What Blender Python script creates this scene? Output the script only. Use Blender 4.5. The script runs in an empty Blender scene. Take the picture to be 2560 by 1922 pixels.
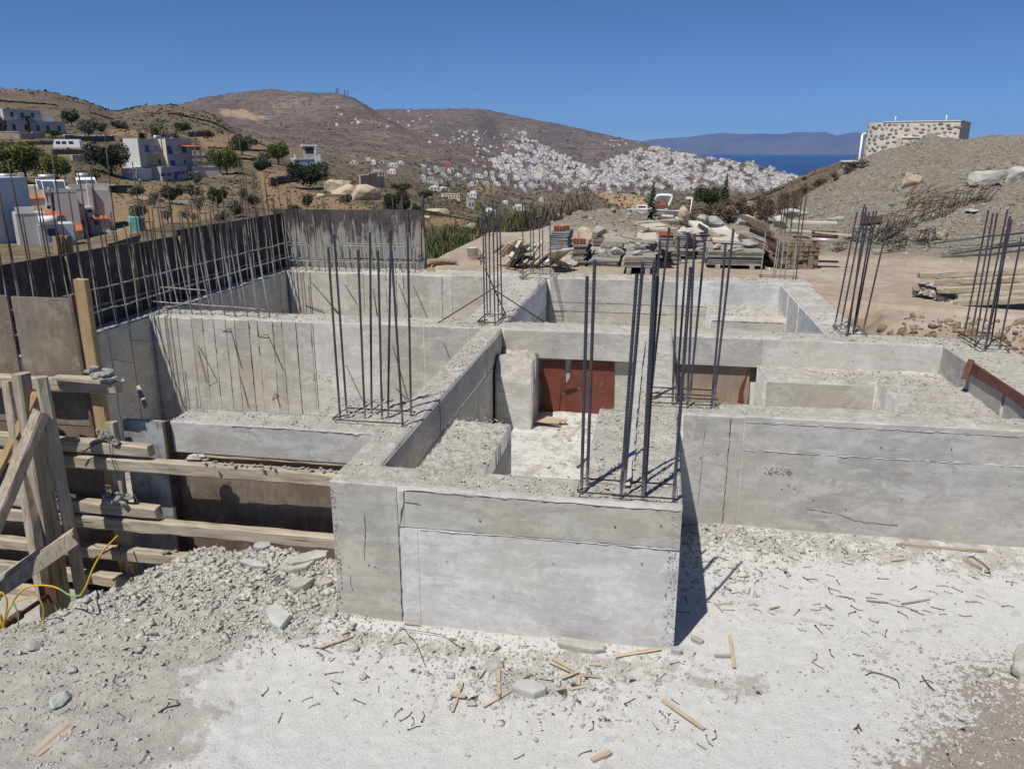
import bpy, math, random
import numpy as np
from mathutils import Vector, Matrix

# ------------------------------------------------------------------ camera, light, exposure
sc = bpy.context.scene
C = sc.collection
F = 2000.0; PITCH = math.atan(586 / 2000); YAW = math.radians(10); CAM = np.array([0.0, 0.0, 3.0])
cd = bpy.data.cameras.new('camera'); cam = bpy.data.objects.new('camera', cd); C.objects.link(cam)
cam.location = CAM; cam.rotation_euler = (math.pi / 2 - PITCH, 0, YAW)
cd.sensor_width = 36; cd.lens = 36 * F / 2560; cd.clip_start = 0.1; cd.clip_end = 90000
sc.camera = cam

SUN = np.array([-0.24, -0.51, 1.0]); SUN /= np.linalg.norm(SUN)
SUN_EL = math.asin(SUN[2]); SUN_AZ = math.atan2(SUN[0], SUN[1])
w = bpy.data.worlds.new('World'); sc.world = w; w.use_nodes = True
nt = w.node_tree; nt.nodes.clear()
sky = nt.nodes.new('ShaderNodeTexSky'); sky.sky_type = 'NISHITA'; sky.sun_disc = False
sky.sun_elevation = SUN_EL; sky.sun_rotation = SUN_AZ
sky.altitude = 7500; sky.air_density = 1.5; sky.dust_density = 0.0; sky.ozone_density = 10.0
bg = nt.nodes.new('ShaderNodeBackground'); bg.inputs[1].default_value = 0.068
wo = nt.nodes.new('ShaderNodeOutputWorld')
nt.links.new(sky.outputs[0], bg.inputs[0]); nt.links.new(bg.outputs[0], wo.inputs[0])

sl = bpy.data.lights.new('sun', 'SUN'); sl.energy = 4.0; sl.angle = math.radians(0.53); sl.color = (1.0, 0.955, 0.89)
sun = bpy.data.objects.new('sun', sl); C.objects.link(sun)
sun.rotation_euler = Vector(-SUN).to_track_quat('-Z', 'Y').to_euler()
sun.location = (-20, -40, 80)

sc.view_settings.view_transform = 'Standard'; sc.view_settings.look = 'None'
sc.view_settings.exposure = 0.25; sc.view_settings.gamma = 1.0; sc.view_settings.use_curve_mapping = False
sc.render.engine = 'CYCLES'
sc.cycles.use_denoising = True
sc.cycles.max_bounces = 6; sc.cycles.diffuse_bounces = 3; sc.cycles.volume_bounces = 1
sc.cycles.transparent_max_bounces = 6

R = np.random.default_rng(7); rnd = random.Random(11)

# ------------------------------------------------------------------ where a point of the photograph lies in the place
_f = np.array([-math.sin(YAW) * math.cos(PITCH), math.cos(YAW) * math.cos(PITCH), -math.sin(PITCH)])
_r = np.array([math.cos(YAW), math.sin(YAW), 0.0]); _u = np.cross(_r, _f)
def ray(px, py): return _f + (px - 1280) / F * _r - (py - 961) / F * _u
def W(px, py, z):
    d = ray(px, py); return d * ((z - 3.0) / d[2]) + CAM
def Wy(px, py, y):
    d = ray(px, py); return d * (y / d[1]) + CAM
def Wx(px, py, x):
    d = ray(px, py); return d * (x / d[0]) + CAM
def Wd(px, py, dist):
    d = ray(px, py); return d * (dist / math.hypot(d[0], d[1])) + CAM
K = 2560 / 2212                      # the measuring grid for most positions below
def tan_el(px, py):
    d = ray(px, py); return d[2] / math.hypot(d[0], d[1])

# ------------------------------------------------------------------ noise
def _hash(ix, iy, iz, seed):
    h = (ix.astype(np.int64) * 374761393 + iy.astype(np.int64) * 668265263 + iz.astype(np.int64) * 2147483647 + seed * 974711) & 0xffffffff
    h = ((h ^ (h >> 13)) * 1274126177) & 0xffffffff
    h = ((h ^ (h >> 16)) * 2246822519) & 0xffffffff
    return ((h ^ (h >> 15)) & 0xffffff) / float(0xffffff)
def vn(x, y, z=None, seed=0):
    x = np.asarray(x, float); y = np.asarray(y, float); z = np.zeros_like(x) if z is None else np.asarray(z, float)
    ix, iy, iz = np.floor(x), np.floor(y), np.floor(z)
    fx, fy, fz = x - ix, y - iy, z - iz
    fx = fx * fx * (3 - 2 * fx); fy = fy * fy * (3 - 2 * fy); fz = fz * fz * (3 - 2 * fz)
    o = 0
    for a in (0, 1):
        for b in (0, 1):
            for c in (0, 1):
                o = o + _hash(ix + a, iy + b, iz + c, seed) * (fx if a else 1 - fx) * (fy if b else 1 - fy) * (fz if c else 1 - fz)
    return o * 2 - 1
def fbm(x, y, z=None, seed=0, oct=4, g=0.5):
    o = 0; a = 1.0; s = 1.0; t = 0
    for i in range(oct):
        o = o + a * vn(np.asarray(x) * s, np.asarray(y) * s, None if z is None else np.asarray(z) * s, seed + i * 17); t += a; a *= g; s *= 2.03
    return o / t

# ------------------------------------------------------------------ mesh and object helpers
def raw_mesh(name, v, f, smooth=False):
    me = bpy.data.meshes.new(name)
    v = np.asarray(v, np.float32)
    if isinstance(f, np.ndarray):
        n, k = f.shape
        me.vertices.add(len(v)); me.vertices.foreach_set('co', v.ravel())
        me.loops.add(n * k); me.loops.foreach_set('vertex_index', f.astype(np.int32).ravel())
        me.polygons.add(n); me.polygons.foreach_set('loop_start', np.arange(0, n * k, k, dtype=np.int32))
        me.update(calc_edges=True)
    else:
        me.from_pydata([tuple(p) for p in v], [], f); me.update()
    if smooth: me.polygons.foreach_set('use_smooth', np.ones(len(me.polygons), bool))
    me.validate()
    return me
def link(name, me, mat=None, parent=None, loc=None, label=None, cat=None, group=None, kind=None):
    o = bpy.data.objects.new(name, me); C.objects.link(o)
    if mat is not None and me is not None and not me.materials: me.materials.append(mat)
    if parent is not None: o.parent = parent
    if loc is not None: o.location = loc
    if label: o['label'] = label
    if cat: o['category'] = cat
    if group: o['group'] = group
    if kind: o['kind'] = kind
    return o
def empty(name, loc, label, cat, group=None, rotz=0):
    o = bpy.data.objects.new(name, None); C.objects.link(o); o.location = loc; o.rotation_euler = (0, 0, rotz)
    o.empty_display_size = .1
    o['label'] = label; o['category'] = cat
    if group: o['group'] = group
    return o
class MB:
    """collects shapes that make up ONE part"""
    def __init__(s): s.v = []; s.f = []; s.n = 0
    def add(s, v, f):
        v = np.asarray(v, float)
        s.v.append(v); s.f += [tuple(i + s.n for i in q) for q in f]; s.n += len(v); return s
    def box(s, x0, x1, y0, y1, z0, z1):
        return s.add([(x0, y0, z0), (x1, y0, z0), (x1, y1, z0), (x0, y1, z0), (x0, y0, z1), (x1, y0, z1), (x1, y1, z1), (x0, y1, z1)], BOXF)
    def build(s, name, mat, parent=None, smooth=False, **kw):
        return link(name, raw_mesh(name, np.vstack(s.v), s.f, smooth), mat, parent, **kw)
BOXF = [(0, 3, 2, 1), (4, 5, 6, 7), (0, 1, 5, 4), (1, 2, 6, 5), (2, 3, 7, 6), (3, 0, 4, 7)]
def box(name, x0, x1, y0, y1, z0, z1, mat, parent=None, **kw):
    return MB().box(x0, x1, y0, y1, z0, z1).build(name, mat, parent, **kw)
def frame(a, b, up=(0, 0, 1)):
    a = np.asarray(a, float); b = np.asarray(b, float); t = b - a; L = np.linalg.norm(t); t = t / L
    up = np.asarray(up, float)
    if abs(t @ up) > .97: up = np.array([0.0, 1.0, 0.0])
    s = np.cross(t, up); s /= np.linalg.norm(s); n = np.cross(s, t)
    return a, t, s, n, L
def timber_geo(a, b, wd, th, up=(0, 0, 1), seg=None, wob=.004, cham=.12, twist=0, ends=.3, seed=None):
    """a sawn timber from a to b: chamfered section, slightly bent and worn along its length"""
    rg = np.random.default_rng(seed if seed is not None else R.integers(1 << 30))
    a, t, s, n, L = frame(a, b, up); seg = seg or max(2, int(L / .12))
    h, q = wd / 2, th / 2; c = min(wd, th) * cham
    prof = np.array([(-h + c, -q), (h - c, -q), (h, -q + c), (h, q - c), (h - c, q), (-h + c, q), (-h, q - c), (-h, -q + c)])
    v = []; f = []
    bend = rg.normal(0, wob * 1.2, 2); ph = rg.uniform(0, 6)
    for i in range(seg + 1):
        k = i / seg; an = twist * (k - .5); ca, sa = math.cos(an), math.sin(an)
        off = bend * math.sin(math.pi * k + ph * .2)
        sh = 1.0
        if i in (0, seg): sh = 1 - .1 * ends
        for (px, pz) in prof:
            jx, jz = rg.normal(0, wob * .45, 2)
            jl = rg.normal(0, .012 * ends) if i in (0, seg) else 0
            x, z = px * sh, pz * sh
            x, z = x * ca - z * sa + jx + off[0], x * sa + z * ca + jz + off[1]
            v.append(a + t * (L * k + jl) + s * x + n * z)
    m = len(prof)
    for i in range(seg):
        for j in range(m):
            f.append((i * m + j, i * m + (j + 1) % m, (i + 1) * m + (j + 1) % m, (i + 1) * m + j))
    f.append(tuple(range(m - 1, -1, -1))); f.append(tuple(seg * m + j for j in range(m)))
    f = [tuple(reversed(q)) for q in f]
    return np.array(v), f
def tube_geo(pts, r, n=7, rings=None):
    """a round bar or wire through the points; rings = (spacing, depth) gives the ribs of reinforcing steel"""
    pts = [np.asarray(p, float) for p in pts]
    if rings:
        a, b = pts[0], pts[-1]; L = np.linalg.norm(b - a); m = max(2, int(L / rings[0]))
        P = [a + (b - a) * i / m for i in range(m + 1)]
        rad = [r + (rings[1] if i % 2 else -rings[1] * .3) for i in range(m + 1)]
    else:
        P = pts; rad = [r] * len(P) if np.isscalar(r) else list(r)
    v = []; f = []
    prev = None
    for i, p in enumerate(P):
        t = P[min(i + 1, len(P) - 1)] - P[max(i - 1, 0)]; t = t / (np.linalg.norm(t) + 1e-12)
        if prev is None:
            up = np.array([0, 0, 1.0]) if abs(t[2]) < .9 else np.array([0, 1.0, 0])
            s = np.cross(t, up)
        else: s = prev - t * (prev @ t)
        s /= np.linalg.norm(s) + 1e-12; prev = s; q = np.cross(t, s)
        for k in range(n):
            an = 2 * math.pi * k / n
            v.append(p + rad[i] * (math.cos(an) * s + math.sin(an) * q))
    for i in range(len(P) - 1):
        for k in range(n):
            f.append((i * n + k, (i + 1) * n + k, (i + 1) * n + (k + 1) % n, i * n + (k + 1) % n))
    f.append(tuple(range(n))); f.append(tuple((len(P) - 1) * n + k for k in range(n - 1, -1, -1)))
    f = [tuple(reversed(q)) for q in f]
    return np.array(v), f
def tube(name, pts, r, mat, parent=None, n=7, rings=None, **kw):
    v, f = tube_geo(pts, r, n, rings); return link(name, raw_mesh(name, v, f, smooth=True), mat, parent, **kw)
# unit icospheres
def _ico(sub):
    t = (1 + 5 ** .5) / 2
    v = [(-1, t, 0), (1, t, 0), (-1, -t, 0), (1, -t, 0), (0, -1, t), (0, 1, t), (0, -1, -t), (0, 1, -t), (t, 0, -1), (t, 0, 1), (-t, 0, -1), (-t, 0, 1)]
    f = [(0, 11, 5), (0, 5, 1), (0, 1, 7), (0, 7, 10), (0, 10, 11), (1, 5, 9), (5, 11, 4), (11, 10, 2), (10, 7, 6), (7, 1, 8), (3, 9, 4), (3, 4, 2), (3, 2, 6), (3, 6, 8), (3, 8, 9), (4, 9, 5), (2, 4, 11), (6, 2, 10), (8, 6, 7), (9, 8, 1)]
    v = [np.array(p) / np.linalg.norm(p) for p in v]
    for _ in range(sub):
        cache = {}; nf = []
        def mid(a, b):
            k = (min(a, b), max(a, b))
            if k not in cache:
                p = v[a] + v[b]; v.append(p / np.linalg.norm(p)); cache[k] = len(v) - 1
            return cache[k]
        for a, b, c in f:
            ab, bc, ca = mid(a, b), mid(b, c), mid(c, a); nf += [(a, ab, ca), (b, bc, ab), (c, ca, bc), (ab, bc, ca)]
        f = nf
    return np.array(v), np.array(f)
ICO = [_ico(i) for i in range(4)]
def rock_geo(seed, sub=2, rough=.35, size=(1, 1, 1), facets=7):
    """a broken stone: a ball cut by a few random planes and roughened"""
    rg = np.random.default_rng(seed); v, f = ICO[sub]; v = v.copy()
    for _ in range(facets):
        n = rg.normal(size=3); n /= np.linalg.norm(n); d = rg.uniform(.45, .85)
        k = v @ n - d; m = k > 0; v[m] -= np.outer(k[m], n) * .92
    v *= 1 + rough * .35 * fbm(v[:, 0] * 1.7 + seed % 97, v[:, 1] * 1.7, v[:, 2] * 1.7, seed=seed % 1000, oct=3)[:, None]
    return v * np.asarray(size), f
def scatter_geo(centers, sizes, protos, flat=1.0, rg=R):
    """many small pieces joined into one mesh (for things nobody could count)"""
    VV = []; FF = []; n = 0
    idx = rg.integers(len(protos), size=len(centers))
    for k, (pv, pf) in enumerate(protos):
        sel = np.where(idx == k)[0]
        if not len(sel): continue
        m = len(sel); q = rg.normal(size=(m, 4)); q /= np.linalg.norm(q, axis=1)[:, None]
        a, b, c, d = q.T
        RM = np.stack([1 - 2 * (c * c + d * d), 2 * (b * c - a * d), 2 * (b * d + a * c), 2 * (b * c + a * d), 1 - 2 * (b * b + d * d), 2 * (c * d - a * b), 2 * (b * d - a * c), 2 * (c * d + a * b), 1 - 2 * (b * b + c * c)], 1).reshape(m, 3, 3)
        P = np.einsum('mij,vj->mvi', RM, pv) * np.asarray(sizes)[sel][:, None, None]
        P[:, :, 2] *= flat
        P += np.asarray(centers)[sel][:, None, :]
        VV.append(P.reshape(-1, 3)); FF.append((pf[None] + (np.arange(m) * len(pv))[:, None, None] + n).reshape(-1, pf.shape[1])); n += m * len(pv)
    return np.vstack(VV), np.vstack(FF)
def float_attr(me, name, vals):
    at = me.attributes.new(name, 'FLOAT', 'POINT'); at.data.foreach_set('value', np.asarray(vals, np.float32))
# ------------------------------------------------------------------ materials
class NT:
    def __init__(s, name):
        s.m = bpy.data.materials.new(name); s.m.use_nodes = True; s.t = s.m.node_tree; s.t.nodes.clear()
        s.out = s.t.nodes.new('ShaderNodeOutputMaterial'); s.b = s.t.nodes.new('ShaderNodeBsdfPrincipled')
        s.t.links.new(s.b.outputs[0], s.out.inputs[0]); s._tc = None
    def n(s, typ, **kw):
        x = s.t.nodes.new(typ)
        for k, v in kw.items(): setattr(x, k, v)
        return x
    def l(s, a, b): s.t.links.new(a, b)
    def co(s, scale=(1, 1, 1), rnd=False):
        if s._tc is None: s._tc = s.n('ShaderNodeTexCoord')
        mp = s.n('ShaderNodeMapping'); mp.inputs['Scale'].default_value = scale
        s.l(s._tc.outputs['Object'], mp.inputs[0])
        if rnd:
            oi = s.n('ShaderNodeObjectInfo'); mu = s.n('ShaderNodeMath', operation='MULTIPLY'); mu.inputs[1].default_value = 37.0
            s.l(oi.outputs['Random'], mu.inputs[0]); s.l(mu.outputs[0], mp.inputs['Location'])
        return mp.outputs[0]
    def noise(s, scale, detail=5, rough=.55, co=None, dist=0):
        x = s.n('ShaderNodeTexNoise'); x.inputs['Scale'].default_value = scale; x.inputs['Detail'].default_value = detail
        x.inputs['Roughness'].default_value = rough; x.inputs['Distortion'].default_value = dist
        s.l(co if co is not None else s.co(), x.inputs['Vector']); return x.outputs['Fac']
    def voro(s, scale, co=None, feat='F1', out='Distance'):
        x = s.n('ShaderNodeTexVoronoi', feature=feat); x.inputs['Scale'].default_value = scale
        s.l(co if co is not None else s.co(), x.inputs['Vector']); return x.outputs[out]
    def ramp(s, fac, stops):
        x = s.n('ShaderNodeValToRGB'); e = x.color_ramp.elements
        while len(e) < len(stops): e.new(.5)
        for k, (p, c) in enumerate(stops):
            e[k].position = p; e[k].color = (*c, 1) if not np.isscalar(c) else (c, c, c, 1)
        s.l(fac, x.inputs[0]); return x.outputs[0]
    def mix(s, fac, a, b, mode='MIX'):
        x = s.n('ShaderNodeMix', data_type='RGBA', blend_type=mode)
        if hasattr(fac, 'links'): s.l(fac, x.inputs[0])
        else: x.inputs[0].default_value = fac
        for v, i in ((a, 6), (b, 7)):
            if hasattr(v, 'links'): s.l(v, x.inputs[i])
            else: x.inputs[i].default_value = (*v, 1)
        return x.outputs[2]
    def attr(s, name):
        x = s.n('ShaderNodeAttribute', attribute_name=name); return x.outputs['Fac']
    def math(s, op, a, b=None):
        x = s.n('ShaderNodeMath', operation=op)
        for v, i in ((a, 0), (b, 1)):
            if v is None: continue
            if hasattr(v, 'links'): s.l(v, x.inputs[i])
            else: x.inputs[i].default_value = v
        return x.outputs[0]
    def bump(s, h, strength=.5, dist=.01):
        x = s.n('ShaderNodeBump'); x.inputs['Strength'].default_value = strength; x.inputs['Distance'].default_value = dist
        s.l(h, x.inputs['Height'])
        prev = s.b.inputs['Normal']
        if prev.links: s.l(prev.links[0].from_socket, x.inputs['Normal'])
        s.l(x.outputs[0], prev)
    def fin(s, col, rough=.9, spec=.2, metal=0):
        if hasattr(col, 'links'): s.l(col, s.b.inputs['Base Color'])
        else: s.b.inputs['Base Color'].default_value = (*col, 1)
        if hasattr(rough, 'links'): s.l(rough, s.b.inputs['Roughness'])
        else: s.b.inputs['Roughness'].default_value = rough
        s.b.inputs['Specular IOR Level'].default_value = spec; s.b.inputs['Metallic'].default_value = metal
        return s.m
def simple(name, c, rough=.85, var=.25, scale=6, bump=.0, bscale=40, bdist=.005, metal=0, spec=.2, rnd=False):
    k = NT(name); c = np.array(c); co = k.co(rnd=rnd)
    col = k.ramp(k.noise(scale, 6, .6, co), [(.3, tuple(c * (1 - var))), (.7, tuple(np.minimum(c * (1 + var), .95)))])
    if bump: k.bump(k.noise(bscale, 5, .6, co), bump, bdist)
    return k.fin(col, rough, spec, metal)

def concrete(name, dark, mid, light, streak=(1, 1, 6), pits=True):
    k = NT(name)
    big = k.noise(1.3, 10, .70); sm = k.noise(11, 10, .74); st = k.noise(4, 9, .7, k.co(streak)); fl = k.noise(3.2, 12, .8, k.co((1, 1, 2.2)), .4)
    col = k.ramp(big, [(.32, dark), (.5, mid), (.70, light)])
    col = k.mix(.45, col, k.ramp(sm, [(.35, .72), (.65, 1.08)]), 'MULTIPLY')
    col = k.mix(.45, col, k.ramp(st, [(.38, .72), (.60, 1.04)]), 'MULTIPLY')
    col = k.mix(k.ramp(fl, [(.50, 0.0), (.565, .55)]), col, tuple(np.array(light) * 1.10))
    col = k.mix(k.ramp(k.noise(2.6, 12, .8, k.co((1.3, 1.3, 1)), .3), [(.535, 0.0), (.585, .45)]), col, tuple(np.array(dark) * .84))
    stain = k.ramp(k.noise(2.3, 5, .7, k.co((1.0, 1.0, .8))), [(.58, 0.0), (.72, 1.0)])
    col = k.mix(k.math('MULTIPLY', stain, .35), col, tuple(np.array(light) * np.array([1.1, 1.1, 1.08])))
    warm = k.ramp(k.noise(.9, 3, .5, k.co((1, 1, 1.7))), [(.5, 0.0), (.66, 1.0)])
    col = k.mix(k.math('MULTIPLY', warm, .3), col, tuple(np.array(mid) * np.array([1.08, 1.02, .84])))
    if pits:
        v = k.voro(38); p = k.ramp(v, [(.0, 1.0), (.09, 0.0)])
        gate = k.ramp(k.noise(3.1, 3, .5), [(.52, 0.0), (.6, 1.0)])
        pm = k.math('MULTIPLY', p, gate)
        col = k.mix(k.math('MULTIPLY', pm, .8), col, tuple(np.array(dark) * .35))
        k.bump(k.math('SUBTRACT', 0.0, pm), .6, .006)
    k.bump(k.noise(70, 6, .7), .35, .004); k.bump(k.noise(8, 9, .7), .4, .006)
    return k.fin(col, .88, .22)
M = {}
M['conc'] = concrete('concrete', (.36, .345, .318), (.44, .424, .395), (.52, .505, .475))
M['conc_warm'] = concrete('concrete_warm', (.37, .352, .305), (.44, .42, .365), (.51, .49, .435))
M['conc_pale'] = concrete('concrete_pale', (.47, .455, .425), (.57, .555, .525), (.66, .65, .62))
M['conc_blue'] = concrete('concrete_bluish', (.46, .475, .46), (.56, .575, .56), (.64, .66, .64))
M['conc_board'] = concrete('concrete_board_cast', (.39, .378, .345), (.48, .465, .43), (.56, .545, .505), streak=(9, 9, 1))
# broken, raked concrete of the wall tops
k = NT('concrete_rough'); v = k.voro(26); e = k.noise(9, 10, .75); e2 = k.noise(38, 8, .75)
col = k.ramp(e, [(.3, (.36, .335, .29)), (.5, (.47, .445, .395)), (.68, (.58, .555, .50))])
col = k.mix(.6, col, k.ramp(e2, [(.34, .55), (.52, 1.0), (.7, 1.08)]), 'MULTIPLY')
st = k.ramp(k.voro(40, out='Color'), [(.05, .72), (.35, 1.0), (.95, 1.06)]); gate = k.ramp(k.noise(5, 4, .6), [(.45, 0.0), (.55, .8)])
col = k.mix(gate, col, k.mix(1.0, col, st, 'MULTIPLY'))
col = k.mix(k.ramp(k.noise(1.6, 9, .75), [(.48, 0.0), (.58, .55)]), col, (.36, .34, .30)); col = k.mix(k.ramp(k.noise(2.3, 9, .75), [(.54, 0.0), (.62, .6)]), col, (.60, .575, .52))
k.bump(e2, .9, .014); k.bump(k.noise(110, 6, .7), .7, .006); k.bump(k.math('SUBTRACT', 1.0, v), .25, .012)
M['rough'] = k.fin(col, .95, .12)
# ground: white laitance over grey rubble and brown dirt
k = NT('site_ground'); n1 = k.noise(2.2, 8, .7); n2 = k.noise(14, 8, .72); n3 = k.noise(60, 6, .7)
white = k.ramp(n2, [(.28, (.57, .565, .535)), (.62, (.68, .675, .645))])
white = k.mix(k.ramp(k.noise(28, 6, .75), [(.56, 0.0), (.70, .75)]), white, (.385, .375, .35))
grey = k.ramp(n2, [(.3, (.36, .338, .30)), (.7, (.53, .505, .46))])
brown = k.ramp(n2, [(.3, (.24, .205, .165)), (.7, (.40, .355, .30))])
d = k.attr('dirt'); f = k.math('ADD', d, k.math('MULTIPLY', k.math('SUBTRACT', k.noise(5, 10, .78), .5), 2.6)); f = k.math('ADD', f, k.math('MULTIPLY', k.math('SUBTRACT', n3, .5), .7))
col = k.mix(k.ramp(f, [(.42, 0.0), (.58, 1.0)]), white, grey)
b = k.math('ADD', k.attr('brown'), k.math('MULTIPLY', k.math('SUBTRACT', k.noise(22, 8, .7), .5), 2.6))
b = k.math('ADD', b, k.math('MULTIPLY', k.math('SUBTRACT', n3, .5), 1.2))
col = k.mix(k.ramp(b, [(.44, 0.0), (.54, 1.0)]), col, brown)
g1 = k.voro(70); g2 = k.voro(150); gm = k.noise(3.2, 6, .7)
sp = k.math('MULTIPLY', k.ramp(g1, [(.16, 1.0), (.26, 0.0)]), k.ramp(gm, [(.46, .12), (.62, .9)]))
col = k.mix(k.math('MULTIPLY', sp, .62), col, (.20, .19, .17))
col = k.mix(k.math('MULTIPLY', k.ramp(g2, [(.12, .5), (.25, 0.0)]), k.ramp(gm, [(.40, .2), (.6, .9)])), col, (.27, .26, .235))
col = k.mix(k.ramp(k.noise(95, 8, .8), [(.50, 0.0), (.66, .38)]), col, (.30, .29, .265))
crk = k.voro(.55, k.co((1, 1, 1)), 'DISTANCE_TO_EDGE'); wob = k.noise(9, 6, .7)
col = k.mix(k.ramp(k.math('ADD', crk, k.math('MULTIPLY', k.math('SUBTRACT', wob, .5), .16)), [(.0, .30), (.004, 0.0)]), col, (.30, .29, .27))
k.bump(n3, .8, .014); k.bump(k.noise(140, 6, .75), .8, .006); k.bump(g1, -.0, .01)
M['ground'] = k.fin(col, .95, .1)
# earth yard and heap and hills
k = NT('terrain_soil'); co = k.co(); n1 = k.noise(.05, 8, .62); n2 = k.noise(.6, 9, .7); n3 = k.noise(5, 8, .7); n4 = k.noise(.006, 10, .62)
yard = k.ramp(n3, [(.3, (.30, .235, .175)), (.7, (.42, .345, .27))])
yard = k.mix(k.ramp(k.noise(9, 10, .8), [(.52, 0.0), (.58, .4)]), yard, (.21, .165, .125))
yard = k.mix(k.ramp(n2, [(.45, 0.0), (.6, 1.0)]), yard, (.44, .38, .31))
heap = k.ramp(n3, [(.3, (.165, .145, .115)), (.7, (.265, .24, .195))])
heap = k.mix(k.ramp(k.noise(.35, 6, .6), [(.5, 0.0), (.68, .8)]), heap, (.22, .155, .11))
heap = k.mix(k.ramp(k.noise(6, 10, .8), [(.50, 0.0), (.56, .55)]), heap, (.085, .075, .06))
heap = k.mix(k.ramp(k.noise(11, 8, .8), [(.53, 0.0), (.58, .6)]), heap, (.36, .34, .29))
heap = k.mix(k.ramp(k.noise(1.3, 6, .7), [(.56, 0.0), (.7, .7)]), heap, (.235, .24, .20))
valley = k.ramp(k.noise(.11, 9, .68), [(.32, (.115, .092, .058)), (.5, (.205, .152, .10)), (.68, (.28, .21, .14))])
valley = k.mix(k.ramp(n2, [(.5, 0.0), (.60, .7)]), valley, (.085, .078, .045))
valley = k.mix(k.ramp(k.noise(.035, 9, .7), [(.48, 0.0), (.56, .65)]), valley, (.062, .062, .034))
valley = k.mix(k.ramp(k.noise(.9, 10, .8), [(.50, 0.0), (.55, .6)]), valley, (.075, .060, .04))
field = k.ramp(n2, [(.3, (.205, .135, .075)), (.7, (.29, .205, .125))])
hill = k.ramp(n4, [(.3, (.150, .112, .082)), (.5, (.215, .160, .116)), (.7, (.285, .215, .158))])
hill = k.mix(k.ramp(k.noise(.045, 9, .7), [(.48, 0.0), (.66, .75)]), hill, (.095, .073, .055))
hill = k.mix(k.ramp(k.noise(.03, 12, .78), [(.49, 0.0), (.53, .65)]), hill, (.085, .062, .046))
hill = k.mix(k.ramp(k.noise(.11, 8, .8), [(.52, 0.0), (.55, .8)]), hill, (.052, .046, .034))
hill = k.mix(k.ramp(k.noise(.05, 10, .8, None, .5), [(.545, 0.0), (.60, .5)]), hill, (.30, .235, .18))
hill = k.mix(k.ramp(k.noise(.010, 8, .7, k.co((.5, .5, 22))), [(.53, 0.0), (.57, .45)]), hill, (.075, .058, .045))
cut = k.ramp(k.noise(.12, 7, .7), [(.35, (.30, .19, .11)), (.6, (.44, .31, .20))])
col = k.mix(k.attr('far'), valley, hill)
col = k.mix(k.ramp(k.math('ADD', k.attr('field'), k.math('MULTIPLY', k.math('SUBTRACT', k.noise(.22, 8, .72), .5), 1.7)), [(.44, 0.0), (.62, .9)]), col, field)
col = k.mix(k.ramp(k.math('ADD', k.attr('cut'), k.math('MULTIPLY', k.math('SUBTRACT', k.noise(.04, 9, .75), .5), 2.6)), [(.46, 0.0), (.58, .9)]), col, cut)
col = k.mix(k.attr('heap'), col, heap); col = k.mix(k.attr('yard'), col, yard)
k.bump(n3, .5, .05); k.bump(k.noise(30, 5, .7), .5, .012); k.bump(n2, .35, .3)
M['terrain'] = k.fin(col, .97, .08)
k = NT('sea_water'); wv = k.noise(.02, 6, .6, k.co((1, .25, 1)))
col = k.ramp(wv, [(.3, (.004, .022, .075)), (.7, (.010, .040, .12))])
k.bump(k.noise(.3, 4, .6), .25, .3); M['sea'] = k.fin(col, .35, .5)
M['island'] = simple('island_land', (.11, .095, .085), .95, .3, .0012)

def wood(name, dark, light, grain=(38, 38, 2.2), rough=.85, crack=True):
    k = NT(name); co = k.co(grain, rnd=True); co0 = k.co((1, 1, 1), rnd=True)
    g = k.noise(1.0, 8, .65, co, dist=.6)
    col = k.ramp(g, [(.28, dark), (.55, light), (.75, tuple(np.array(light) * 1.12))])
    col = k.mix(.5, col, k.ramp(k.noise(5, 5, .6, co0), [(.3, .68), (.65, 1.0)]), 'MULTIPLY')
    if crack:
        c = k.ramp(k.noise(1.5, 3, .5, co), [(.30, 1.0), (.36, 0.0)]); col = k.mix(k.math('MULTIPLY', c, .75), col, tuple(np.array(dark) * .3))
    k.bump(g, .5, .006)
    return k.fin(col, rough, .15)
# grain runs along local x, y or z of the piece
OLD = ((.235, .190, .140), (.45, .385, .295))
M['wood_x'] = wood('weathered_timber_x', *OLD, grain=(2.2, 38, 38)); M['wood_y'] = wood('weathered_timber_y', *OLD, grain=(38, 2.2, 38)); M['wood_z'] = wood('weathered_timber', *OLD, grain=(38, 38, 2.2))
M['wood_new'] = wood('fresh_timber', (.30, .20, .095), (.46, .325, .17), grain=(30, 30, 2), crack=False)
M['sliver'] = wood('split_wood', (.34, .255, .165), (.52, .42, .30), grain=(6, 60, 60), crack=False)
M['ply_edge'] = simple('plywood_edge', (.30, .255, .195), .9, .3, 30)
def ply(name, dark, mid, light, blot=.55):
    k = NT(name); co = k.co((1, 1, 1), rnd=True); st = k.co((9, 9, 1.2), rnd=True)
    col = k.ramp(k.noise(2.0, 7, .66, co), [(.3, dark), (.5, mid), (.7, light)])
    col = k.mix(.5, col, k.ramp(k.noise(3, 7, .7, st), [(.3, .6), (.65, 1.05)]), 'MULTIPLY')
    sc_ = k.ramp(k.noise(7, 10, .78, co), [(blot - .04, 0.0), (blot + .06, 1.0)]); col = k.mix(k.math('MULTIPLY', sc_, .45), col, tuple(np.array(light) * 1.15))
    col = k.mix(k.ramp(k.noise(1.6, 9, .75, co), [(.53, 0.0), (.60, .5)]), col, tuple(np.array(dark) * .6)); col = k.mix(k.ramp(k.noise(5, 9, .8, k.co((16, 16, .8), rnd=True)), [(.55, 0.0), (.6, .5)]), col, tuple(np.array(dark) * .75))
    k.bump(k.noise(24, 5, .6, st), .3, .004)
    return k.fin(col, .8, .25)
M['ply'] = ply('plywood_weathered', (.16, .125, .09), (.25, .205, .155), (.34, .295, .235))
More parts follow.
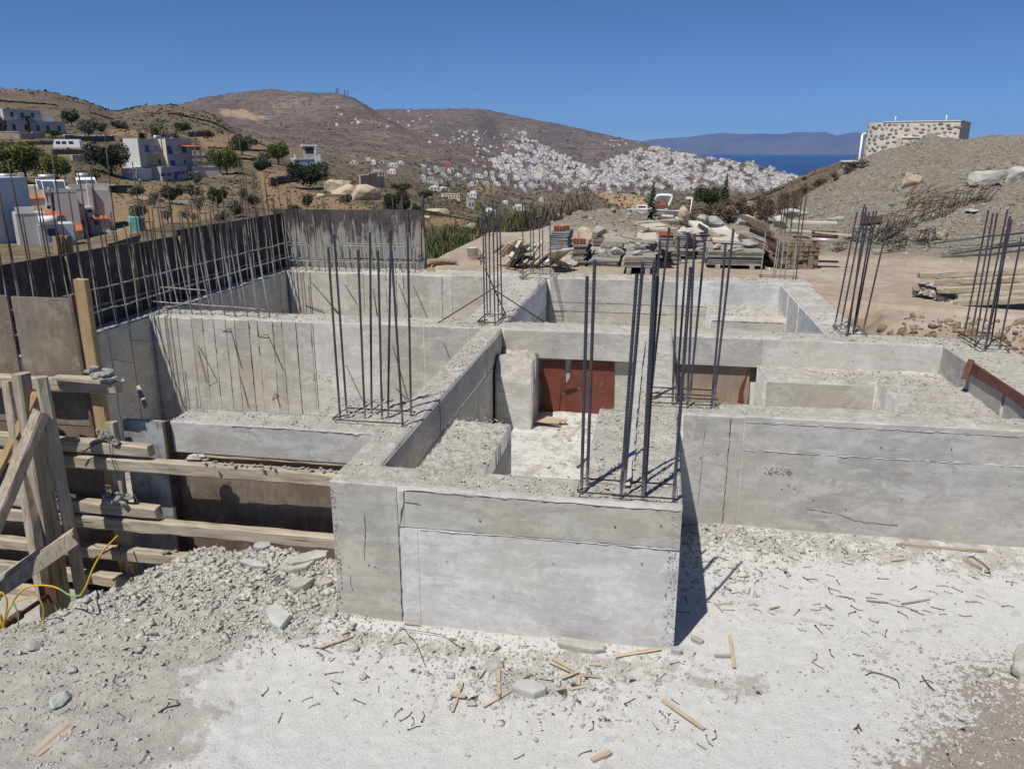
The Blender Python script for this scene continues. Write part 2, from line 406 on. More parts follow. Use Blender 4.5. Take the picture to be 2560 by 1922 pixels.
M['ply_brown'] = ply('plywood_brown', (.115, .085, .062), (.18, .135, .10), (.25, .20, .15))
M['ply_black'] = ply('plywood_film_black', (.030, .031, .034), (.062, .061, .064), (.125, .122, .12), .54)
k = NT('plywood_film_plum'); co = k.co()
col = k.ramp(k.noise(2.2, 7, .7, co), [(.35, (.045, .036, .038)), (.65, (.11, .095, .094))])
h = k.n('ShaderNodeSeparateXYZ'); k.l(k._tc.outputs['Object'], h.inputs[0])
g = k.math('ADD', k.math('MULTIPLY', k.math('SUBTRACT', 1.75, h.outputs[2]), 1.6), k.math('MULTIPLY', k.math('SUBTRACT', k.noise(2.4, 7, .72, k.co((2.5, 1, .8))), .5), 3.4))
col = k.mix(k.ramp(g, [(.0, 0.0), (.42, .95)]), col, (.31, .31, .28)); k.bump(k.noise(30, 5, .6), .3, .006)
M['ply_back'] = k.fin(col, .8, .25)
k = NT('sheet_blue_grey'); co = k.co()
col = k.ramp(k.noise(3.5, 7, .7, co), [(.3, (.15, .155, .15)), (.5, (.30, .315, .31)), (.7, (.42, .44, .43))])
col = k.mix(k.ramp(k.noise(4, 9, .78, k.co((2, 2, .8))), [(.52, 0.0), (.60, .8)]), col, (.15, .125, .10)); M['sheet'] = k.fin(col, .55, .4)
k = NT('red_film_board'); co = k.co()
col = k.ramp(k.noise(4, 7, .65, co), [(.3, (.105, .030, .022)), (.7, (.19, .062, .042))])
col = k.mix(k.ramp(k.noise(12, 6, .7, k.co((1, 1, .4))), [(.62, 0.0), (.74, .8)]), col, (.38, .30, .24)); M['red'] = k.fin(col, .55, .35)
M['ochre'] = ply('board_pinkish', (.24, .18, .13), (.33, .26, .20), (.39, .325, .26), .68)
k = NT('steel_dark'); col = k.ramp(k.noise(9, 6, .7, k.co(rnd=True)), [(.3, (.040, .046, .060)), (.55, (.075, .080, .098)), (.72, (.115, .085, .068))])
hh = k.n('ShaderNodeSeparateXYZ'); k.l(k._tc.outputs['Object'], hh.inputs[0]); zc = k.math('ADD', k.math('SUBTRACT', 1.16, hh.outputs[2]), k.math('MULTIPLY', k.math('SUBTRACT', k.noise(16, 6, .7), .5), .7))
col = k.mix(k.ramp(zc, [(.0, 0.0), (.16, .85)]), col, (.33, .315, .29)); col = k.mix(k.ramp(k.noise(5, 8, .75, k.co((1, 1, .6), rnd=True)), [(.54, 0.0), (.62, .6)]), col, (.17, .10, .062)); M['bar'] = k.fin(col, .55, .5, .35)
k = NT('steel_rusty'); col = k.ramp(k.noise(14, 6, .7, k.co(rnd=True)), [(.3, (.050, .036, .030)), (.7, (.105, .072, .055))]); M['bar_rust'] = k.fin(col, .8, .3, .1)
k = NT('steel_cement'); col = k.ramp(k.noise(16, 6, .7, k.co(rnd=True)), [(.32, (.14, .125, .11)), (.5, (.30, .285, .26)), (.7, (.46, .45, .42))]); k.bump(k.noise(120, 4, .7), .6, .004); M['bar_cem'] = k.fin(col, .9, .2)
k = NT('steel_half'); hh = k.n('ShaderNodeSeparateXYZ'); co = k.co(); k.l(k._tc.outputs['Object'], hh.inputs[0])
a = k.ramp(k.noise(20, 6, .7), [(.3, (.24, .225, .205)), (.7, (.44, .43, .40))]); b2 = k.ramp(k.noise(14, 6, .7), [(.3, (.050, .040, .036)), (.7, (.115, .092, .08))])
z = k.math('ADD', k.math('SUBTRACT', hh.outputs[2], 1.62), k.math('MULTIPLY', k.math('SUBTRACT', k.noise(3, 4, .6), .5), 1.1))
M['bar_half'] = k.fin(k.mix(k.ramp(z, [(.0, 0.0), (.25, 1.0)]), a, b2), .85, .25)
M['wire'] = simple('wire_dark', (.07, .06, .055), .7, .3, 20)
M['pebble'] = simple('rubble_grey', (.44, .425, .385), .95, .28, 9, .5, 60)
M['pebble_green'] = simple('rubble_greenish', (.34, .345, .31), .95, .3, 3, .5, 60)
M['stone'] = simple('broken_stone', (.41, .395, .35), .95, .3, 3.5, .8, 14, .03, rnd=True)
M['stone_tan'] = simple('broken_stone_tan', (.46, .375, .27), .95, .28, 3.5, .8, 14, .03, rnd=True)
M['stone_green'] = simple('slab_greenish', (.43, .45, .42), .9, .18, 6, .5, 30, .008)
M['clod'] = simple('earth_clod', (.255, .18, .12), .98, .35, 3, .8, 14, .05, rnd=True)
M['white_wall'] = simple('whitewash', (.70, .69, .665), .85, .05, .6)
M['grey_wall'] = simple('grey_render', (.48, .47, .45), .9, .08, .5)
M['cream'] = simple('cream_render', (.72, .65, .50), .85, .07, .5)
M['ochre_wall'] = simple('ochre_render', (.44, .34, .215), .9, .1, .5)
M['mauve'] = simple('pinkish_render', (.53, .475, .455), .9, .06, .5)
M['pale_blue'] = simple('pale_blue_render_and_shade', (.44, .50, .56), .9, .06, .5)  # on the left edge house, blue of shade put into the wall colour
M['pinkred'] = simple('pink_render', (.42, .16, .14), .9, .1, .3)
M['blue'] = simple('blue_paint', (.022, .075, .27), .55, .12, 3, spec=.4)
M['glass'] = simple('window_dark', (.022, .024, .030), .2, .2, 2, spec=.5)
M['panel'] = simple('solar_glass', (.06, .085, .115), .18, .15, 2, spec=.6)
M['tile'] = simple('roof_tile', (.42, .135, .065), .85, .22, 4)
M['tank'] = simple('galvanised_tank', (.55, .57, .58), .4, .1, 4, metal=.5)
M['white'] = simple('white_gelcoat', (.80, .81, .81), .4, .04, 2, spec=.4)
M['brick'] = simple('hollow_brick', (.40, .125, .075), .9, .16, 16, .3, 60, rnd=True)
M['dark'] = simple('dark_hollow', (.03, .022, .018), .9, .2, 5)
M['mortar'] = simple('pale_mortar', (.50, .455, .375), .95, .12, 2, .5, 20, .02)
M['yellow'] = simple('yellow_cable', (.52, .35, .035), .45, .1, 10, spec=.4)
M['green_c'] = simple('green_cable', (.19, .36, .15), .45, .1, 10, spec=.4)
M['cyan'] = simple('cyan_plastic', (.20, .55, .50), .5, .1, 4, spec=.4)
M['rust'] = simple('rusty_iron', (.12, .062, .040), .85, .35, 22, .4, 50)
def leaf(name, a, b, c):
    k = NT(name); col = k.ramp(k.noise(.9, 5, .6, k.co(rnd=True)), [(.33, a), (.52, b), (.68, c)])
    k.l(col, k.b.inputs['Base Color']); k.b.inputs['Roughness'].default_value = .75; k.b.inputs['Specular IOR Level'].default_value = .15
    return k.m
M['leaf_pine'] = leaf('leaf_pine', (.055, .080, .020), (.115, .140, .034), (.19, .20, .055))
M['leaf_dark'] = leaf('leaf_dark', (.020, .032, .020), (.036, .054, .032), (.060, .080, .046))
M['leaf_mid'] = leaf('leaf_mid', (.032, .046, .020), (.060, .078, .034), (.095, .105, .050))
M['leaf_grey'] = leaf('leaf_olive', (.085, .092, .060), (.135, .142, .095), (.19, .19, .135))
M['leaf_dry'] = leaf('twig_dry', (.085, .062, .048), (.135, .100, .078), (.185, .140, .105))
M['reed'] = leaf('reed_leaf', (.045, .060, .022), (.085, .098, .038), (.155, .140, .070))
M['bark'] = simple('bark', (.10, .075, .055), .95, .3, 8)

M['t_white'] = simple('town_white', (.54, .53, .51), .9, .12, .02)
M['t_cream'] = simple('town_cream', (.50, .46, .39), .9, .12, .02)
M['t_grey'] = simple('town_grey', (.27, .265, .255), .9, .12, .02)
M['t_pink'] = simple('town_pink', (.46, .39, .35), .9, .12, .02)
M['lump'] = simple('dried_cement', (.30, .29, .265), .97, .3, 18, .9, 45, .02)

M['wood_pack'] = wood('brown_pack_timber', (.16, .115, .075), (.27, .205, .14), grain=(38, 2.2, 38))
# ------------------------------------------------------------------ the land: one sheet from the yard to the far hills
YARD = 0.85
SEA_Z = -87.0
yd = [(12.6, 'y'), (22, 'y')]
PROFILE = {
 -600: [(12.6, 900), (30, 800), (60, 660), (95, 590), (130, 480), (170, 400), (200, 372), (250, 335), (350, 290), (700, 220), (900, 260), (2000, 300), (6500, 340)],
 0: [(12.6, 900), (30, 800), (60, 660), (95, 600), (130, 490), (170, 405), (200, 378), (250, 335), (350, 295), (700, 214), (900, 260), (2000, 300), (6500, 340)],
 150: [(12.6, 900), (30, 790), (60, 660), (95, 600), (130, 495), (170, 408), (200, 378), (250, 338), (350, 305), (700, 227), (900, 270), (2000, 300), (6500, 340)],
 230: [(12.6, 900), (30, 790), (60, 655), (95, 590), (130, 498), (172, 430), (200, 378), (245, 350), (330, 320), (700, 253), (900, 275), (2000, 300), (6500, 340)],
 300: [(12.6, 880), (30, 780), (60, 640), (100, 565), (130, 502), (172, 452), (215, 378), (250, 362), (300, 345), (450, 315), (650, 284), (800, 285), (1500, 276), (2200, 300), (6500, 340)],
 360: [(12.6, 880), (30, 780), (60, 640), (105, 550), (135, 500), (172, 456), (220, 378), (270, 355), (330, 332), (450, 300), (600, 262), (800, 280), (2000, 300), (6500, 340)],
 450: [(12.6, 880), (30, 770), (60, 630), (110, 540), (150, 490), (180, 455), (230, 385), (300, 350), (400, 318), (600, 257), (800, 280), (2000, 300), (3000, 262), (4000, 300), (6500, 340)],
 530: [(12.6, 870), (30, 765), (60, 625), (105, 540), (150, 490), (190, 435), (240, 390), (310, 360), (400, 335), (620, 275), (800, 300), (2200, 290), (3000, 238), (4000, 300), (6500, 340)],
 600: [(12.6, 860), (30, 760), (60, 620), (100, 540), (150, 490), (190, 430), (250, 395), (320, 368), (420, 352), (650, 325), (1200, 335), (2200, 300), (3000, 225), (3800, 290), (6500, 340)],
 690: [(12.6, 850), (30, 750), (60, 615), (100, 543), (150, 495), (195, 442), (265, 400), (340, 380), (430, 378), (800, 362), (1500, 345), (2300, 300), (3000, 213), (3800, 290), (6500, 340)],
 760: [(12.6, 840), (30, 740), (60, 610), (100, 545), (150, 500), (200, 455), (280, 408), (360, 392), (450, 400), (900, 380), (1600, 350), (2250, 292), (2800, 221), (3800, 290), (6500, 340)],
 815: [(12.6, 835), (30, 735), (60, 607), (100, 542), (150, 498), (205, 450), (290, 418), (500, 412), (950, 392), (1600, 352), (2250, 290), (2720, 229), (3800, 290), (6500, 342)],
 850: [(12.6, 830), (30, 730), (60, 605), (100, 540), (150, 497), (210, 445), (300, 430), (600, 422), (1000, 402), (1600, 355), (2200, 290), (2700, 219), (3800, 290), (6500, 345)],
 900: [(12.6, 815), (30, 725), (60, 603), (105, 538), (155, 494), (215, 448), (300, 438), (600, 428), (1000, 406), (1600, 368), (2200, 300), (2600, 236), (2950, 285), (3500, 274), (4300, 300), (6500, 345)],
 950: [(12.6, 800), (30, 720), (60, 600), (110, 537), (160, 492), (220, 455), (300, 450), (600, 435), (1000, 412), (1500, 388), (2100, 320), (2480, 277), (2850, 312), (3500, 270), (4500, 300), (6500, 345)],
 1000: [(12.6, 780), (24, 735), (30, 695), (60, 600), (108, 555), (160, 508), (235, 468), (300, 460), (600, 440), (1000, 418), (1500, 392), (2000, 340), (2350, 305), (2700, 325), (3500, 268), (4500, 300), (6500, 347)],
 1030: [(12.6, 760), (22, 720), (30, 670), (60, 600), (105, 568), (160, 520), (250, 480), (500, 455), (900, 430), (1400, 404), (2000, 355), (2250, 330), (2600, 342), (3500, 269), (4500, 300), (6500, 350)],
 1070: [(12.6, 'y'), (20, 'y'), (30, 660), (60, 605), (105, 575), (160, 530), (250, 490), (500, 462), (900, 436), (1400, 410), (2200, 350), (3500, 268), (4500, 300), (6500, 350)],
 1200: yd + [(28, 650), (60, 610), (120, 570), (250, 522), (500, 487), (900, 457), (1400, 430), (1900, 402), (2500, 367), (3600, 264), (4600, 300), (6500, 360)],
 1250: yd + [(28, 645), (60, 610), (140, 572), (280, 535), (550, 498), (950, 468), (1450, 441), (1950, 420), (2400, 392), (2600, 360), (2800, 365), (3300, 340), (3700, 271), (4600, 310), (6500, 362)],
 1310: yd + [(28, 640), (60, 610), (150, 575), (300, 545), (600, 510), (1000, 478), (1500, 452), (2000, 430), (2350, 380), (2600, 331), (2800, 345), (3200, 350), (3800, 285), (4600, 320), (6500, 365)],
 1380: yd + [(28, 630), (60, 605), (150, 575), (300, 545), (600, 515), (1000, 478), (1500, 458), (2000, 440), (2400, 400), (2600, 372), (2800, 380), (3200, 360), (3900, 299), (4700, 330), (6500, 370)],
 1460: yd + [(28, 615), (60, 590), (150, 570), (300, 545), (500, 520), (900, 488), (1500, 463), (2000, 445), (2500, 415), (2700, 412), (3200, 380), (4000, 317), (4800, 345), (6500, 375)],
 1550: yd + [(28, 600), (60, 575), (150, 560), (300, 530), (450, 487), (700, 490), (1300, 470), (1700, 465), (2200, 425), (2500, 388), (2700, 385), (3200, 372), (4000, 342), (4800, 360), (6500, 385)],
 1620: yd + [(28, 592), (60, 563), (150, 545), (300, 520), (460, 488), (700, 494), (1300, 474), (1700, 470), (2200, 421), (2560, 372), (2800, 376), (3500, 372), (4100, 352), (4800, 372), (6500, 395)],
 1660: yd + [(28, 590), (60, 560), (150, 540), (300, 515), (600, 495), (1300, 476), (1700, 472), (2200, 420), (2600, 367), (2800, 372), (3500, 385), (4400, 398), (6500, 420)],
 1720: yd + [(28, 590), (60, 550), (150, 530), (300, 508), (800, 490), (1400, 478), (1800, 465), (2300, 415), (2600, 385), (2900, 379), (3300, 397), (4500, 425), (6500, 425)],
 1800: yd + [(28, 585), (60, 545), (150, 520), (300, 505), (800, 492), (1500, 478), (1900, 455), (2300, 408), (2600, 398), (2900, 403), (3300, 425), (4500, 440), (6500, 430)],
 1900: yd + [(28, 580), (60, 535), (120, 505), (200, 489), (300, 500), (900, 505), (1600, 480), (2000, 450), (2300, 410), (2500, 412), (2800, 455), (4000, 470), (6500, 430)],
 1940: yd + [(27, 575), (60, 525), (120, 492), (200, 468), (300, 490), (900, 510), (1600, 482), (2000, 452), (2280, 420), (2500, 430), (2800, 460), (4000, 470), (6500, 430)],
 1975: [(12.6, 'y'), (18.3, 'y'), (22, 600), (28, 570), (60, 505), (120, 475), (210, 452), (300, 480), (900, 515), (1700, 484), (2000, 458), (2250, 431), (2500, 445), (2800, 470), (4000, 470), (6500, 430)],
 2015: [(12.6, 'y'), (18.3, 'y'), (24, 560), (27.5, 500), (31, 520), (50, 500), (120, 462), (220, 434), (300, 470), (800, 515), (1700, 490), (2100, 470), (2280, 440), (2600, 470), (4000, 470), (6500, 430)],
 2105: [(12.6, 'y'), (17.5, 'y'), (24, 520), (29, 432), (33, 450), (60, 440), (150, 415), (220, 403), (300, 430), (800, 500), (2000, 500), (4000, 470), (6500, 430)],
 2180: [(12.6, 'y'), (17.5, 'y'), (24, 500), (31, 394), (36, 420), (60, 412), (200, 390), (300, 430), (800, 500), (2000, 500), (4000, 470), (6500, 430)],
 2325: [(12.6, 'y'), (17.5, 'y'), (24, 480), (31, 345), (36, 370), (60, 390), (200, 400), (300, 430), (800, 500), (2000, 500), (4000, 470), (6500, 430)],
 2420: [(12.6, 'y'), (17.5, 'y'), (24, 478), (31, 346), (36, 365), (60, 390), (200, 400), (300, 430), (800, 500), (2000, 500), (4000, 470), (6500, 430)],
 2513: [(12.6, 'y'), (17.5, 'y'), (24, 470), (31, 333), (36, 350), (60, 380), (200, 400), (300, 430), (800, 500), (2000, 500), (4000, 470), (6500, 430)],
 2600: [(12.6, 'y'), (17.0, 'y'), (24, 470), (31, 335), (36, 350), (60, 380), (200, 400), (300, 430), (800, 500), (2000, 500), (4000, 470), (6500, 430)],
 3200: [(12.6, 'y'), (16.0, 'y'), (24, 470), (31, 330), (36, 350), (60, 380), (200, 400), (300, 430), (800, 500), (2000, 500), (4000, 470), (6500, 430)],
}
DG = np.concatenate([np.arange(2.4, 12.6, .4), np.arange(12.6, 40, .16), np.geomspace(40, 6500, 230)])
PXG = np.linspace(-600, 3200, 640)
_cols = sorted(PROFILE); _Z = []
for c in _cols:
    ds = []; ts = []
    for d, p in PROFILE[c]:
        ds.append(d); ts.append((YARD - 3.0) / d if p == 'y' else tan_el(c, p))
    z = 3.0 + DG * np.interp(np.log(DG), np.log(ds), ts)
    k0 = [d for d, p in PROFILE[c] if p == 'y']
    if k0: z[DG <= k0[-1]] = YARD
    _Z.append(z)
_Z = np.array(_Z)
# smooth columns sideways (monotone-ish cubic through the profile columns)
ZG = np.empty((len(PXG), len(DG)))
for j in range(len(DG)): ZG[:, j] = np.interp(PXG, _cols, _Z[:, j])
def _gauss(a, s, ax):
    n = int(3 * s) + 1; kx = np.exp(-.5 * (np.arange(-n, n + 1) / s) ** 2); kx /= kx.sum()
    return np.apply_along_axis(lambda v: np.convolve(np.pad(v, n, mode='edge'), kx, 'valid'), ax, a)
_sm = _gauss(ZG, 2.2, 0); ZG = _sm
far_s = _gauss(ZG, 2.0, 1); wfar = np.clip((DG - 60) / 60, 0, 1)[None]; ZG = ZG * (1 - wfar) + far_s * wfar
COSP = math.cos(PITCH)
AZ = np.arctan((PXG - 1280) / F * COSP)              # clockwise from the viewing direction
TH = YAW - AZ                                         # anticlockwise from +y
X = -np.sin(TH)[:, None] * DG[None]; Y = np.cos(TH)[:, None] * DG[None]
PX2 = np.repeat(PXG[:, None], len(DG), 1); D2 = np.repeat(DG[None], len(PXG), 0)
def ss(a, b, x): t = np.clip((x - a) / (b - a), 0, 1); return t * t * (3 - 2 * t)
# elevation of each grid point seen from the standpoint, to lay out the fields of the valley
PYE = 961 - F * np.tan(np.arctan((ZG - 3) / D2) + PITCH)
flat = ss(2.2, 1.2, np.abs(ZG - YARD) * 4) * ss(30, 24, D2)
amp = np.where(D2 < 45, .055 + .13 * ss(18, 24, D2), .010 * np.minimum(D2, 900) ** .92 * .42) * (1 - .55 * flat)
ZN = ZG + amp * fbm(X / np.maximum(D2 * .045, .7), Y / np.maximum(D2 * .045, .7), seed=3, oct=5, g=.55)
ZN += ss(700, 1500, D2) * (20 * (-np.abs(fbm(X / 330, Y / 330, seed=31, oct=4)) + .2) + 9 * (-np.abs(fbm(X / 110, Y / 110, seed=33, oct=3)) + .2)) * ss(4200, 2500, D2 + 0 * X)
ZN += ss(18, 21, D2) * ss(38, 33, D2) * ss(1950, 2020, PX2) * .16 * fbm(X / .42, Y / .42, seed=8, oct=4, g=.6)
def bump_at(px, d, rx, rd, h):
    c = Wd(px, 375, d); dx = X - c[0]; dy = Y - c[1]; u = (c[:2] / np.linalg.norm(c[:2])); a = dx * u[0] + dy * u[1]; b = -dx * u[1] + dy * u[0]
    return h * np.exp(-(a / rd) ** 2 - (b / rx) ** 2)
gravel = bump_at(1545, 23.5, 1.6, 2.0, .66) + bump_at(1800, 25.5, 1.6, 1.5, .45) + bump_at(1905, 25.5, 1.0, 1.5, .65) + bump_at(1990, 23, .8, 1.4, .35) + bump_at(1450, 22, .8, 1.2, .25)
ZN += gravel * (1 + .25 * fbm(X / .3, Y / .3, seed=12))
# the building stands in an excavation; a drop falls away beyond its left side
inside = (X < 2.25) & (Y < 13.55) & (X > -7.2)
ZN = np.where(inside | (D2 < 12.5), np.minimum(ZN, -1.1), ZN)
out_l = ss(-4.4, -5.6, X) * ss(32, 24, D2); ZN = ZN * (1 - out_l) + np.minimum(ZN, -2.2) * out_l
ZN = np.where((D2 > 1000) & (ZN < SEA_Z + 3), np.minimum(ZN, SEA_Z - 4), ZN)
def T(x, y):
    """height of the land at (x, y)"""
    x = np.asarray(x, float); y = np.asarray(y, float)
    th = np.arctan2(-x, y); px = 1280 + F / COSP * np.tan(np.clip(YAW - th, -1.3, 1.3)); d = np.hypot(x, y)
    i = np.clip(np.interp(px, PXG, np.arange(len(PXG))), 0, len(PXG) - 1.001); j = np.clip(np.interp(d, DG, np.arange(len(DG))), 0, len(DG) - 1.001)
    a = i.astype(int); b = j.astype(int); u = i - a; v = j - b
    return ZN[a, b] * (1 - u) * (1 - v) + ZN[a + 1, b] * u * (1 - v) + ZN[a, b + 1] * (1 - u) * v + ZN[a + 1, b + 1] * u * v
def hit(px, py, d0=13, d1=6400):
    for k in range(60):
        r_ = _hit(px, py + k, d0, d1)
        if r_ is not None or d0 >= 1200 or d0 in (60, 150, 300, 700): return r_
def _hit(px, py, d0=13, d1=6400):
    """where the sight line through a pixel meets the land"""
    d = ray(px, py); h = math.hypot(d[0], d[1]); ds = np.geomspace(d0, d1, 700)
    x = d[0] / h * ds; y = d[1] / h * ds; z = 3 + d[2] / h * ds; t = T(x, y); k = np.where(t >= z)[0]
    if not len(k): return None
    i = k[0]
    if i == 0: return np.array([x[0], y[0], t[0]])
    a = (z[i - 1] - t[i - 1]); b = (t[i] - z[i]); q = a / (a + b + 1e-9)
    return np.array([x[i - 1] + q * (x[i] - x[i - 1]), y[i - 1] + q * (y[i] - y[i - 1]), T(x[i - 1] + q * (x[i] - x[i - 1]), y[i - 1] + q * (y[i] - y[i - 1])) + 0.0])
def stand(px, d):
    c = Wd(px, 375, d); return np.array([c[0], c[1], float(T(c[0], c[1]))])
def in_poly(x, y, poly):
    r = np.zeros(np.shape(x), bool); n = len(poly)
    for i in range(n):
        x1, y1 = poly[i]; x2, y2 = poly[(i + 1) % n]
        c = ((y1 > y) != (y2 > y)) & (x < (x2 - x1) * (y - y1) / (y2 - y1 + 1e-12) + x1); r ^= c
    return r
FIELDS = [[(480, 335), (700, 338), (690, 372), (520, 378)], [(630, 425), (760, 425), (790, 470), (640, 470)], [(640, 455), (800, 480), (930, 525), (640, 540)], [(1040, 545), (1160, 545), (1170, 585), (1040, 585)],
          [(280, 330), (420, 332), (420, 345), (280, 345)], [(150, 375), (260, 375), (260, 392), (120, 390)], [(250, 455), (520, 460), (530, 480), (240, 500)], [(560, 380), (690, 385), (690, 400), (560, 400)], [(330, 360), (420, 350), (420, 360)], [(250, 500), (420, 505), (560, 525), (330, 560), (260, 590)], [(1180, 465), (1240, 460), (1250, 485), (1190, 490)]]
CUTS = [[(1510, 477), (1620, 492), (1625, 525), (1560, 520), (1500, 490)], [(556, 278), (580, 274), (620, 277), (640, 283), (685, 290), (690, 297), (640, 298), (600, 294), (562, 295)]]
fld = np.zeros_like(ZN)
for p in FIELDS: fld = np.maximum(fld, in_poly(PX2, PYE, p) & (D2 < 900))
cut = np.zeros_like(ZN)
for p in CUTS: cut = np.maximum(cut, in_poly(PX2, PYE, p))
fld = _gauss(_gauss(fld.astype(float), 2.5, 0), 1.0, 1); cut = _gauss(_gauss(cut.astype(float), 1.5, 0), 1.2, 1)
heap_m = np.clip(ss(1950, 2000, PX2) * ss(17.6, 18.8, D2) * ss(60, 45, D2) + np.clip(gravel * 3, 0, 1), 0, 1)
yard_m = ss(34, 26, D2) * (1 - out_l) * ss(960, 1080, PX2) * (1 - heap_m)
far_m = ss(260, 750, D2)
nI, nJ = ZN.shape
ii, jj = np.meshgrid(np.arange(nI - 1), np.arange(nJ - 1), indexing='ij')
q = (ii * nJ + jj).ravel()
me = raw_mesh('terrain', np.stack([X, Y, ZN], -1).reshape(-1, 3), np.stack([q, q + 1, q + nJ + 1, q + nJ], 1)[:, ::-1], smooth=True)
for nm, a in (('field', fld), ('cut', cut), ('heap', heap_m), ('yard', yard_m), ('far', far_m)): float_attr(me, nm, a.ravel())
link('terrain', me, M['terrain'], kind='structure')

SB = 19000.0
m = MB(); m.add([(-SB, 150, SEA_Z), (SB, 150, SEA_Z), (SB, 24000, SEA_Z), (-SB, 24000, SEA_Z)], [(0, 1, 2, 3)])
m.build('sea', M['sea'], kind='structure')
# the island across the strait
ip = [(1560, 386), (1600, 356), (1625, 349), (1660, 345), (1700, 343), (1745, 338), (1770, 334), (1800, 333), (1850, 336), (1905, 335), (1950, 336), (1990, 331), (2035, 332), (2060, 330), (2085, 337), (2105, 335), (2125, 331), (2150, 333), (2250, 340), (2400, 350), (2700, 360)]
pxs = np.linspace(1560, 2700, 260); sky_y = np.interp(pxs, [p[0] for p in ip], [p[1] for p in ip])
D0 = 17000.0; nd = 40; v = []
for i, p in enumerate(pxs):
    zt = 3 + (D0 + 1500) * tan_el(p, sky_y[i])
    for j in range(nd):
        k = j / (nd - 1); d = D0 + 3600 * k; c = Wd(p, 375, d)
        sh = math.sin(min(1, k / .42) * math.pi / 2) ** 1.15 if k < .42 else math.cos((k - .42) / .58 * math.pi / 2)
        z = SEA_Z + (zt - SEA_Z) * sh
        v.append((c[0], c[1], z))
v = np.array(v); k = np.clip((v[:, 2] - SEA_Z) / 200, 0, 1)
v[:, 2] += k * 55 * (-np.abs(fbm(v[:, 0] / 900, v[:, 1] / 900, seed=44, oct=4)) + .2)
v[:, 2] -= 3
ii, jj = np.meshgrid(np.arange(len(pxs) - 1), np.arange(nd - 1), indexing='ij'); q = (ii * nd + jj).ravel()
link('island', raw_mesh('island', v, np.stack([q, q + 1, q + nd + 1, q + nd], 1)[:, ::-1], smooth=True), M['island'], kind='structure', label='long hazy blue island across the strait behind the town')
# the air between
hz = MB(); hz.box(-SB - 500, SB + 500, -2500, 24500, SEA_Z - 60, 720)
k = NT('haze_air'); k.t.nodes.remove(k.b); pv = k.n('ShaderNodeVolumePrincipled')
pv.inputs['Color'].default_value = (.20, .46, 1.0, 1); pv.inputs['Density'].default_value = 3.6e-5; pv.inputs['Anisotropy'].default_value = .0
k.l(pv.outputs[0], k.out.inputs['Volume'])
try: k.m.cycles.homogeneous_volume = True
except Exception: pass
HAZE = hz.build('haze', k.m, kind='stuff')
# ------------------------------------------------------------------ ground of the site
def dW(x, y, z): return W(x * K, y * K, z)
EDGE = np.array([(-5.2, 2.6), (-4.75, 3.35), (-4.25, 3.72), (-3.82, 4.06), (-3.55, 4.5), (-3.25, 4.95), (-2.6, 5.0), (-2.0, 5.0)])
def ground_z(x, y):
    z = .010 * fbm(x / .35, y / .35, seed=5) + .006 * fbm(x / .05, y / .05, seed=6, oct=3)
    left = ss(-1.2, -2.6, x)
    z = z + left * (.05 + .045 * fbm(x / .28, y / .28, seed=9, oct=5, g=.6) + .07 * ss(4.1, 5.0, y))
    z = z + .05 * np.exp(-((y - 6.15) / .22) ** 2) * ss(.2, .6, x) + .02 * np.exp(-((y - 4.36) / .09) ** 2) * (np.abs(x + .85) < 1.2)
    ye = np.interp(x, EDGE[:, 0], EDGE[:, 1]) + .10 * fbm(x / .22, y / .22, seed=21)
    dep = np.clip((y - ye) * .95, 0, .62)
    z = z - np.where((x < -1.96) & (y > 3.0), dep, 0)
    z = z + .12 * ss(2.25, 2.7, x - .12 * fbm(y / .3, x / .3, seed=30)) * ss(4.25, 3.9, y)
    return z
def grid(name, x0, x1, y0, y1, res, zf, mat, kind='structure', attrs=True):
    xs = np.arange(x0, x1 + 1e-6, res); ys = np.arange(y0, y1 + 1e-6, res)
    XX, YY = np.meshgrid(xs, ys, indexing='ij'); ZZ = zf(XX, YY); nj = len(ys)
    ii, jj = np.meshgrid(np.arange(len(xs) - 1), np.arange(nj - 1), indexing='ij'); q = (ii * nj + jj).ravel()
    me = raw_mesh(name, np.stack([XX, YY, ZZ], -1).reshape(-1, 3), np.stack([q, q + nj, q + nj + 1, q + 1], 1), smooth=True)
    if attrs:
        L = np.interp(YY, [2.6, 3.0, 3.25, 3.62, 3.92, 4.36, 5.0], [-2.2, -2.28, -2.42, -2.62, -2.30, -1.98, -1.7])
        dirt = ss(L + .32, L - .28, XX + .45 * fbm(XX / .45, YY / .45, seed=13, oct=6, g=.6))
        dirt = np.maximum(dirt, .55 * np.exp(-((YY - 4.2) / .16) ** 2) * (np.abs(XX + .7) < 1.5))
        c = dW(1130, 1470, 0); dirt = np.maximum(dirt, .62 * np.exp(-((XX - c[0]) / .5) ** 2 - ((YY - c[1]) / .22) ** 2))
        dirt = np.maximum(dirt, .62 * ss(5.35, 6.1, YY + .2 * fbm(XX / .4, YY / .4, seed=14)) * (XX > .3))
        dirt = np.maximum(dirt, (YY > 6.3) * .45)
        br = ss(-.55, .75, XX - (1.28 + .82 * (YY - 3.6)) + .35 * fbm(XX / .4, YY / .4, seed=15)) * ss(5.3, 4.6, YY)
        float_attr(me, 'dirt', dirt.ravel()); float_attr(me, 'brown', br.ravel())
    return link(name, me, mat, kind=kind)
grid('ground', -5.4, 4.4, 2.5, 6.32, .022, ground_z, M['ground'])
grid('cell_floor', -6.7, 3.3, 6.342, 13.0, .07, lambda x, y: -.02 - .5 * ((x < -1.9) & (y < 9.2)) + .03 * fbm(x / .4, y / .4, seed=50), M['ground'])

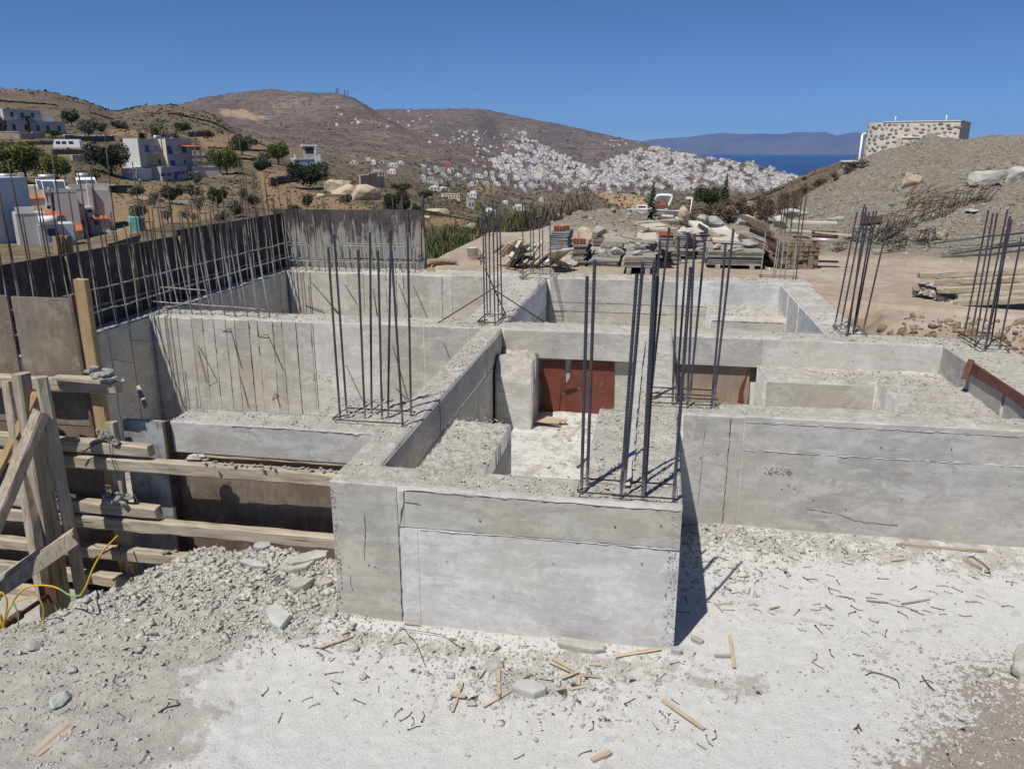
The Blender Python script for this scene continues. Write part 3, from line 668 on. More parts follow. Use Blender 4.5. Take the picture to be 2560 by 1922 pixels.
# ------------------------------------------------------------------ the cast foundation
FND = empty('concrete_foundation', (0, 4.42, 0), 'grey cast concrete foundation of crossing walls with rough broken tops filling the building site', 'foundation')
FND.location = (0, 0, 0)
def top_z(x, y, zt, amp):
    return zt + amp * (.9 * fbm(x / .11, y / .11, seed=60, oct=4, g=.62) + .8 * np.abs(fbm(x / .035, y / .035, seed=61, oct=2)) - .25) + amp * .8 * fbm(x / .8, y / .8, seed=62, oct=2)
def wall(x0, x1, y0, y1, zt=1.0, zb=-.8, mat='conc', res=.03, amp=.016, name='wall', parent=None, seed=0, mat_top='rough', tilt=None):
    xs = np.linspace(x0, x1, max(2, int(round((x1 - x0) / res))) + 1); ys = np.linspace(y0, y1, max(2, int(round((y1 - y0) / res))) + 1)
    XX, YY = np.meshgrid(xs, ys, indexing='ij'); ZZ = top_z(XX + seed * 7.7, YY, zt, amp)
    if tilt: ZZ = ZZ + tilt(XX, YY)
    nI, nJ = XX.shape; edge = np.zeros_like(XX, bool); edge[0] = edge[-1] = True; edge[:, 0] = edge[:, -1] = True
    ZZ[edge] = zt - .006 + .35 * (ZZ[edge] - zt) if not tilt else ZZ[edge]
    jit = np.where(edge, 0, 1); rg = np.random.default_rng(int(abs(x0 * 100 + y0 * 10)) + 3)
    XX = XX + jit * rg.uniform(-.3, .3, XX.shape) * res; YY = YY + jit * rg.uniform(-.3, .3, XX.shape) * res
    v = [np.stack([XX, YY, ZZ], -1).reshape(-1, 3)]
    ii, jj = np.meshgrid(np.arange(nI - 1), np.arange(nJ - 1), indexing='ij'); q = (ii * nJ + jj).ravel()
    f = [np.stack([q, q + nJ, q + nJ + 1, q + 1], 1)]; nt_ = len(q)
    ring = [i * nJ for i in range(nI)] + [(nI - 1) * nJ + j for j in range(1, nJ)] + [i * nJ + nJ - 1 for i in range(nI - 2, -1, -1)] + [j for j in range(nJ - 2, 0, -1)]
    ring = np.array(ring); n0 = nI * nJ; b = v[0][ring].copy(); b[:, 2] = zb; v.append(b); m = len(ring)
    a = np.arange(m); c = (a + 1) % m
    f.append(np.stack([ring[a], n0 + a, n0 + c, ring[c]], 1))
    me = raw_mesh(name, np.vstack(v), np.vstack(f)); me.materials.append(M[mat]); me.materials.append(M[mat_top])
    mi = np.zeros(len(me.polygons), np.int32); mi[:nt_] = 1; me.polygons.foreach_set('material_index', mi)
    return link(name, me, None, parent or FND)
wall(-1.95, .24, 4.42, 4.70, res=.018, amp=.015)
wall(-1.95, -1.71, 4.70, 9.0, res=.022)
wall(-.37, .24, 4.70, 6.19, res=.02, amp=.018)
wall(-.10, .25, 6.19, 9.0, res=.026)
wall(.24, 6.2, 6.2, 6.5, res=.024, amp=.018)
wall(-3.62, -1.95, 5.3, 5.64, res=.022, zb=.74, amp=.018)
wall(-2.62, -1.95, 5.64, 6.1, res=.026, amp=.03)
for a, b in ((-6.25, -1.95), (-1.95, .25), (.25, 3.75)): wall(a, b, 9.0, 9.43, zb=.66 if a > -6 else -.8, res=.034, mat='conc', amp=.02)
wall(-1.95, 3.75, 9.10, 9.40, zt=.67, zb=-.4, res=.2, amp=0)
wall(-6.25, 2.45, 12.95, 13.45, res=.045, amp=.03)
wall(-6.5, -6.25, 5.3, 13.45, res=.05, amp=.03)
wall(-2.25, -1.71, 9.43, 12.95, res=.045, amp=.035)
wall(1.97, 2.40, 9.43, 12.95, res=.045, mat='conc_blue', amp=.03)
wall(3.10, 3.75, 6.5, 9.0, res=.035, amp=.03)
wall(-1.50, -1.05, 4.70, 5.92, zt=.92, res=.02, amp=.035, name='column_stub', tilt=lambda x, y: .05 * ss(4.9, 4.7, y))
wall(-1.68, -1.27, 8.42, 9.0, zt=.74, res=.025, amp=.04, name='column_stub', tilt=lambda x, y: .10 * fbm(x / .2, y / .2, seed=3) - .12 * ss(8.6, 8.42, y))
wall(.87, 1.97, 12.1, 12.95, zt=.63, res=.04, amp=.04, name='step')
wall(1.20, 3.10, 8.32, 9.0, zt=.70, res=.035, amp=.03, name='step')
wall(2.30, 3.10, 6.5, 8.32, zt=.74, res=.03, amp=.03, name='step')
# the imprint of each form board: its own shade, a few millimetres apart from its neighbours
def imp(plane, at, a0, a1, z0, z1, mat, proud=.004, label=None):
    if plane == 'y': return box('cast_panel', a0, a1, at - proud, at - .0006, z0, z1, M[mat], FND, **({'label': label} if label else {}))
    return box('cast_panel', at + .0006, at + proud, a0, a1, z0, z1, M[mat], FND)
imp('y', 4.42, -1.948, -1.512, -.2, .985, 'conc_warm', .006)
imp('y', 4.42, -1.500, .238, .715, .955, 'conc_warm', .004)
imp('y', 4.42, -1.505, -1.385, -.2, .705, 'conc_pale', .003)
imp('y', 4.42, -1.378, .238, -.2, .700, 'conc_pale', .002)
imp('y', 4.42, -1.505, -1.470, .715, .88, 'conc', .007)
imp('y', 6.2, .30, .66, -.2, .975, 'conc', .003)
imp('y', 6.2, .668, .765, -.2, .975, 'conc_warm', .006)
imp('y', 6.2, .772, 6.1, .715, .945, 'conc', .003)
imp('y', 6.2, .772, 6.1, .950, .985, 'conc', .006)
imp('y', 6.2, .772, 2.2, -.2, .706, 'conc', .005)
imp('y', 6.2, 2.205, 6.1, -.2, .706, 'conc', .0065)
# thin fins of cement squeezed between the boards
def fin(pts, r=.007, mat='conc_pale'):
    r *= .62
    P = []
    for (a, b) in zip(pts[:-1], pts[1:]):
        a, b = np.array(a, float), np.array(b, float); n = max(2, int(np.linalg.norm(b - a) / .035))
        P += [a + (b - a) * i / n for i in range(n)]
    P.append(np.array(pts[-1], float)); P = [p + R.normal(0, .0022, 3) for p in P]
    rad = [max(.002, r * R.uniform(.45, 1.25)) for _ in P]
    tube('cement_fin', P, rad, M[mat], FND, n=5)
fin([(-1.37, 4.416, .706), (.235, 4.416, .708)]); fin([(.775, 6.194, .710), (6.0, 6.194, .712)], .008); fin([(.78, 6.194, .947), (6.0, 6.194, .948)], .005)
fin([(-1.508, 4.413, -.1), (-1.506, 4.413, .70), (-1.465, 4.412, .90), (-1.465, 4.412, .96)], .004, 'wire')
fin([(-1.46, 4.415, .962), (.236, 4.415, .958)], .004, 'wire')
fin([(-1.46, 4.412, .892), (-1.36, 4.408, .889)], .004, 'bar')
fin([(.663, 6.195, -.1), (.664, 6.194, .97)], .003, 'wire')
fin([(-.06, 4.9, 1.012), (-.09, 6.6, 1.015), (-.085, 8.9, 1.014)], .012)
# light narrow strip along the wall behind the front corner
timber_strip = timber_geo((-.105, 4.62, 1.022), (-.075, 8.6, 1.024), .06, .02, cham=.2, wob=.006)
link('screed_strip', raw_mesh('screed_strip', *timber_strip), M['conc'], FND)
# tie holes, honeycombed patches, hairline cracks
M['stain'] = simple('joint_stain_and_hole_shade', (.15, .14, .122), .95, .35, 30)
def tie_hole(x, y, z, r=.009):
    r *= .7
    v = [(x + r * math.cos(a), y, z + r * math.sin(a)) for a in np.linspace(0, 2 * math.pi, 8, endpoint=False)] + [(x + r * .7 * math.cos(a), y + .0005 - .0, z + r * .7 * math.sin(a)) for a in np.linspace(0, 2 * math.pi, 8, endpoint=False)]
    link('tie_hole', raw_mesh('tie_hole', v[:8], [tuple(range(7, -1, -1))]), M['stain'], FND)  # flat dark disc, shade of the hole put into its colour
for x, z in [(-1.72, .42), (-1.68, .415), (-1.66, .405), (-.98, .80), (-.15, .83), (.12, .86), (.02, .60), (-.52, .55), (-1.2, .5), (-.9, .28), (.1, .22), (.17, .40), (-.75, .93)]: tie_hole(x, 4.4105, z, R.uniform(.005, .010))
for x, z in [(.40, .80), (.45, .62), (.58, .66), (1.1, .40), (1.15, .43), (1.2, .41), (1.35, .32), (1.6, .26), (2.0, .38), (2.3, .82), (1.8, .80), (2.6, .25), (2.75, .55), (1.45, .18)]: tie_hole(x, 6.1915, z, R.uniform(.005, .011))
for x, z in [(-.5, .83), (-1.1, .78), (1.6, .85), (2.2, .78), (2.6, .9)]: tie_hole(x, 8.992, z, .010)
def honeycomb(x0, x1, z0, z1, y, n):
    c = []; q = []
    for _ in range(n): c.append((R.uniform(x0, x1), y, R.uniform(z0, z1))); q.append(R.uniform(.003, .009))
    v, f = scatter_geo(c, q, [ang_rock(210 + i) for i in range(5)]); v[:, 1] = np.minimum(v[:, 1], y + .003); link('honeycomb', raw_mesh('honeycomb', v, f), M['lump'], FND, kind='stuff')
def ang_rock(seed, sub=0):
    rg = np.random.default_rng(seed); v, f = ICO[sub]; v = v * rg.uniform(.55, 1.15, (len(v), 1)) * np.array([1, rg.uniform(.6, .95), rg.uniform(.4, .75)])
    return v, f
honeycomb(.955, 1.165, .515, .575, 6.1935, 90); honeycomb(.17, .235, .05, .95, 4.418, 160); honeycomb(-1.945, -1.91, .1, .95, 4.414, 120); honeycomb(-4.1, -3.85, .12, .32, 8.992, 120)
def crack(pts): fin(pts, .0014, 'stain')
crack([(1.3, 6.1935, .24), (1.55, 6.1935, .22), (1.68, 6.1935, .17), (2.0, 6.1935, .155)]); crack([(-1.86, 4.4125, .40), (-1.85, 4.4125, .28), (-1.84, 4.4125, .22)]); crack([(-1.73, 4.4125, .78), (-1.735, 4.4125, .60), (-1.75, 4.4125, .45)]); crack([(.47, 6.196, .85), (.465, 6.196, .55), (.455, 6.196, .2)])
# board-cast faces
def boards(plane, at, a0, a1, z0, z1, wmin, wmax, mats):
    a = a0
    while a < a1 - .02:
        b = min(a1, a + R.uniform(wmin, wmax)); imp(plane, at, a + .004, b - .004, z0, z1 - R.uniform(.0, .02), mats[int(R.integers(len(mats)))], R.uniform(.003, .011))
        if plane == 'y' and R.random() < .75 and b < a1 - .02:
            z_ = z1
            while z_ > z0 + .5:
                l_ = R.uniform(.08, .45); fin([(b + R.normal(0, .002), at - .010, z_), (b + R.normal(0, .004), at - .010, z_ - l_)], R.uniform(.004, .009), 'stain'); z_ -= l_ + R.uniform(.02, .25)
        a = b
boards('y', 9.0, -6.2, -4.05, -.35, .985, .11, .24, ['conc_board', 'conc_board', 'conc_warm'])
for a0, a1, mt in ((-4.05, -3.2, 'conc_pale'), (-3.2, -2.66, 'conc_warm'), (-2.66, -2.12, 'conc'), (-2.12, -1.97, 'conc')): imp('y', 9.0, a0 + .006, a1 - .006, -.35, .985, mt, R.uniform(.003, .009))
boards('x', -6.25, 6.2, 9.0, -.35, .985, .12, .22, ['conc_board', 'conc_board', 'conc'])
boards('x', -6.25, 9.45, 12.9, -.35, .985, .2, .4, ['conc_board', 'conc_warm'])
boards('y', 12.95, -6.2, -3.3, -.3, .985, .12, .32, ['conc_board', 'conc_board', 'conc_warm'])
for a0, a1, mt in ((-3.3, -2.75, 'conc_warm'), (-2.75, -2.28, 'conc_pale')): imp('y', 12.95, a0 + .006, a1 - .006, -.3, .985, mt)
imp('y', 12.95, -1.65, .4, .60, .985, 'conc', .004); imp('y', 12.95, .4, 1.95, .60, .985, 'conc_blue', .007); imp('y', 12.95, -1.65, .86, .47, .592, 'conc', .009); imp('y', 12.95, -1.65, .86, -.3, .462, 'conc_warm', .004)
fin([(-1.6, 12.944, .596), (.9, 12.944, .598)], .007, 'wire'); fin([(-1.6, 12.94, .466), (.85, 12.94, .466)], .007)
imp('y', 12.1, .89, 1.95, -.3, .545, 'conc', .006); fin([(.9, 12.09, .55), (1.93, 12.09, .552)], .006, 'wire')
imp('y', 9.0, -1.68, -.12, .665, .982, 'conc', .004); imp('y', 9.0, .27, 1.24, .665, .982, 'conc', .003); imp('y', 9.0, 1.246, 3.08, .665, .982, 'conc_pale', .006)
imp('y', 9.1, -1.26, -.12, -.3, .655, 'conc_warm', .004)
boards('x', -1.71, 6.2, 8.95, .70, .982, 1.1, 2.6, ['conc', 'conc_warm']); boards('x', -1.71, 4.72, 8.40, -.3, .69, .5, .9, ['conc_warm', 'conc_board'])
imp('x', -1.71, 4.75, 6.15, .70, .985, 'conc', .008)
boards('x', -1.71, 9.5, 12.9, .55, .982, 1.2, 2.0, ['conc', 'conc_blue']); boards('x', -1.71, 9.5, 12.9, -.3, .54, .4, .9, ['conc_warm', 'conc'])
imp('y', 8.42, -1.66, -1.29, -.3, .52, 'conc_pale', .005); imp('x', -1.05, 4.74, 5.9, -.3, .80, 'conc', .003)
imp('y', 8.32, 1.22, 2.28, -.3, .69, 'conc_warm', .004)
imp('y', 5.3, -3.605, -1.97, .745, .985, 'conc', .004); fin([(-3.1, 5.292, .992), (-2.0, 5.292, .99)], .005)
for yy in (9.45, 10.3, 11.2, 12.1): box('cast_panel', 1.962, 1.9694, yy + .005, yy + .84, .02, .985, M['conc_blue'], FND)
for yy in (6.55, 7.4, 8.2): box('cast_panel', 3.092, 3.0994, yy + .005, yy + .79, .02, .985, M['conc'], FND)
# wires and hooks left sticking out of the cast faces
def wire(pts, r=.004, mat='wire'): tube('tie_wire', pts, r, M[mat], FND, n=5)
def on_face(y, rows, r=.004, mat='wire', off=.02):
    wire([Wy(a * K, b * K, y - off * (i % 2 + .6)) for i, (a, b) in enumerate(rows)], r, mat)
for rows in [[(428, 755), (447, 827), (470, 823), (428, 745)], [(497, 708), (522, 795)], [(481, 716), (497, 710)], [(519, 812), (537, 880)], [(578, 722), (612, 800)], [(556, 726), (578, 722)], [(596, 848), (605, 880)], [(588, 862), (596, 848)],
             [(848, 745), (880, 860), (900, 867)], [(958, 740), (972, 775)], [(748, 790), (790, 880)], [(855, 838), (880, 862)]]: on_face(9.0, rows)
for rows in [[(676, 613), (752, 700)], [(700, 640), (748, 700)], [(745, 615), (770, 655)], [(806, 625), (816, 690)], [(862, 615), (890, 690)], [(893, 618), (925, 690)], [(660, 660), (700, 672)]]: on_face(12.95, rows, .006)
def on_facex(x, rows, r=.005, mat='bar_cem'): wire([Wx(a * K, b * K, x + .02 + .10 * (i % 2)) for i, (a, b) in enumerate(rows)], r, mat)
for rows in [[(284, 735), (378, 742)], [(245, 776), (288, 784)], [(335, 860), (362, 886)], [(610, 672), (648, 680)]]: on_facex(-6.25, rows)
for rows in [[(405, 848), (432, 877)]]: on_facex(-6.25, rows, .006, 'wire')
# broken red film board, pinkish board, brown boards left of the forms
def plate(name, pts, thick, mat, parent=None, nrm=(0, -1, 0), **kw):
    n = np.array(nrm, float); a = [np.array(p, float) for p in pts]; m = len(a)
    v = a + [p - n * thick for p in a]; f = [tuple(range(m)), tuple(range(2 * m - 1, m - 1, -1))] + [(i, i + m, (i + 1) % m + m, (i + 1) % m) for i in range(m)]
    me = raw_mesh(name, v, f); bm_fix(me); return link(name, me, mat, parent, **kw)
import bmesh
def bm_fix(me):
    bm = bmesh.new(); bm.from_mesh(me); bmesh.ops.recalc_face_normals(bm, faces=bm.faces); bm.to_mesh(me); bm.free()
RB = empty('form_board', (0, 0, 0), 'torn dark red formwork board left standing inside the middle pit', 'formwork board')
def py9(rows, y): return [Wy(a * K, b * K, y) for a, b in rows]
plate('board_piece', py9([(1172, 781), (1217, 780), (1207, 893), (1166, 893), (1172, 850), (1168, 815)], 9.07), .014, M['red'], RB)
plate('board_piece', py9([(1217, 780), (1222, 780), (1220, 825), (1213, 842), (1217, 895), (1209, 895), (1212, 850)], 9.075), .014, M['red'], RB)
plate('board_piece', py9([(1235, 780), (1327, 783), (1325, 878), (1307, 894), (1214, 893), (1216, 842), (1230, 820)], 9.07), .014, M['red'], RB)
plate('splinter', [Wy(1216 * K, 838 * K, 9.04), Wy(1234 * K, 812 * K, 8.97), Wy(1239 * K, 815 * K, 8.97), Wy(1220 * K, 842 * K, 9.03)], .012, M['red'], RB)
OB = empty('form_board', (0, 0, 0), 'pinkish brown formwork board left standing inside the right hand pit', 'formwork board')
plate('board_piece', [(.30, 9.06, -.3), (1.13, 9.06, -.3), (1.12, 9.06, .1), (1.145, 9.06, .3), (1.13, 9.06, .64), (.30, 9.06, .645)], .015, M['ochre'], OB)
plate('board_piece', [(1.0, 9.052, -.3), (1.11, 9.052, -.3), (1.10, 9.052, .2), (1.08, 9.052, .35), (1.12, 9.052, .62), (1.04, 9.052, .40)], .006, M['red'], OB, label='reddish torn edge strip')
LB = empty('form_board', (0, 0, 0), 'long dark red plank hanging along the inner face of the right hand wall', 'plank')
plate('board_piece', [Wx(a * K, b * K, 3.07) for a, b in [(2092, 776), (2104, 786), (2213, 858), (2260, 900), (2260, 925), (2185, 862), (2092, 806), (2086, 798)]], .02, M['red'], LB, nrm=(-1, 0, 0))
tv = timber_geo(Wx(2084 * K, 818 * K, 3.0), Wx(2098 * K, 778 * K, 3.06), .06, .02, seed=5)
link('batten', raw_mesh('batten', *tv), M['rust'], LB)
# stones of the concrete laid bare on the wall tops, too many to count
cs = []; ss_ = []
def agg(x0, x1, y0, y1, n, zt=1.0, s0=.005, s1=.012):
    for _ in range(n):
        x, y = R.uniform(x0, x1), R.uniform(y0, y1); cs.append((x, y, zt + R.uniform(-.008, .006))); ss_.append(min(.022, s0 + R.exponential((s1 - s0) * .35)))
agg(-1.93, .22, 4.44, 4.68, 900, s1=.014); agg(-1.93, -1.73, 4.7, 8.9, 1300, s1=.016); agg(-.35, .23, 4.7, 6.18, 1300, s1=.014); agg(-.08, .24, 6.2, 8.9, 700); agg(.26, 4, 6.22, 6.48, 1200, s1=.014)
agg(-3.6, -1.96, 5.32, 5.62, 700); agg(-2.6, -1.96, 5.62, 6.05, 400); agg(-6.2, 3.7, 9.02, 9.42, 2600, s0=.008, s1=.02); agg(-6.2, 2.4, 12.97, 13.43, 1500, s0=.012, s1=.026)
agg(-2.2, -1.75, 9.45, 12.9, 900, s0=.01, s1=.022); agg(2.0, 2.38, 9.45, 12.9, 600, s0=.01, s1=.022); agg(3.12, 3.7, 6.55, 8.9, 900, s1=.018); agg(-1.48, -1.07, 4.72, 5.9, 400, .96); agg(1.2, 3.08, 8.34, 8.95, 800, .70, s1=.018); agg(2.32, 3.08, 6.5, 8.3, 900, .745); agg(.9, 1.95, 12.12, 12.9, 350, .64, .01, .022)
def ang_rock(seed, sub=0):
    """a small angular fragment"""
    rg = np.random.default_rng(seed); v, f = ICO[sub]; v = v * rg.uniform(.55, 1.15, (len(v), 1)) * np.array([1, rg.uniform(.6, .95), rg.uniform(.4, .75)])
    return v, f
protos = [ang_rock(200 + i) for i in range(8)]
v, f = scatter_geo(cs, ss_, [(p[0], p[1]) for p in protos], .7)
link('aggregate', raw_mesh('aggregate', v, f), M['pebble'], FND, kind='stuff')
# ------------------------------------------------------------------ reinforcing steel standing out of the walls
def rebar_group(label, bars, r, mat, y_from=1.0, ties=(), tie_r=.005, ribs=True, n=8, zb=1.0, group='starter bars standing out of the foundation'):
    b0 = [W(b[0], b[1], zb) for b in bars]; c = np.mean(b0, 0)
    g = empty('rebar_cluster', (0, 0, 0), label, 'rebar', group)
    out = []
    for (bx, by, tx, ty), B in zip(bars, b0):
        Tp = Wy(tx, ty, B[1] + R.uniform(-.03, .03)); d = (Tp - B); a = B - d / np.linalg.norm(d) * .06
        me_ = tube_geo([a, Tp], r, n, (.011 if r > .008 else .02, r * .16) if ribs else None)
        o = link('bar', raw_mesh('bar', *me_, smooth=False), M[mat], g); out.append((B, Tp))
    for t in ties: tube('stirrup', t, tie_r, M['bar_rust'], g, n=6)
    return out
def hoop(bars, z, r=.006, pad=.02):
    xs = [b[0] for b in bars]; ys = [b[1] for b in bars]; x0, x1, y0, y1 = min(xs) - pad, max(xs) + pad, min(ys) - pad, max(ys) + pad
    return [(x0, y0, z), (x1, y0, z), (x1, y1, z), (x0, y1, z), (x0, y0, z + .01), (x0 + .1, y0 + .07, z + .02)]
g1 = [(1453.6, 1231, 1468, 691), (1468, 1214, 1487, 649), (1552, 1243, 1592.5, 685), (1561, 1217, 1607, 659), (1605.5, 1246, 1637, 650), (1612, 1236, 1644, 690), (1683.6, 1254.6, 1727, 668)]
b = [W(p[0], p[1], 1.0) for p in g1]
rebar_group('seven thick ribbed dark bars standing on the front corner of the foundation nearest the viewer', g1, .0095, 'bar', ties=[hoop(b, 1.03), [(b[2][0] - .05, 4.44, 1.02), (b[4][0] + .03, 4.44, 1.025)]])
g2 = [(1627, 992, 1673, 569), (1622, 1000, 1650, 602), (1681, 1011, 1697, 594), (1690, 1000, 1720, 588), (1718, 1016, 1737, 585), (1724, 1000, 1763, 597), (1778, 1020, 1814, 611), (1784, 1010, 1834, 572)]
b = [W(p[0], p[1], 1.0) for p in g2]
rebar_group('eight ribbed dark bars rising behind the front corner where the long right wall begins', g2, .009, 'bar', ties=[hoop(b, 1.03), hoop(b, 1.08)])
g3 = [(851, 1051, 820, 619), (867, 1034, 835, 586), (912, 1045.5, 894.6, 624.6), (929, 1034, 925, 581), (955, 1048, 945, 627), (970, 1040, 977, 575), (1007, 1066, 978.5, 624.6), (1027.6, 1040, 1019, 589)]
b = [W(p[0], p[1], 1.0) for p in g3]
rebar_group('eight ribbed dark bars on the left column in front of the board marked wall', g3, .0085, 'bar', ties=[hoop(b, 1.03)])
g4 = [(1211.5, 811, 1207, 513), (1218.6, 794, 1212, 517), (1226, 794, 1222, 524), (1237.5, 814, 1231.6, 501), (1246, 802, 1241.7, 504), (1255, 797, 1249, 524)]
b = [W(p[0], p[1], 1.0) for p in g4]
rebar_group('six thin bars crossed by two leaning rods at the centre crossing of the walls', g4, .008, 'bar', ribs=True, n=6, ties=[hoop(b, 1.04), [W(1266, 791, 1.0), Wy(1213, 672, b[0][1] + .1)], [W(1094, 808, 1.0), Wy(1250, 711, b[3][1])], [W(1364, 807, 1.0), Wy(1232, 722, b[3][1])]], tie_r=.008)
g5 = [(1307.5, 701, 1306.6, 514), (1327.7, 687, 1326, 515.6), (1333.5, 687, 1333, 527), (1349.4, 687, 1348, 511), (1356.7, 687, 1356.7, 524), (1377, 690, 1374, 528.6)]
b = [W(p[0], p[1], 1.0) for p in g5]
rebar_group('six grey cement stained bars with low stirrups in front of the stacked planks', g5, .008, 'bar', n=6, ties=[hoop(b, z, pad=.05) for z in (1.05, 1.12, 1.19, 1.26)])
g6 = [(1900.6, 695, 1928, 470), (1931.6, 695.5, 1962, 487), (1937, 695, 1966, 498), (1950, 695, 1973.5, 487), (1960.5, 695, 1988, 489.5), (1982, 698, 2006.8, 476.5), (1989.4, 695, 2015.5, 492)]
b = [W(p[0], p[1], 1.0) for p in g6]
rebar_group('seven tall bars at the far right corner beside the brown timber stack', g6, .009, 'bar_half', n=6, ties=[hoop(b, 1.03)])
g7 = [(2086, 820, 2142.8, 530), (2100.8, 823, 2161.6, 511), (2115, 840, 2173, 530), (2132.6, 828.6, 2184.7, 527), (2135.5, 831, 2192, 527), (2155.8, 837, 2222, 547), (2120, 838, 2166, 518)]
b = [W(p[0], p[1], 1.0) for p in g7]
rebar_group('seven leaning bars on the right wall in front of the slope with rebar cages', g7, .009, 'bar', n=6, ties=[hoop(b, 1.03)])
g8 = [(2409, 846, 2471, 527), (2426, 854.6, 2482.7, 533), (2436, 869, 2493, 534), (2451, 852, 2519, 524), (2461, 878, 2523, 546), (2463, 874, 2530.4, 549), (2477, 860, 2526, 540), (2498.6, 869, 2553.6, 594)]
b = [W(p[0], p[1], 1.0) for p in g8]
rebar_group('eight leaning bars on the rightmost wall in front of the pile of long timbers', g8, .009, 'bar', n=6, ties=[hoop(b, 1.03), hoop(b, 1.07)])
# mats of vertical and horizontal bars along the left and back walls
def mat_group(label, verts, hors, r, mat_v, mat_h):
    g = empty('rebar_mat', (0, 0, 0), label, 'rebar', 'rebar mats along the walls')
    for a, t in verts:
        a, t = np.array(a, float), np.array(t, float); m = 5; bend = R.normal(0, .012, 2)
        P = [a + (t - a) * i / m + np.array([bend[0], bend[1], 0]) * math.sin(math.pi * i / m) for i in range(m + 1)]
        tube('bar', P, r, M[mat_v], g, n=6)
    for a, t in hors:
        a, t = np.array(a, float), np.array(t, float); m = max(4, int(np.linalg.norm(t - a) / .25)); P = [a + (t - a) * i / m + R.normal(0, .004, 3) for i in range(m + 1)]
        tube('bar', P, [r * R.uniform(.9, 1.5) for _ in P], M[mat_h], g, n=6)
vs = []
for i, y in enumerate(np.arange(5.35, 13.45, .235)):
    for x in (-6.30, -6.45):
        h = R.uniform(1.1, 1.5) if R.random() < .8 else R.uniform(1.6, 2.2)
        if y < 8.6: h = R.uniform(1.25, 2.0)
        vs.append(((x, y + R.normal(0, .02), .95), (x + R.normal(-.03, .025), y + R.normal(.03, .03), 1 + h)))
hs = [((-6.30, 5.4, 1.20), (-6.30, 13.4, 1.20)), ((-6.30, 5.4, 1.47), (-6.30, 13.4, 1.45)), ((-6.45, 5.4, 1.24), (-6.45, 13.4, 1.22))]
mat_group('long mat of thin cement spattered bars along the left wall before the black forms', vs, hs, .0078, 'bar_half', 'bar_cem')
vs = []
for x in np.arange(-6.15, -4.6, .15):
    for y in (9.08, 9.34):
        vs.append(((x + R.normal(0, .02), y, .95), (x - R.uniform(.02, .12), y + R.normal(0, .03), 1 + R.uniform(.95, 1.5))))
hs = [((-6.25, 9.08, 1.16), (-4.7, 9.08, 1.10)), ((-6.25, 9.3, 1.30), (-5.6, 9.3, 1.28))]
mat_group('short mat of thin bars on the left end of the middle wall', vs, hs, .0078, 'bar_half', 'bar_cem')
vs = []
for x in np.arange(-6.2, -3.85, .125):
    for y in (13.05, 13.36):
        vs.append(((x + R.normal(0, .02), y, .95), (x - R.uniform(-.02, .1), y + R.normal(0, .03), 1 + R.uniform(.75, 1.3))))
hs = [((-6.25, y, z), (-3.95, y, z + R.normal(0, .02))) for y in (13.05, 13.36) for z in (1.16, 1.42)]
mat_group('wide mat of thin bars in front of the stained back panel', vs, hs, .0078, 'bar_half', 'bar_cem')
# ------------------------------------------------------------------ earth on the right side of the walls
def wall_gap(x, y):
    d2 = np.where(x < 3.75, y - 9.43, np.hypot(x - 3.75, np.maximum(y - 9.43, 0)))
    return np.maximum(0, np.where(y > 9.43, np.minimum((x - 2.40) * 1.5, d2), x - 3.75))
def earth_z(x, y):
    g = wall_gap(x, y); tr = 1 - ss(.25, 1.55, g + .35 * fbm(x / .5, y / .5, seed=73)); tr = tr * np.where(y > 9.43, 1, .6)
    z = .82 + .03 * fbm(x / .9, y / .9, seed=70) - .46 * tr
    return z + (.22 * fbm(x / .34, y / .34, seed=71, oct=5, g=.66) - .02) * np.clip(tr * 1.3, .06, 1)
xs = np.arange(2.40, 9.6, .05); ys = np.arange(6.5, 13.6, .05)
XX, YY = np.meshgrid(xs, ys, indexing='ij'); ZZ = earth_z(XX, YY); nj = len(ys)
ii, jj = np.meshgrid(np.arange(len(xs) - 1), np.arange(nj - 1), indexing='ij'); q = (ii * nj + jj).ravel()
cx, cy = XX.ravel()[q] + .025, YY.ravel()[q] + .025
keep = ~((cx < 3.74) & (cy < 9.42))
me = raw_mesh('yard_earth', np.stack([XX, YY, ZZ], -1).reshape(-1, 3), np.stack([q, q + nj, q + nj + 1, q + 1], 1)[keep], smooth=True)
yd_ = ss(.5, 1.7, wall_gap(XX, YY) + .4 * fbm(XX / .4, YY / .4, seed=74))
for nm, a in (('field', 0 * XX), ('cut', 0 * XX), ('heap', 0 * XX), ('yard', yd_), ('far', 0 * XX)): float_attr(me, nm, a.ravel())
k = M['terrain'].copy(); link('yard_earth', me, M['terrain'], kind='structure')
def zy(x, y):
    x = np.asarray(x, float); y = np.asarray(y, float)
    return np.where((np.hypot(x, y) < 13.2) & (x > 2.4), earth_z(x, y), T(x, y))
# clods in the dug strip, too many to count
cc = []; cs_ = []
for _ in range(3200):
    x = R.uniform(2.45, 6); y = 9.45 + abs(R.normal(0, .75))
    if x < 2.45 or y < 9.46: continue
    cc.append((x, y, float(earth_z(x, y)) + .01)); cs_.append(min(.10, .012 + R.exponential(.02)))
for _ in range(500):
    x = R.uniform(3.8, 5.5); y = R.uniform(7.5, 9.6); cc.append((x, y, float(earth_z(x, y)) + .01)); cs_.append(min(.09, .012 + R.exponential(.016)))
P_CL = [ang_rock(300 + i) for i in range(7)]
v, f = scatter_geo(cc, cs_, P_CL); link('earth_clods', raw_mesh('earth_clods', v, f), M['clod'], kind='stuff', label='brown earth clods in the dug strip behind the right hand walls')

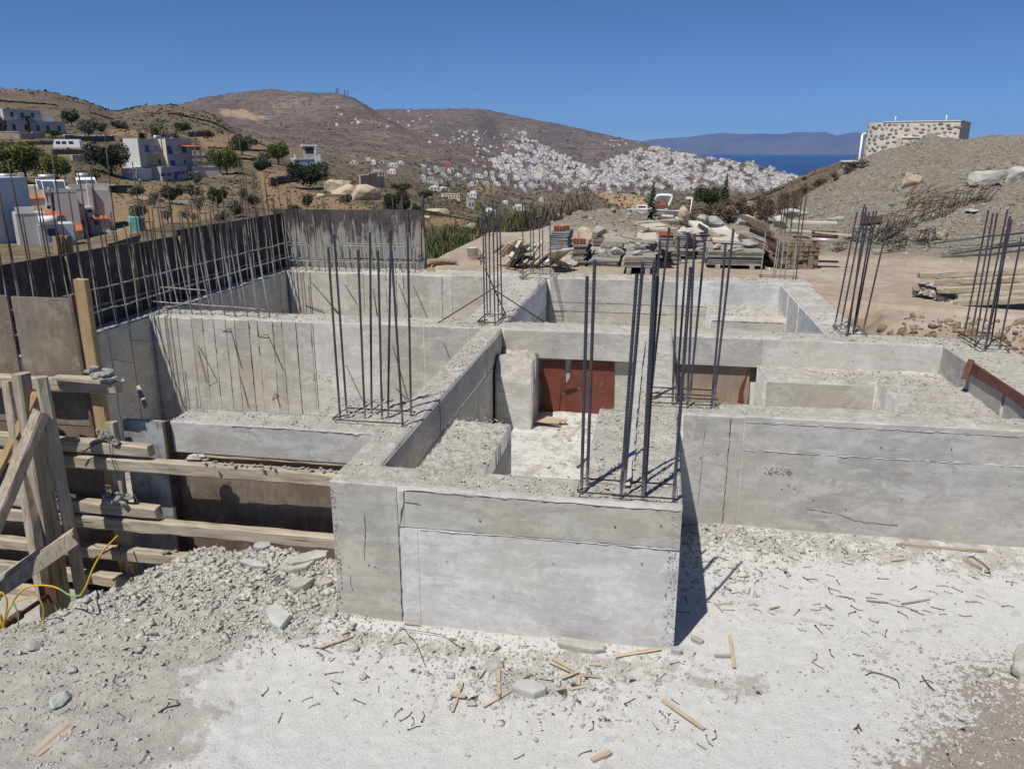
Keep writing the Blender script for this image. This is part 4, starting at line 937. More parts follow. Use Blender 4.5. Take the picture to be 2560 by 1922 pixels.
# ------------------------------------------------------------------ timber formwork at the left
FW = empty('timber_formwork', (0, 0, 0), 'weathered timber and plywood formwork braced against the wall at the left edge', 'formwork')
def tim(name, a, b, wd, th, mat, parent=FW, up=(0, 0, 1), **kw):
    lab = kw.pop('label', None); v, f = timber_geo(a, b, wd, th, up, **kw)
    return link(name, raw_mesh(name, v, f), M[mat], parent, label=lab)
# plywood sheets (seen face at y = 5.2)
def sheet(name, x0, x1, z0, z1, y, mat, parent=FW, th=.018, label=None):
    return box(name, x0, x1, y, y + th, z0, z1, M[mat], parent, **({'label': label} if label else {}))
sheet('plywood_panel', -4.735, -4.195, .95, 1.945, 5.20, 'ply'); sheet('plywood_panel', -5.32, -4.775, .95, 1.95, 5.205, 'ply'); sheet('plywood_panel', -5.95, -5.36, .95, 1.96, 5.2, 'ply')
sheet('plywood_panel', -4.80, -4.17, -.9, .938, 5.205, 'ply_brown'); sheet('plywood_panel', -5.45, -4.82, -.9, .935, 5.21, 'ply_brown'); sheet('plywood_panel', -6.1, -5.47, -.9, .935, 5.206, 'ply_brown')
tim('post', (-4.085, 5.165, .40), (-4.085, 5.15, 2.10), .10, .055, 'wood_new', up=(0, 1, 0), wob=.002, label='fresh yellow post')
tim('post', (-4.085, 5.175, -.7), (-4.085, 5.165, .395), .10, .05, 'wood_new', up=(0, 1, 0), wob=.002, label='fresh yellow post')
tim('post', (-4.19, 5.19, .5), (-4.19, 5.17, 1.98), .03, .05, 'ply_brown', up=(0, 1, 0), wob=.002)
tim('post', (-4.005, 5.14, -.7), (-4.00, 5.13, 1.02), .075, .06, 'wood_z', up=(0, 1, 0))
# walers
WAL = [(-5.9, -3.87, 1.305, 5.10), (-5.9, -3.66, .83, 5.08), (-5.9, -1.97, .70, 5.09), (-5.9, -3.66, .33, 5.07), (-5.9, -1.97, .20, 5.08), (-5.9, -3.28, -.06, 5.07), (-5.9, -3.70, -.30, 5.06), (-5.9, -4.2, -.48, 5.05)]
for i, (x0, x1, z, y) in enumerate(WAL):
    tim('waler', (x0, y, z + .015), (x1, y + .01, z - .005), .085, .10 if i not in (2, 4) else .105, 'wood_x', wob=.006, cham=.16, seed=40 + i, ends=.8)
tim('waler', (-4.35, 5.06, 1.375), (-3.95, 5.06, 1.368), .09, .03, 'wood_x', seed=60)
# studs
tim('stud', W(125, 1560, -.45) + np.array([0, .0, 0]), Wy(22, 952, 4.93), .085, .085, 'wood_z', up=(.3, 1, 0), seed=70)
tim('stud', Wy(152, 1560, 4.80), Wy(52, 933, 4.86), .09, .10, 'wood_z', up=(.2, 1, 0), seed=71)
tim('stud', Wy(212, 1520, 4.72), Wy(103, 942, 4.78), .095, .085, 'wood_z', up=(.75, .65, 0), seed=72, cham=.22)
tim('stud', Wy(168, 1545, 4.84), Wy(88, 1010, 4.90), .05, .07, 'wood_z', up=(.2, 1, 0), seed=73)
# braces running out towards the viewer
tim('brace', W(-150, 1640, -.25), Wy(104, 1028, 4.68), .085, .10, 'wood_z', up=(0, .3, 1), seed=74)
tim('brace', Wy(-40, 1240, 4.80), Wy(92, 985, 4.86), .035, .07, 'wood_new', up=(0, .3, 1), seed=75, label='thin fresh orange lath')
tim('brace', Wy(-110, 1520, 4.2), Wy(184, 1325, 4.66), .11, .035, 'wood_z', up=(0, .2, 1), seed=76)
tim('brace', Wy(-110, 1548, 4.14), Wy(186, 1346, 4.62), .03, .10, 'wood_z', up=(0, .2, 1), seed=77)
# sheet metal face and the brown board below the left wall
SH = empty('sheet_panel', (0, 0, 0), 'stained bluish grey metal faced panel between the timbers and the left wall', 'formwork panel')
sheet('face', -3.985, -3.645, -.5, 1.0, 5.245, 'sheet', SH, .012); box('rim', -3.985, -3.645, 5.258, 5.30, .955, .995, M['sheet'], SH); box('rim', -3.640, -3.618, 5.235, 5.33, -.5, 1.0, M['bar_rust'], SH)
sheet('plywood_panel', -3.66, -1.98, -.6, .735, 5.345, 'ply_brown', FW)
tim('batten', (-3.35, 5.315, .722), (-1.98, 5.318, .728), .03, .022, 'wood_x')
# cement lumps that stuck to the timbers
def lump(c, s, seed, n=1, parent=FW, mat='lump'):
    if n > 1: n = n * 3; s = (s[0] * .75, s[1] * .8, s[2] * .8)
    for i in range(n):
        q = np.array(c) + R.normal(0, 1, 3) * np.array(s) * .6 * (i > 0); v, f = rock_geo(seed + i, 2, 1.6, np.array(s) * (R.uniform(.25, .6) if i else .8), 6)
        link('cement_lump', raw_mesh('cement_lump', v + q, f), M[mat], parent)
lump((-3.96, 5.07, 1.40), (.14, .07, .055), 500, 7); lump((-4.0, 5.06, .94), (.05, .04, .07), 520, 4); lump((-3.92, 5.05, .90), (.05, .04, .03), 530, 3); lump((-3.97, 5.03, .43), (.11, .05, .07), 540, 7); lump((-3.62, 5.05, .01), (.05, .03, .02), 560, 2); lump((-3.33, 5.12, .775), (.10, .05, .02), 565, 4, mat='stone')
for x in np.linspace(-3.2, -2.05, 26): lump((x, 5.07 + R.normal(0, .03), .765), (R.uniform(.008, .03), .02, R.uniform(.006, .02)), int(600 + x * 100), 1)
def twire(pts, r=.0035): tube('tie_wire', pts, r, M['wire'], FW, n=5)
twire([Wy(190, 1140, 5.0), Wy(262, 1095, 5.06)], .005); twire([Wy(272, 1105, 5.03), Wy(278, 1140, 5.03), Wy(285, 1165, 5.02), Wy(296, 1188, 5.02)]); twire([Wy(330, 1222, 5.2), Wy(352, 1272, 5.08)]); twire([(-4.6, 5.02, .30), (-4.28, 4.9, .285), (-4.1, 4.9, .285)])
twire([Wy(297, 1360, 5.0), Wy(302, 1385, 5.0)], .004); twire([Wy(322, 1415, 5.0), Wy(318, 1418, 5.0), Wy(324, 1430, 5.0)], .005)
twire([Wy(228, 1400, 4.9), Wy(285, 1367, 4.98)], .006)
# ------------------------------------------------------------------ black forms behind the left wall, stained panel at the back
BF = empty('black_formwork', (0, 0, 0), 'long row of black film faced shuttering panels behind the left wall bars', 'formwork')
ys_ = [5.4, 6.7, 8.0, 9.2, 10.25, 11.4, 12.6, 13.62]
for i in range(len(ys_) - 1):
    box('shutter_panel', -6.545 - .004 * (i % 2), -6.52 - .004 * (i % 2), ys_[i] + .006, ys_[i + 1] - .006, -.6, (1.86 if i < 4 else 1.93) + R.normal(0, .006), M['ply_black'], BF)
for y in (8.02, 9.22, 10.27): tim('batten', (-6.508, y, .9), (-6.508, y, 1.85), .04, .018, 'wood_new', BF)
for y in np.arange(5.8, 13.5, 1.1): tim('stud', (-6.60, y, -.6), (-6.60, y, 1.70), .09, .08, 'wood_z', BF)
tim('waler', (-6.70, 5.3, 1.5), (-6.70, 13.6, 1.55), .09, .09, 'wood_y', BF); tim('waler', (-6.70, 5.3, .8), (-6.70, 13.6, .8), .09, .09, 'wood_y', BF)
# outer boards of the same forms, seen over the top at the left
CR = empty('corner_formwork', (0, 0, 0), 'fresh timber posts with a grey brown panel just beyond the black shuttering', 'formwork')
plate('plywood_panel', [Wx(270 * 1, 610, -7.3), Wx(352, 586, -7.3), Wx(345, 640, -7.3), Wx(262, 665, -7.3)], .02, M['ply'], CR, nrm=(1, 0, 0))
def upright(px, py0, py1, x, wd=.09):
    a = Wx(px, py0, x); b_ = Wx(px + 6, py1, x); b_[1] = a[1]; tim('post', (x, a[1], b_[2] - .6), (x, a[1], a[2]), wd, .05, 'wood_new', CR, up=(1, 0, 0))
upright(140, 590, 640, -7.2); upright(152, 590, 640, -7.22, .05); upright(168, 590, 640, -7.2)
BP = empty('back_panel', (0, 0, 0), 'tall cement stained plum coloured shuttering panel standing behind the back wall', 'formwork panel')
xs_ = [-6.62, -5.9, -4.72, -3.97]
for i in range(3): box('shutter_panel', xs_[i] + .005, xs_[i + 1] - .005, 13.50 + .004 * i, 13.525 + .004 * i, .35, 2.0 + .012 * (i == 2), M['ply_back'], BP)
tim('post', (-3.945, 13.52, .8), (-3.935, 13.52, 2.25), .05, .05, 'ply_back', BP, up=(0, 1, 0)); tim('post', (-3.99, 13.48, 1.2), (-3.985, 13.48, 1.78), .03, .03, 'wood_new', BP, up=(0, 1, 0))
for x in (-6.2, -5.3, -4.4): tim('stud', (x, 13.59, .2), (x, 13.59, 1.9), .08, .08, 'wood_z', BP)
PS = empty('stake_group', (0, 0, 0), 'three short upright fresh boards beside the right end of the back panel', 'stake')
for (px, p0, p1, wd) in ((1046, 623, 684, .10), (1061, 603, 690, .105), (1078, 669, 697, .12)):
    a = W(px, p1 + 2, .86); t = Wy(px - 2, p0, a[1]); tim('board', a - np.array([0, 0, .15]), (a[0], a[1], t[2]), wd, .03, 'wood_new', PS, up=(0, 1, 0), wob=.001)
# ------------------------------------------------------------------ rusty prop and the cable in the left corner
PR = empty('steel_prop', (0, 0, 0), 'rusty steel prop lying at the bottom left in front of the formwork', 'prop')
pa, pb = W(118, 1490, -.10), W(-60, 1610, .02)
tube('tube', [pa, pa + (pb - pa) * .45, pa + (pb - pa) * .46, pb], [.017, .017, .026, .026], M['rust'], PR, n=10); tube('tube', [pb, pb + (pb - pa)], .026, M['rust'], PR, n=10)
box('plate', pa[0] - .07, pa[0] + .07, pa[1] + .01, pa[1] + .022, pa[2] - .06, pa[2] + .07, M['rust'], PR)
tube('collar', [pa + (pb - pa) * .42, pa + (pb - pa) * .52], .034, M['rust'], PR, n=10)
def spline(pts, n=10):
    P = [np.array(p, float) for p in pts]; P = [2 * P[0] - P[1]] + P + [2 * P[-1] - P[-2]]; o = []
    for i in range(1, len(P) - 2):
        for k in range(n):
            t = k / n; a, b, c, d = P[i - 1], P[i], P[i + 1], P[i + 2]
            o.append(.5 * ((2 * b) + (c - a) * t + (2 * a - 5 * b + 4 * c - d) * t * t + (3 * b - a - 3 * c + d) * t ** 3))
    return o + [P[-2]]
CB = empty('cable', (0, 0, 0), 'thin yellow and green cable looping over the rusty prop at the bottom left', 'cable')
def cab(rows, y, mat, r=.006, name='strand'): tube(name, spline([Wy(a, b, yy) for (a, b), yy in zip(rows, y if hasattr(y, '__len__') else [y] * len(rows))]), r, M[mat], CB, n=6)
cab([(10, 1565), (22, 1525), (50, 1480), (85, 1464), (125, 1464), (150, 1472)], 4.0, 'yellow'); cab([(150, 1472), (175, 1487), (200, 1489)], 4.0, 'green_c'); cab([(200, 1489), (215, 1465), (235, 1415), (262, 1372), (295, 1338)], [4.0, 4.2, 4.5, 4.75, 4.95], 'yellow', .007)
cab([(8, 1560), (28, 1515), (60, 1497), (95, 1496), (108, 1520), (105, 1550), (80, 1580), (40, 1590)], 3.9, 'yellow', .005); cab([(0, 1500), (3, 1480), (18, 1505), (8, 1570), (15, 1590)], 3.9, 'yellow'); cab([(0, 1535), (10, 1570), (22, 1590)], 3.9, 'yellow', .01)
cab([(36, 1510), (46, 1540), (42, 1580), (34, 1592)], 3.9, 'green_c', .004); cab([(20, 1585), (60, 1592), (90, 1570)], 3.85, 'green_c', .004)
v, f = rock_geo(77, 2, .6, (.05, .03, .03)); link('plastic_scrap', raw_mesh('plastic_scrap', v + W(4, 1606, 0), f), M['cyan'], label='scrap of cyan plastic under the cable at the left edge', cat='scrap')
# ------------------------------------------------------------------ rubble, stones, wood chips and nails on the ground in front
cc = []; cz = []
def gz(x, y): return ground_z(np.asarray(x, float), np.asarray(y, float))
n = 34000; x = R.uniform(-5.0, -1.0, n); y = R.uniform(2.6, 5.1, n)
ye = np.interp(x, EDGE[:, 0], EDGE[:, 1]); L = np.interp(y, [2.6, 3.0, 3.25, 3.62, 3.92, 4.36, 5.0], [-2.35, -2.4, -2.5, -2.75, -2.45, -2.1, -1.9])
dens = ss(L + .35, L - .35, x) * (.35 + .65 * ss(3.3, 4.4, y + .5 * fbm(x / .5, y / .5, seed=80))); keep = (R.random(n) < dens) & (y < ye + .55)
x, y = x[keep], y[keep]; s = np.minimum(.045, .0035 + R.exponential(.0050, len(x)) * (.7 + .9 * ss(3.6, 4.6, y)))
cc.append(np.stack([x, y, gz(x, y) + s * .15], 1)); cz.append(s)
def patch(px, py, rx, ry, n, s0, z=0):
    n = int(n * 1.8)
    c = W(px * K, py * K, z); x = R.normal(c[0], rx, n); y = R.normal(c[1], ry, n); k = ~((x > -1.96) & (y > 4.40) & (y < 6.3) & (x < .25)) & ~((y > 6.17) & (x > .2)); x, y = x[k], y[k]
    s = np.minimum(.04, .003 + R.exponential(s0, len(x))); cc.append(np.stack([x, y, gz(x, y) + s * .15], 1)); cz.append(s)
patch(1000, 1400, .9, .10, 900, .0035); patch(1130, 1470, .42, .18, 800, .005); patch(1620, 1165, .5, .14, 900, .006); patch(1900, 1200, .9, .10, 500, .005); patch(1560, 1230, .3, .3, 500, .005); patch(640, 1240, .45, .22, 700, .008); patch(700, 1330, .25, .2, 300, .006); patch(2050, 1500, .35, .5, 500, .004); patch(2150, 1600, .3, .4, 500, .004); patch(1300, 1500, 1.6, .6, 600, .003)
def flake(seed):
    """an angular flat fragment: an irregular prism"""
    rg = np.random.default_rng(seed); n = int(rg.integers(4, 6)); an = np.sort(rg.uniform(0, 6.28, n) * .3 + np.linspace(0, 6.28, n, endpoint=False)); r = rg.uniform(.6, 1.15, n); th = rg.uniform(.18, .5); tl = rg.normal(0, .25, 2)
    a = np.stack([r * np.cos(an), r * np.sin(an) * rg.uniform(.55, .9), np.full(n, th)], 1); a[:, 2] += tl[0] * a[:, 0] + tl[1] * a[:, 1]; b = a * np.array([1.1, 1.1, 0]) - np.array([0, 0, th]); v = np.vstack([a, b]); f = []
    for i in range(1, n - 1): f.append((0, i, i + 1)); f.append((n, n + i + 1, n + i))
    for i in range(n): j = (i + 1) % n; f.append((i, n + i, n + j)); f.append((i, n + j, j))
    return v, np.array(f)
P_FL = [flake(600 + i) for i in range(14)]
P_ST = [ang_rock(400 + i) for i in range(10)]
v, f = scatter_geo(np.vstack(cc), np.concatenate(cz) * 1.12, P_FL, .72); link('rubble', raw_mesh('rubble', v, f), M['pebble'], kind='stuff', label='grey rubble and gravel strewn over the ground in front')
# inside the pits
cc = []; cz = []
for x0, x1, y0, y1, n in ((-1.0, -.4, 4.8, 8.9, 500), (-1.68, -1.3, 6, 8.4, 150), (.3, 1.2, 6.6, 9.0, 200)):
    x = R.uniform(x0, x1, n); y = R.uniform(y0, y1, n); s = np.minimum(.04, .004 + R.exponential(.006, n)); cc.append(np.stack([x, y, np.full(n, -.01)], 1)); cz.append(s)
v, f = scatter_geo(np.vstack(cc), np.concatenate(cz), P_ST); link('pit_rubble', raw_mesh('pit_rubble', v, f), M['pebble'], kind='stuff')
def stone(px, py, size, seed, mat='stone', label='', name='stone', z=None, sub=3, rz=None, group=None, facets=7, zoff=.35, rough=.35, pos=None):
    p = W(px, py, 0) if z is None else W(px, py, z)
    if pos is not None: p = np.array(pos, float)
    v, f = rock_geo(seed, sub, rough * 1.6, size, facets + 6); o = link(name, raw_mesh(name, v, f), M[mat], label=label, cat='stone', group=group)
    if z is None and pos is None: p[2] = float(gz(p[0], p[1]))
    o.location = (p[0], p[1], p[2] + size[2] * zoff); o.rotation_euler = (0, 0, R.uniform(0, 6) if rz is None else rz); return o
def slab(px, py, L, wd, th, rz, mat, label, tilt=.1, name='concrete_slab', seed=0, cat='slab'):
    """a broken flat piece: irregular outline, thickness, chipped edge"""
    rg = np.random.default_rng(seed); n = 11; an = np.sort(rg.uniform(0, 2 * math.pi, n) * .35 + np.linspace(0, 2 * math.pi, n, endpoint=False))
    sq = 1 / np.maximum(np.abs(np.cos(an)), np.abs(np.sin(an))) ** .8; o = np.stack([np.cos(an) * sq * L / 2, np.sin(an) * sq * wd / 2], 1) * rg.uniform(.86, 1.05, (n, 1))
    v = [(a, b, th / 2) for a, b in o * .95] + [(a, b, th * .2) for a, b in o] + [(a * rg.uniform(.9, 1), b * rg.uniform(.9, 1), -th / 2) for a, b in o]
    f = [tuple(range(n)), tuple(range(3 * n - 1, 2 * n - 1, -1))]
    for r in (0, n): f += [(r + i, r + n + i, r + n + (i + 1) % n, r + (i + 1) % n) for i in range(n)]
    me = raw_mesh(name, v, f); bm_fix(me); o_ = link(name, me, M[mat], label=label, cat=cat); p = W(px, py, 0); p[2] = float(gz(p[0], p[1]))
    o_.location = (p[0], p[1], p[2] + th * .5); o_.rotation_euler = (tilt, tilt * .4, rz); return o_
slab(698, 1562, .27, .14, .05, -.75, 'stone_green', 'smooth greenish slab tilted on the rubble left of the front wall', .18, seed=1)
slab(1325, 1732, .20, .10, .05, -.25, 'stone_green', 'greenish rounded chunk on the white ground below the front wall', .08, seed=2, name='concrete_chunk')
slab(775, 1440, .34, .10, .045, .9, 'conc_board', 'long broken concrete strip leaning in the rubble against the timbers', .3, seed=3)
slab(745, 1455, .26, .13, .04, .55, 'conc_warm', 'flat broken concrete piece in the rubble left of the front wall corner', .12, seed=4)
slab(762, 1495, .20, .11, .05, .35, 'conc_warm', 'tile shaped concrete piece lying lowest of the broken pieces beside the front wall', .1, seed=5)
slab(810, 1485, .12, .07, .04, .9, 'conc', 'small concrete piece touching the left corner of the front wall', .15, seed=6)
slab(640, 1448, .24, .07, .03, -.05, 'conc_board', 'thin grey flake casting a dark shadow on the rubble below the timbers', .15, seed=7)
slab(660, 1415, .13, .08, .05, .4, 'conc', 'angular concrete lump highest in the rubble below the long timber', .3, seed=8)
slab(1455, 1627, .30, .09, .035, -.08, 'conc_warm', 'curved lump of spilled cement at the foot of the front wall', .05, seed=9, name='cement_spill')
slab(1690, 1640, .07, .05, .04, .4, 'conc', 'small cement chip at the right foot of the front wall', .1, seed=10)
slab(1870, 1325, .16, .05, .025, -.1, 'conc_warm', 'flat cement flake at the foot of the long right wall', .1, seed=11)
stone(88, 1637, (.055, .05, .035), 21, 'stone', 'pale round stone among the dark rubble at the left edge')
stone(155, 1770, (.07, .05, .04), 22, 'stone_green', 'greenish stone on the pinkish gravel at the lower left')
stone(180, 1698, (.035, .04, .03), 23, 'stone_green', 'small dark grey stone on the gravel at the lower left')
stone(1180, 1760, (.035, .03, .03), 24, 'stone', 'small grey stone beside the crossed wooden slivers')
stone(885, 1628, (.05, .035, .03), 25, 'stone', 'cement covered pebble beside the long sliver below the front wall')
stone(905, 1700, (.03, .025, .02), 26, 'stone', 'flat pinkish pebble alone on the white ground left of centre')
stone(2345, 1765, (.04, .035, .025), 27, 'stone_green', 'bluish pebble on the brown patch at the right')
stone(2400, 1795, (.03, .03, .025), 28, 'stone_green', 'smaller bluish pebble on the brown patch at the right')
stone(2418, 1680, (.028, .026, .012), 29, 'stone', 'pale square pebble on the brown patch at the right')
stone(1236, 1625, (.04, .03, .03), 30, 'stone', 'chip of concrete standing up in the rubble below the front wall')
stone(1230, 1670, (.10, .07, .03), 31, 'stone', 'flat grey stone in the rubble below the middle of the front wall')
stone(1740, 1602, (.05, .04, .03), 32, 'stone', 'small stone at the end of the dark wall shadow')
o = stone(2606, 1690, (.10, .20, .20), 33, 'stone', 'large rough rock cut off by the right edge', name='rock', rough=.6, zoff=.45)
# slivers of wood
def sliver(px0, py0, px1, py1, wd, label, th=.0055, mat='sliver', taper=.5, bend=.0, z=.012):
    a = W(px0, py0, 0); b_ = W(px1, py1, 0); a[2] = float(gz(a[0], a[1])) + z; b_[2] = float(gz(b_[0], b_[1])) + z + th * .3
    c = (a + b_) / 2; d = b_ - a; L = np.linalg.norm(d); an = math.atan2(d[1], d[0]); rg = np.random.default_rng(int(px0 * 7 + py0)); n = 7; v = []; f = []; wd *= .72
    for i in range(n):
        k = i / (n - 1); w_ = wd * (1 - (1 - taper) * k) * rg.uniform(.88, 1.08) * (.9 if i in (0, n - 1) else 1); y = bend * math.sin(math.pi * k) + rg.normal(0, .0008)
        v += [(-L / 2 + L * k, y - w_ / 2, -th / 2), (-L / 2 + L * k, y + w_ / 2, -th / 2), (-L / 2 + L * k, y + w_ / 2, th / 2), (-L / 2 + L * k, y - w_ / 2, th / 2)]
    for i in range(n - 1):
        for j in range(4): f.append((i * 4 + j, i * 4 + (j + 1) % 4, i * 4 + 4 + (j + 1) % 4, i * 4 + 4 + j))
    f += [(0, 1, 2, 3), tuple((n - 1) * 4 + j for j in (3, 2, 1, 0))]
    me = raw_mesh('wood_sliver', v, f); bm_fix(me); o = link('wood_sliver', me, M[mat], label=label, cat='wood scrap', group='wooden slivers on the ground'); o.location = c; o.rotation_euler = (0, -math.asin(d[2] / L), an); return o
S = lambda x, y, ox, oy: (ox + x * .28933, oy + y * .28933)
A_, B_, Dd = (640, 1442), (1280, 1442), (0, 1442)
def sl(o, x0, y0, x1, y1, wd, label, **k): p = S(x0, y0, *o); q_ = S(x1, y1, *o); return sliver(p[0], p[1], q_[0], q_[1], wd, label, **k)
sl(A_, 565, 660, 835, 545, .030, 'orange sliver pointing up right below the left part of the front wall')
sl(A_, 740, 530, 805, 508, .02, 'tiny orange sliver above the longer one below the front wall')
sl(A_, 1280, 440, 1420, 445, .022, 'short pale sliver at the very foot of the front wall', taper=.8)
sl(A_, 1695, 1172, 1790, 920, .024, 'thin upright stick of the small wooden cross on the white ground')
sl(A_, 1685, 1030, 1812, 1055, .05, 'short flat bar of the small wooden cross on the white ground', taper=.9, z=.022)
sl(A_, 2098, 1028, 2092, 800, .036, 'straight flat sliver standing upright in view beside the grey rubble', taper=.9)
sl(A_, 2090, 785, 2170, 850, .03, 'short pale sliver meeting the top of the straight one')
sl(A_, 1965, 1132, 2260, 965, .024, 'long thin split stick below the straight sliver')
sl(A_, 1925, 890, 2005, 790, .014, 'hair thin sliver at the left of the grey rubble')
sl(B_, 350, 720, 578, 850, .035, 'upper long sliver of the heap of splinters below the front wall', taper=.7)
sl(B_, 330, 760, 500, 850, .035, 'left pale sliver of the heap of splinters below the front wall', z=.02)
sl(B_, 425, 900, 578, 850, .035, 'lower sliver of the heap of splinters pointing left', z=.02)
sl(B_, 578, 860, 765, 885, .04, 'greyish sliver of the heap of splinters pointing right', mat='wood_x')
sl(B_, 570, 870, 575, 950, .035, 'tiny square chip just below the heap of splinters', taper=.9)
sl(B_, 500, 980, 625, 965, .032, 'lowest short chip below the heap of splinters', taper=.9)
sl(B_, 660, 775, 775, 785, .02, 'very thin chip right of the heap of splinters')
sl(B_, 890, 712, 1285, 660, .034, 'long orange sliver lying along the right foot of the front wall', taper=1.3)
sl(B_, 1880, 525, 1920, 800, .038, 'orange upright lath on the white ground right of the wall shadow', taper=.9)
sl(B_, 1750, 695, 1905, 697, .03, 'grey weathered stick touching the orange upright lath', mat='wood_x', th=.016)
sl(B_, 1300, 1080, 1660, 1325, .040, 'longest lath lying diagonally on the white ground', taper=1.0)
sl(B_, 690, 1592, 850, 1525, .045, 'short thick orange chip at the bottom of the white ground', taper=.9, th=.014)
sl((1920, 1442), 10, 285, 100, 262, .02, 'tiny orange chip in the middle of the right ground')
sl(B_, 1750, 230, 1820, 320, .012, 'dry yellowish straw beside the wall shadow'); sl(B_, 1770, 245, 1915, 245, .010, 'dry bent straw beside the wall shadow')
sl((1280, 1000), 470, 630, 600, 490, .05, 'pale pointed offcut leaning by the bars inside the middle pit', z=.35)
sl((1920, 1442), 850, 215, 1045, 235, .022, 'pinkish weathered lath on the ground at the right', mat='wood_x'); sl((1920, 1442), 1150, 240, 1400, 208, .016, 'thin curved lath beside the pinkish one', mat='wood_x')
sl((1920, 1000), 1100, 1300, 1880, 1362, .022, 'long dark stick along the foot of the right wall', mat='wood_x', th=.02); sl((1920, 1000), 1060, 1405, 1190, 1400, .018, 'small orange chip near the foot of the right wall')
sl((1920, 1000), 1680, 1400, 1850, 1480, .03, 'short dark stick at the far right foot of the wall', mat='wood_x', th=.02)
for (a, b_, c, d, lab) in ((1280, 862, 1640, 878, 'top pale splint under the red board'), (1330, 835, 1560, 868, 'middle pale splint under the red board'), (1280, 880, 1560, 905, 'lowest pale splint under the red board')):
    p = Wy(1060 + a * .217, 860 + b_ * .217, 8.75); q_ = Wy(1060 + c * .217, 860 + d * .217, 8.75); p[2] = q_[2] = .03 + .02 * (b_ < 870); p = W(1060 + a * .217, 860 + b_ * .217, .03); q_ = W(1060 + c * .217, 860 + d * .217, .03)
    v, f = timber_geo(p, q_, .07, .015, wob=.002); link('wood_splint', raw_mesh('wood_splint', v, f), M['sliver'], label=lab, cat='wood scrap', group='wooden slivers on the ground')
o = sliver(88, 1905, 180, 1835, .12, 'wide ribbed plank half buried in the gravel at the lower left', th=.02, mat='wood_x', taper=.95, z=.0)
v, f = timber_geo(W(510, 1372, .05), W(430, 1408, .02), .06, .03); link('board_offcut', raw_mesh('board_offcut', v, f), M['wood_x'], label='short weathered offcut sticking out of the rubble below the long timber', cat='wood scrap')
v, f = timber_geo(Wy(345, 965, 5.7), Wy(365, 1018, 5.45), .03, .03); link('stick', raw_mesh('stick', v, f), M['wood_z'], label='thin stick leaning from the left wall top against the tall left wall', cat='stick')
# nails: straight or bent, each one its own piece
def nail_mesh(bend):
    L = .066; pts = [(-L / 2, 0, 0), (-L / 6, bend * .5, .0), (L / 6, bend * .8, 0), (L / 2, bend * -.3, 0)] if bend else [(-L / 2, 0, 0), (L / 2, 0, 0)]
    a, fa = tube_geo(pts, .0019, 5); h, fh = tube_geo([(-L / 2 - .003, 0, 0), (-L / 2, 0, 0)], .006, 6); return raw_mesh('nail', np.vstack([a, h]), fa + [tuple(i + len(a) for i in q) for q in fh])
NM = [nail_mesh(b) for b in (0, 0, .004, -.009, .016)]
NPX = [(270, 880), (300, 620), (120, 690)]
k = 0
def nail(p, rz, s=1.0):
    global k
    i = int(R.integers(len(NM))); o = link('nail', NM[i], M['wire'], label='straight rusty nail lying on the ground' if i < 2 else 'bent rusty nail lying on the ground', cat='nail', group='nails strewn over the ground')
    o.location = (p[0], p[1], float(gz(p[0], p[1])) + .006); o.rotation_euler = (R.normal(0, .08), R.normal(0, .08), rz); o.scale = (s, s, s)
NL = [(A_, x, y) for x, y in [(955, 865), (680, 1010), (660, 860), (85, 1020), (440, 1092), (210, 1245), (500, 1145), (1225, 1180), (1300, 1212), (1440, 1212), (1350, 1262), (1370, 1310), (900, 1095), (1060, 985), (490, 530), (160, 685), (1785, 640), (1250, 590), (50, 690), (685, 940), (560, 735), (1070, 697)]] + \
     [(B_, x, y) for x, y in [(1020, 1082), (812, 1222), (685, 1295), (1300, 1205), (1235, 1290), (1390, 1310), (1705, 1415), (1745, 1375), (1632, 1465), (625, 1525), (1935, 1062), (1430, 765), (290, 900), (1560, 690), (1415, 1085), (55, 1560), (2110, 50), (1510, 210), (1480, 310), (1300, 860)]] + \
     [((1920, 1442), x, y) for x, y in [(940, 150), (620, 175), (415, 240), (520, 265), (410, 285), (245, 315), (720, 320), (905, 385), (510, 420), (290, 460), (440, 460), (845, 500), (1020, 490), (405, 700), (550, 670), (775, 685), (435, 768), (1370, 910), (780, 1315), (1585, 1590), (1580, 740), (1380, 300), (1460, 275), (1700, 335), (1170, 335), (1120, 250), (1095, 205), (2110, 55), (1250, 100), (540, 130), (380, 25), (1930, 835), (610, 55), (1630, 110), (1840, 180)]] + \
     [(Dd, x, y) for x, y in [(1220, 850), (1100, 915), (1000, 950), (1035, 995), (1140, 1085), (1310, 1145), (1515, 1155), (1900, 860), (1840, 805), (1060, 1300), (1250, 1630), (120, 1310), (45, 1215), (565, 1255), (1440, 1240)]]
for o_, x_, y_ in NL: nail(W(*S(x_, y_, *o_), 0), R.uniform(0, 6.28), R.uniform(.75, 1.3))
for _ in range(45):
    p = W(R.uniform(1780, 2540), R.uniform(1390, 1540), 0); nail(p, R.uniform(-.9, .3), R.uniform(.7, 1.3))
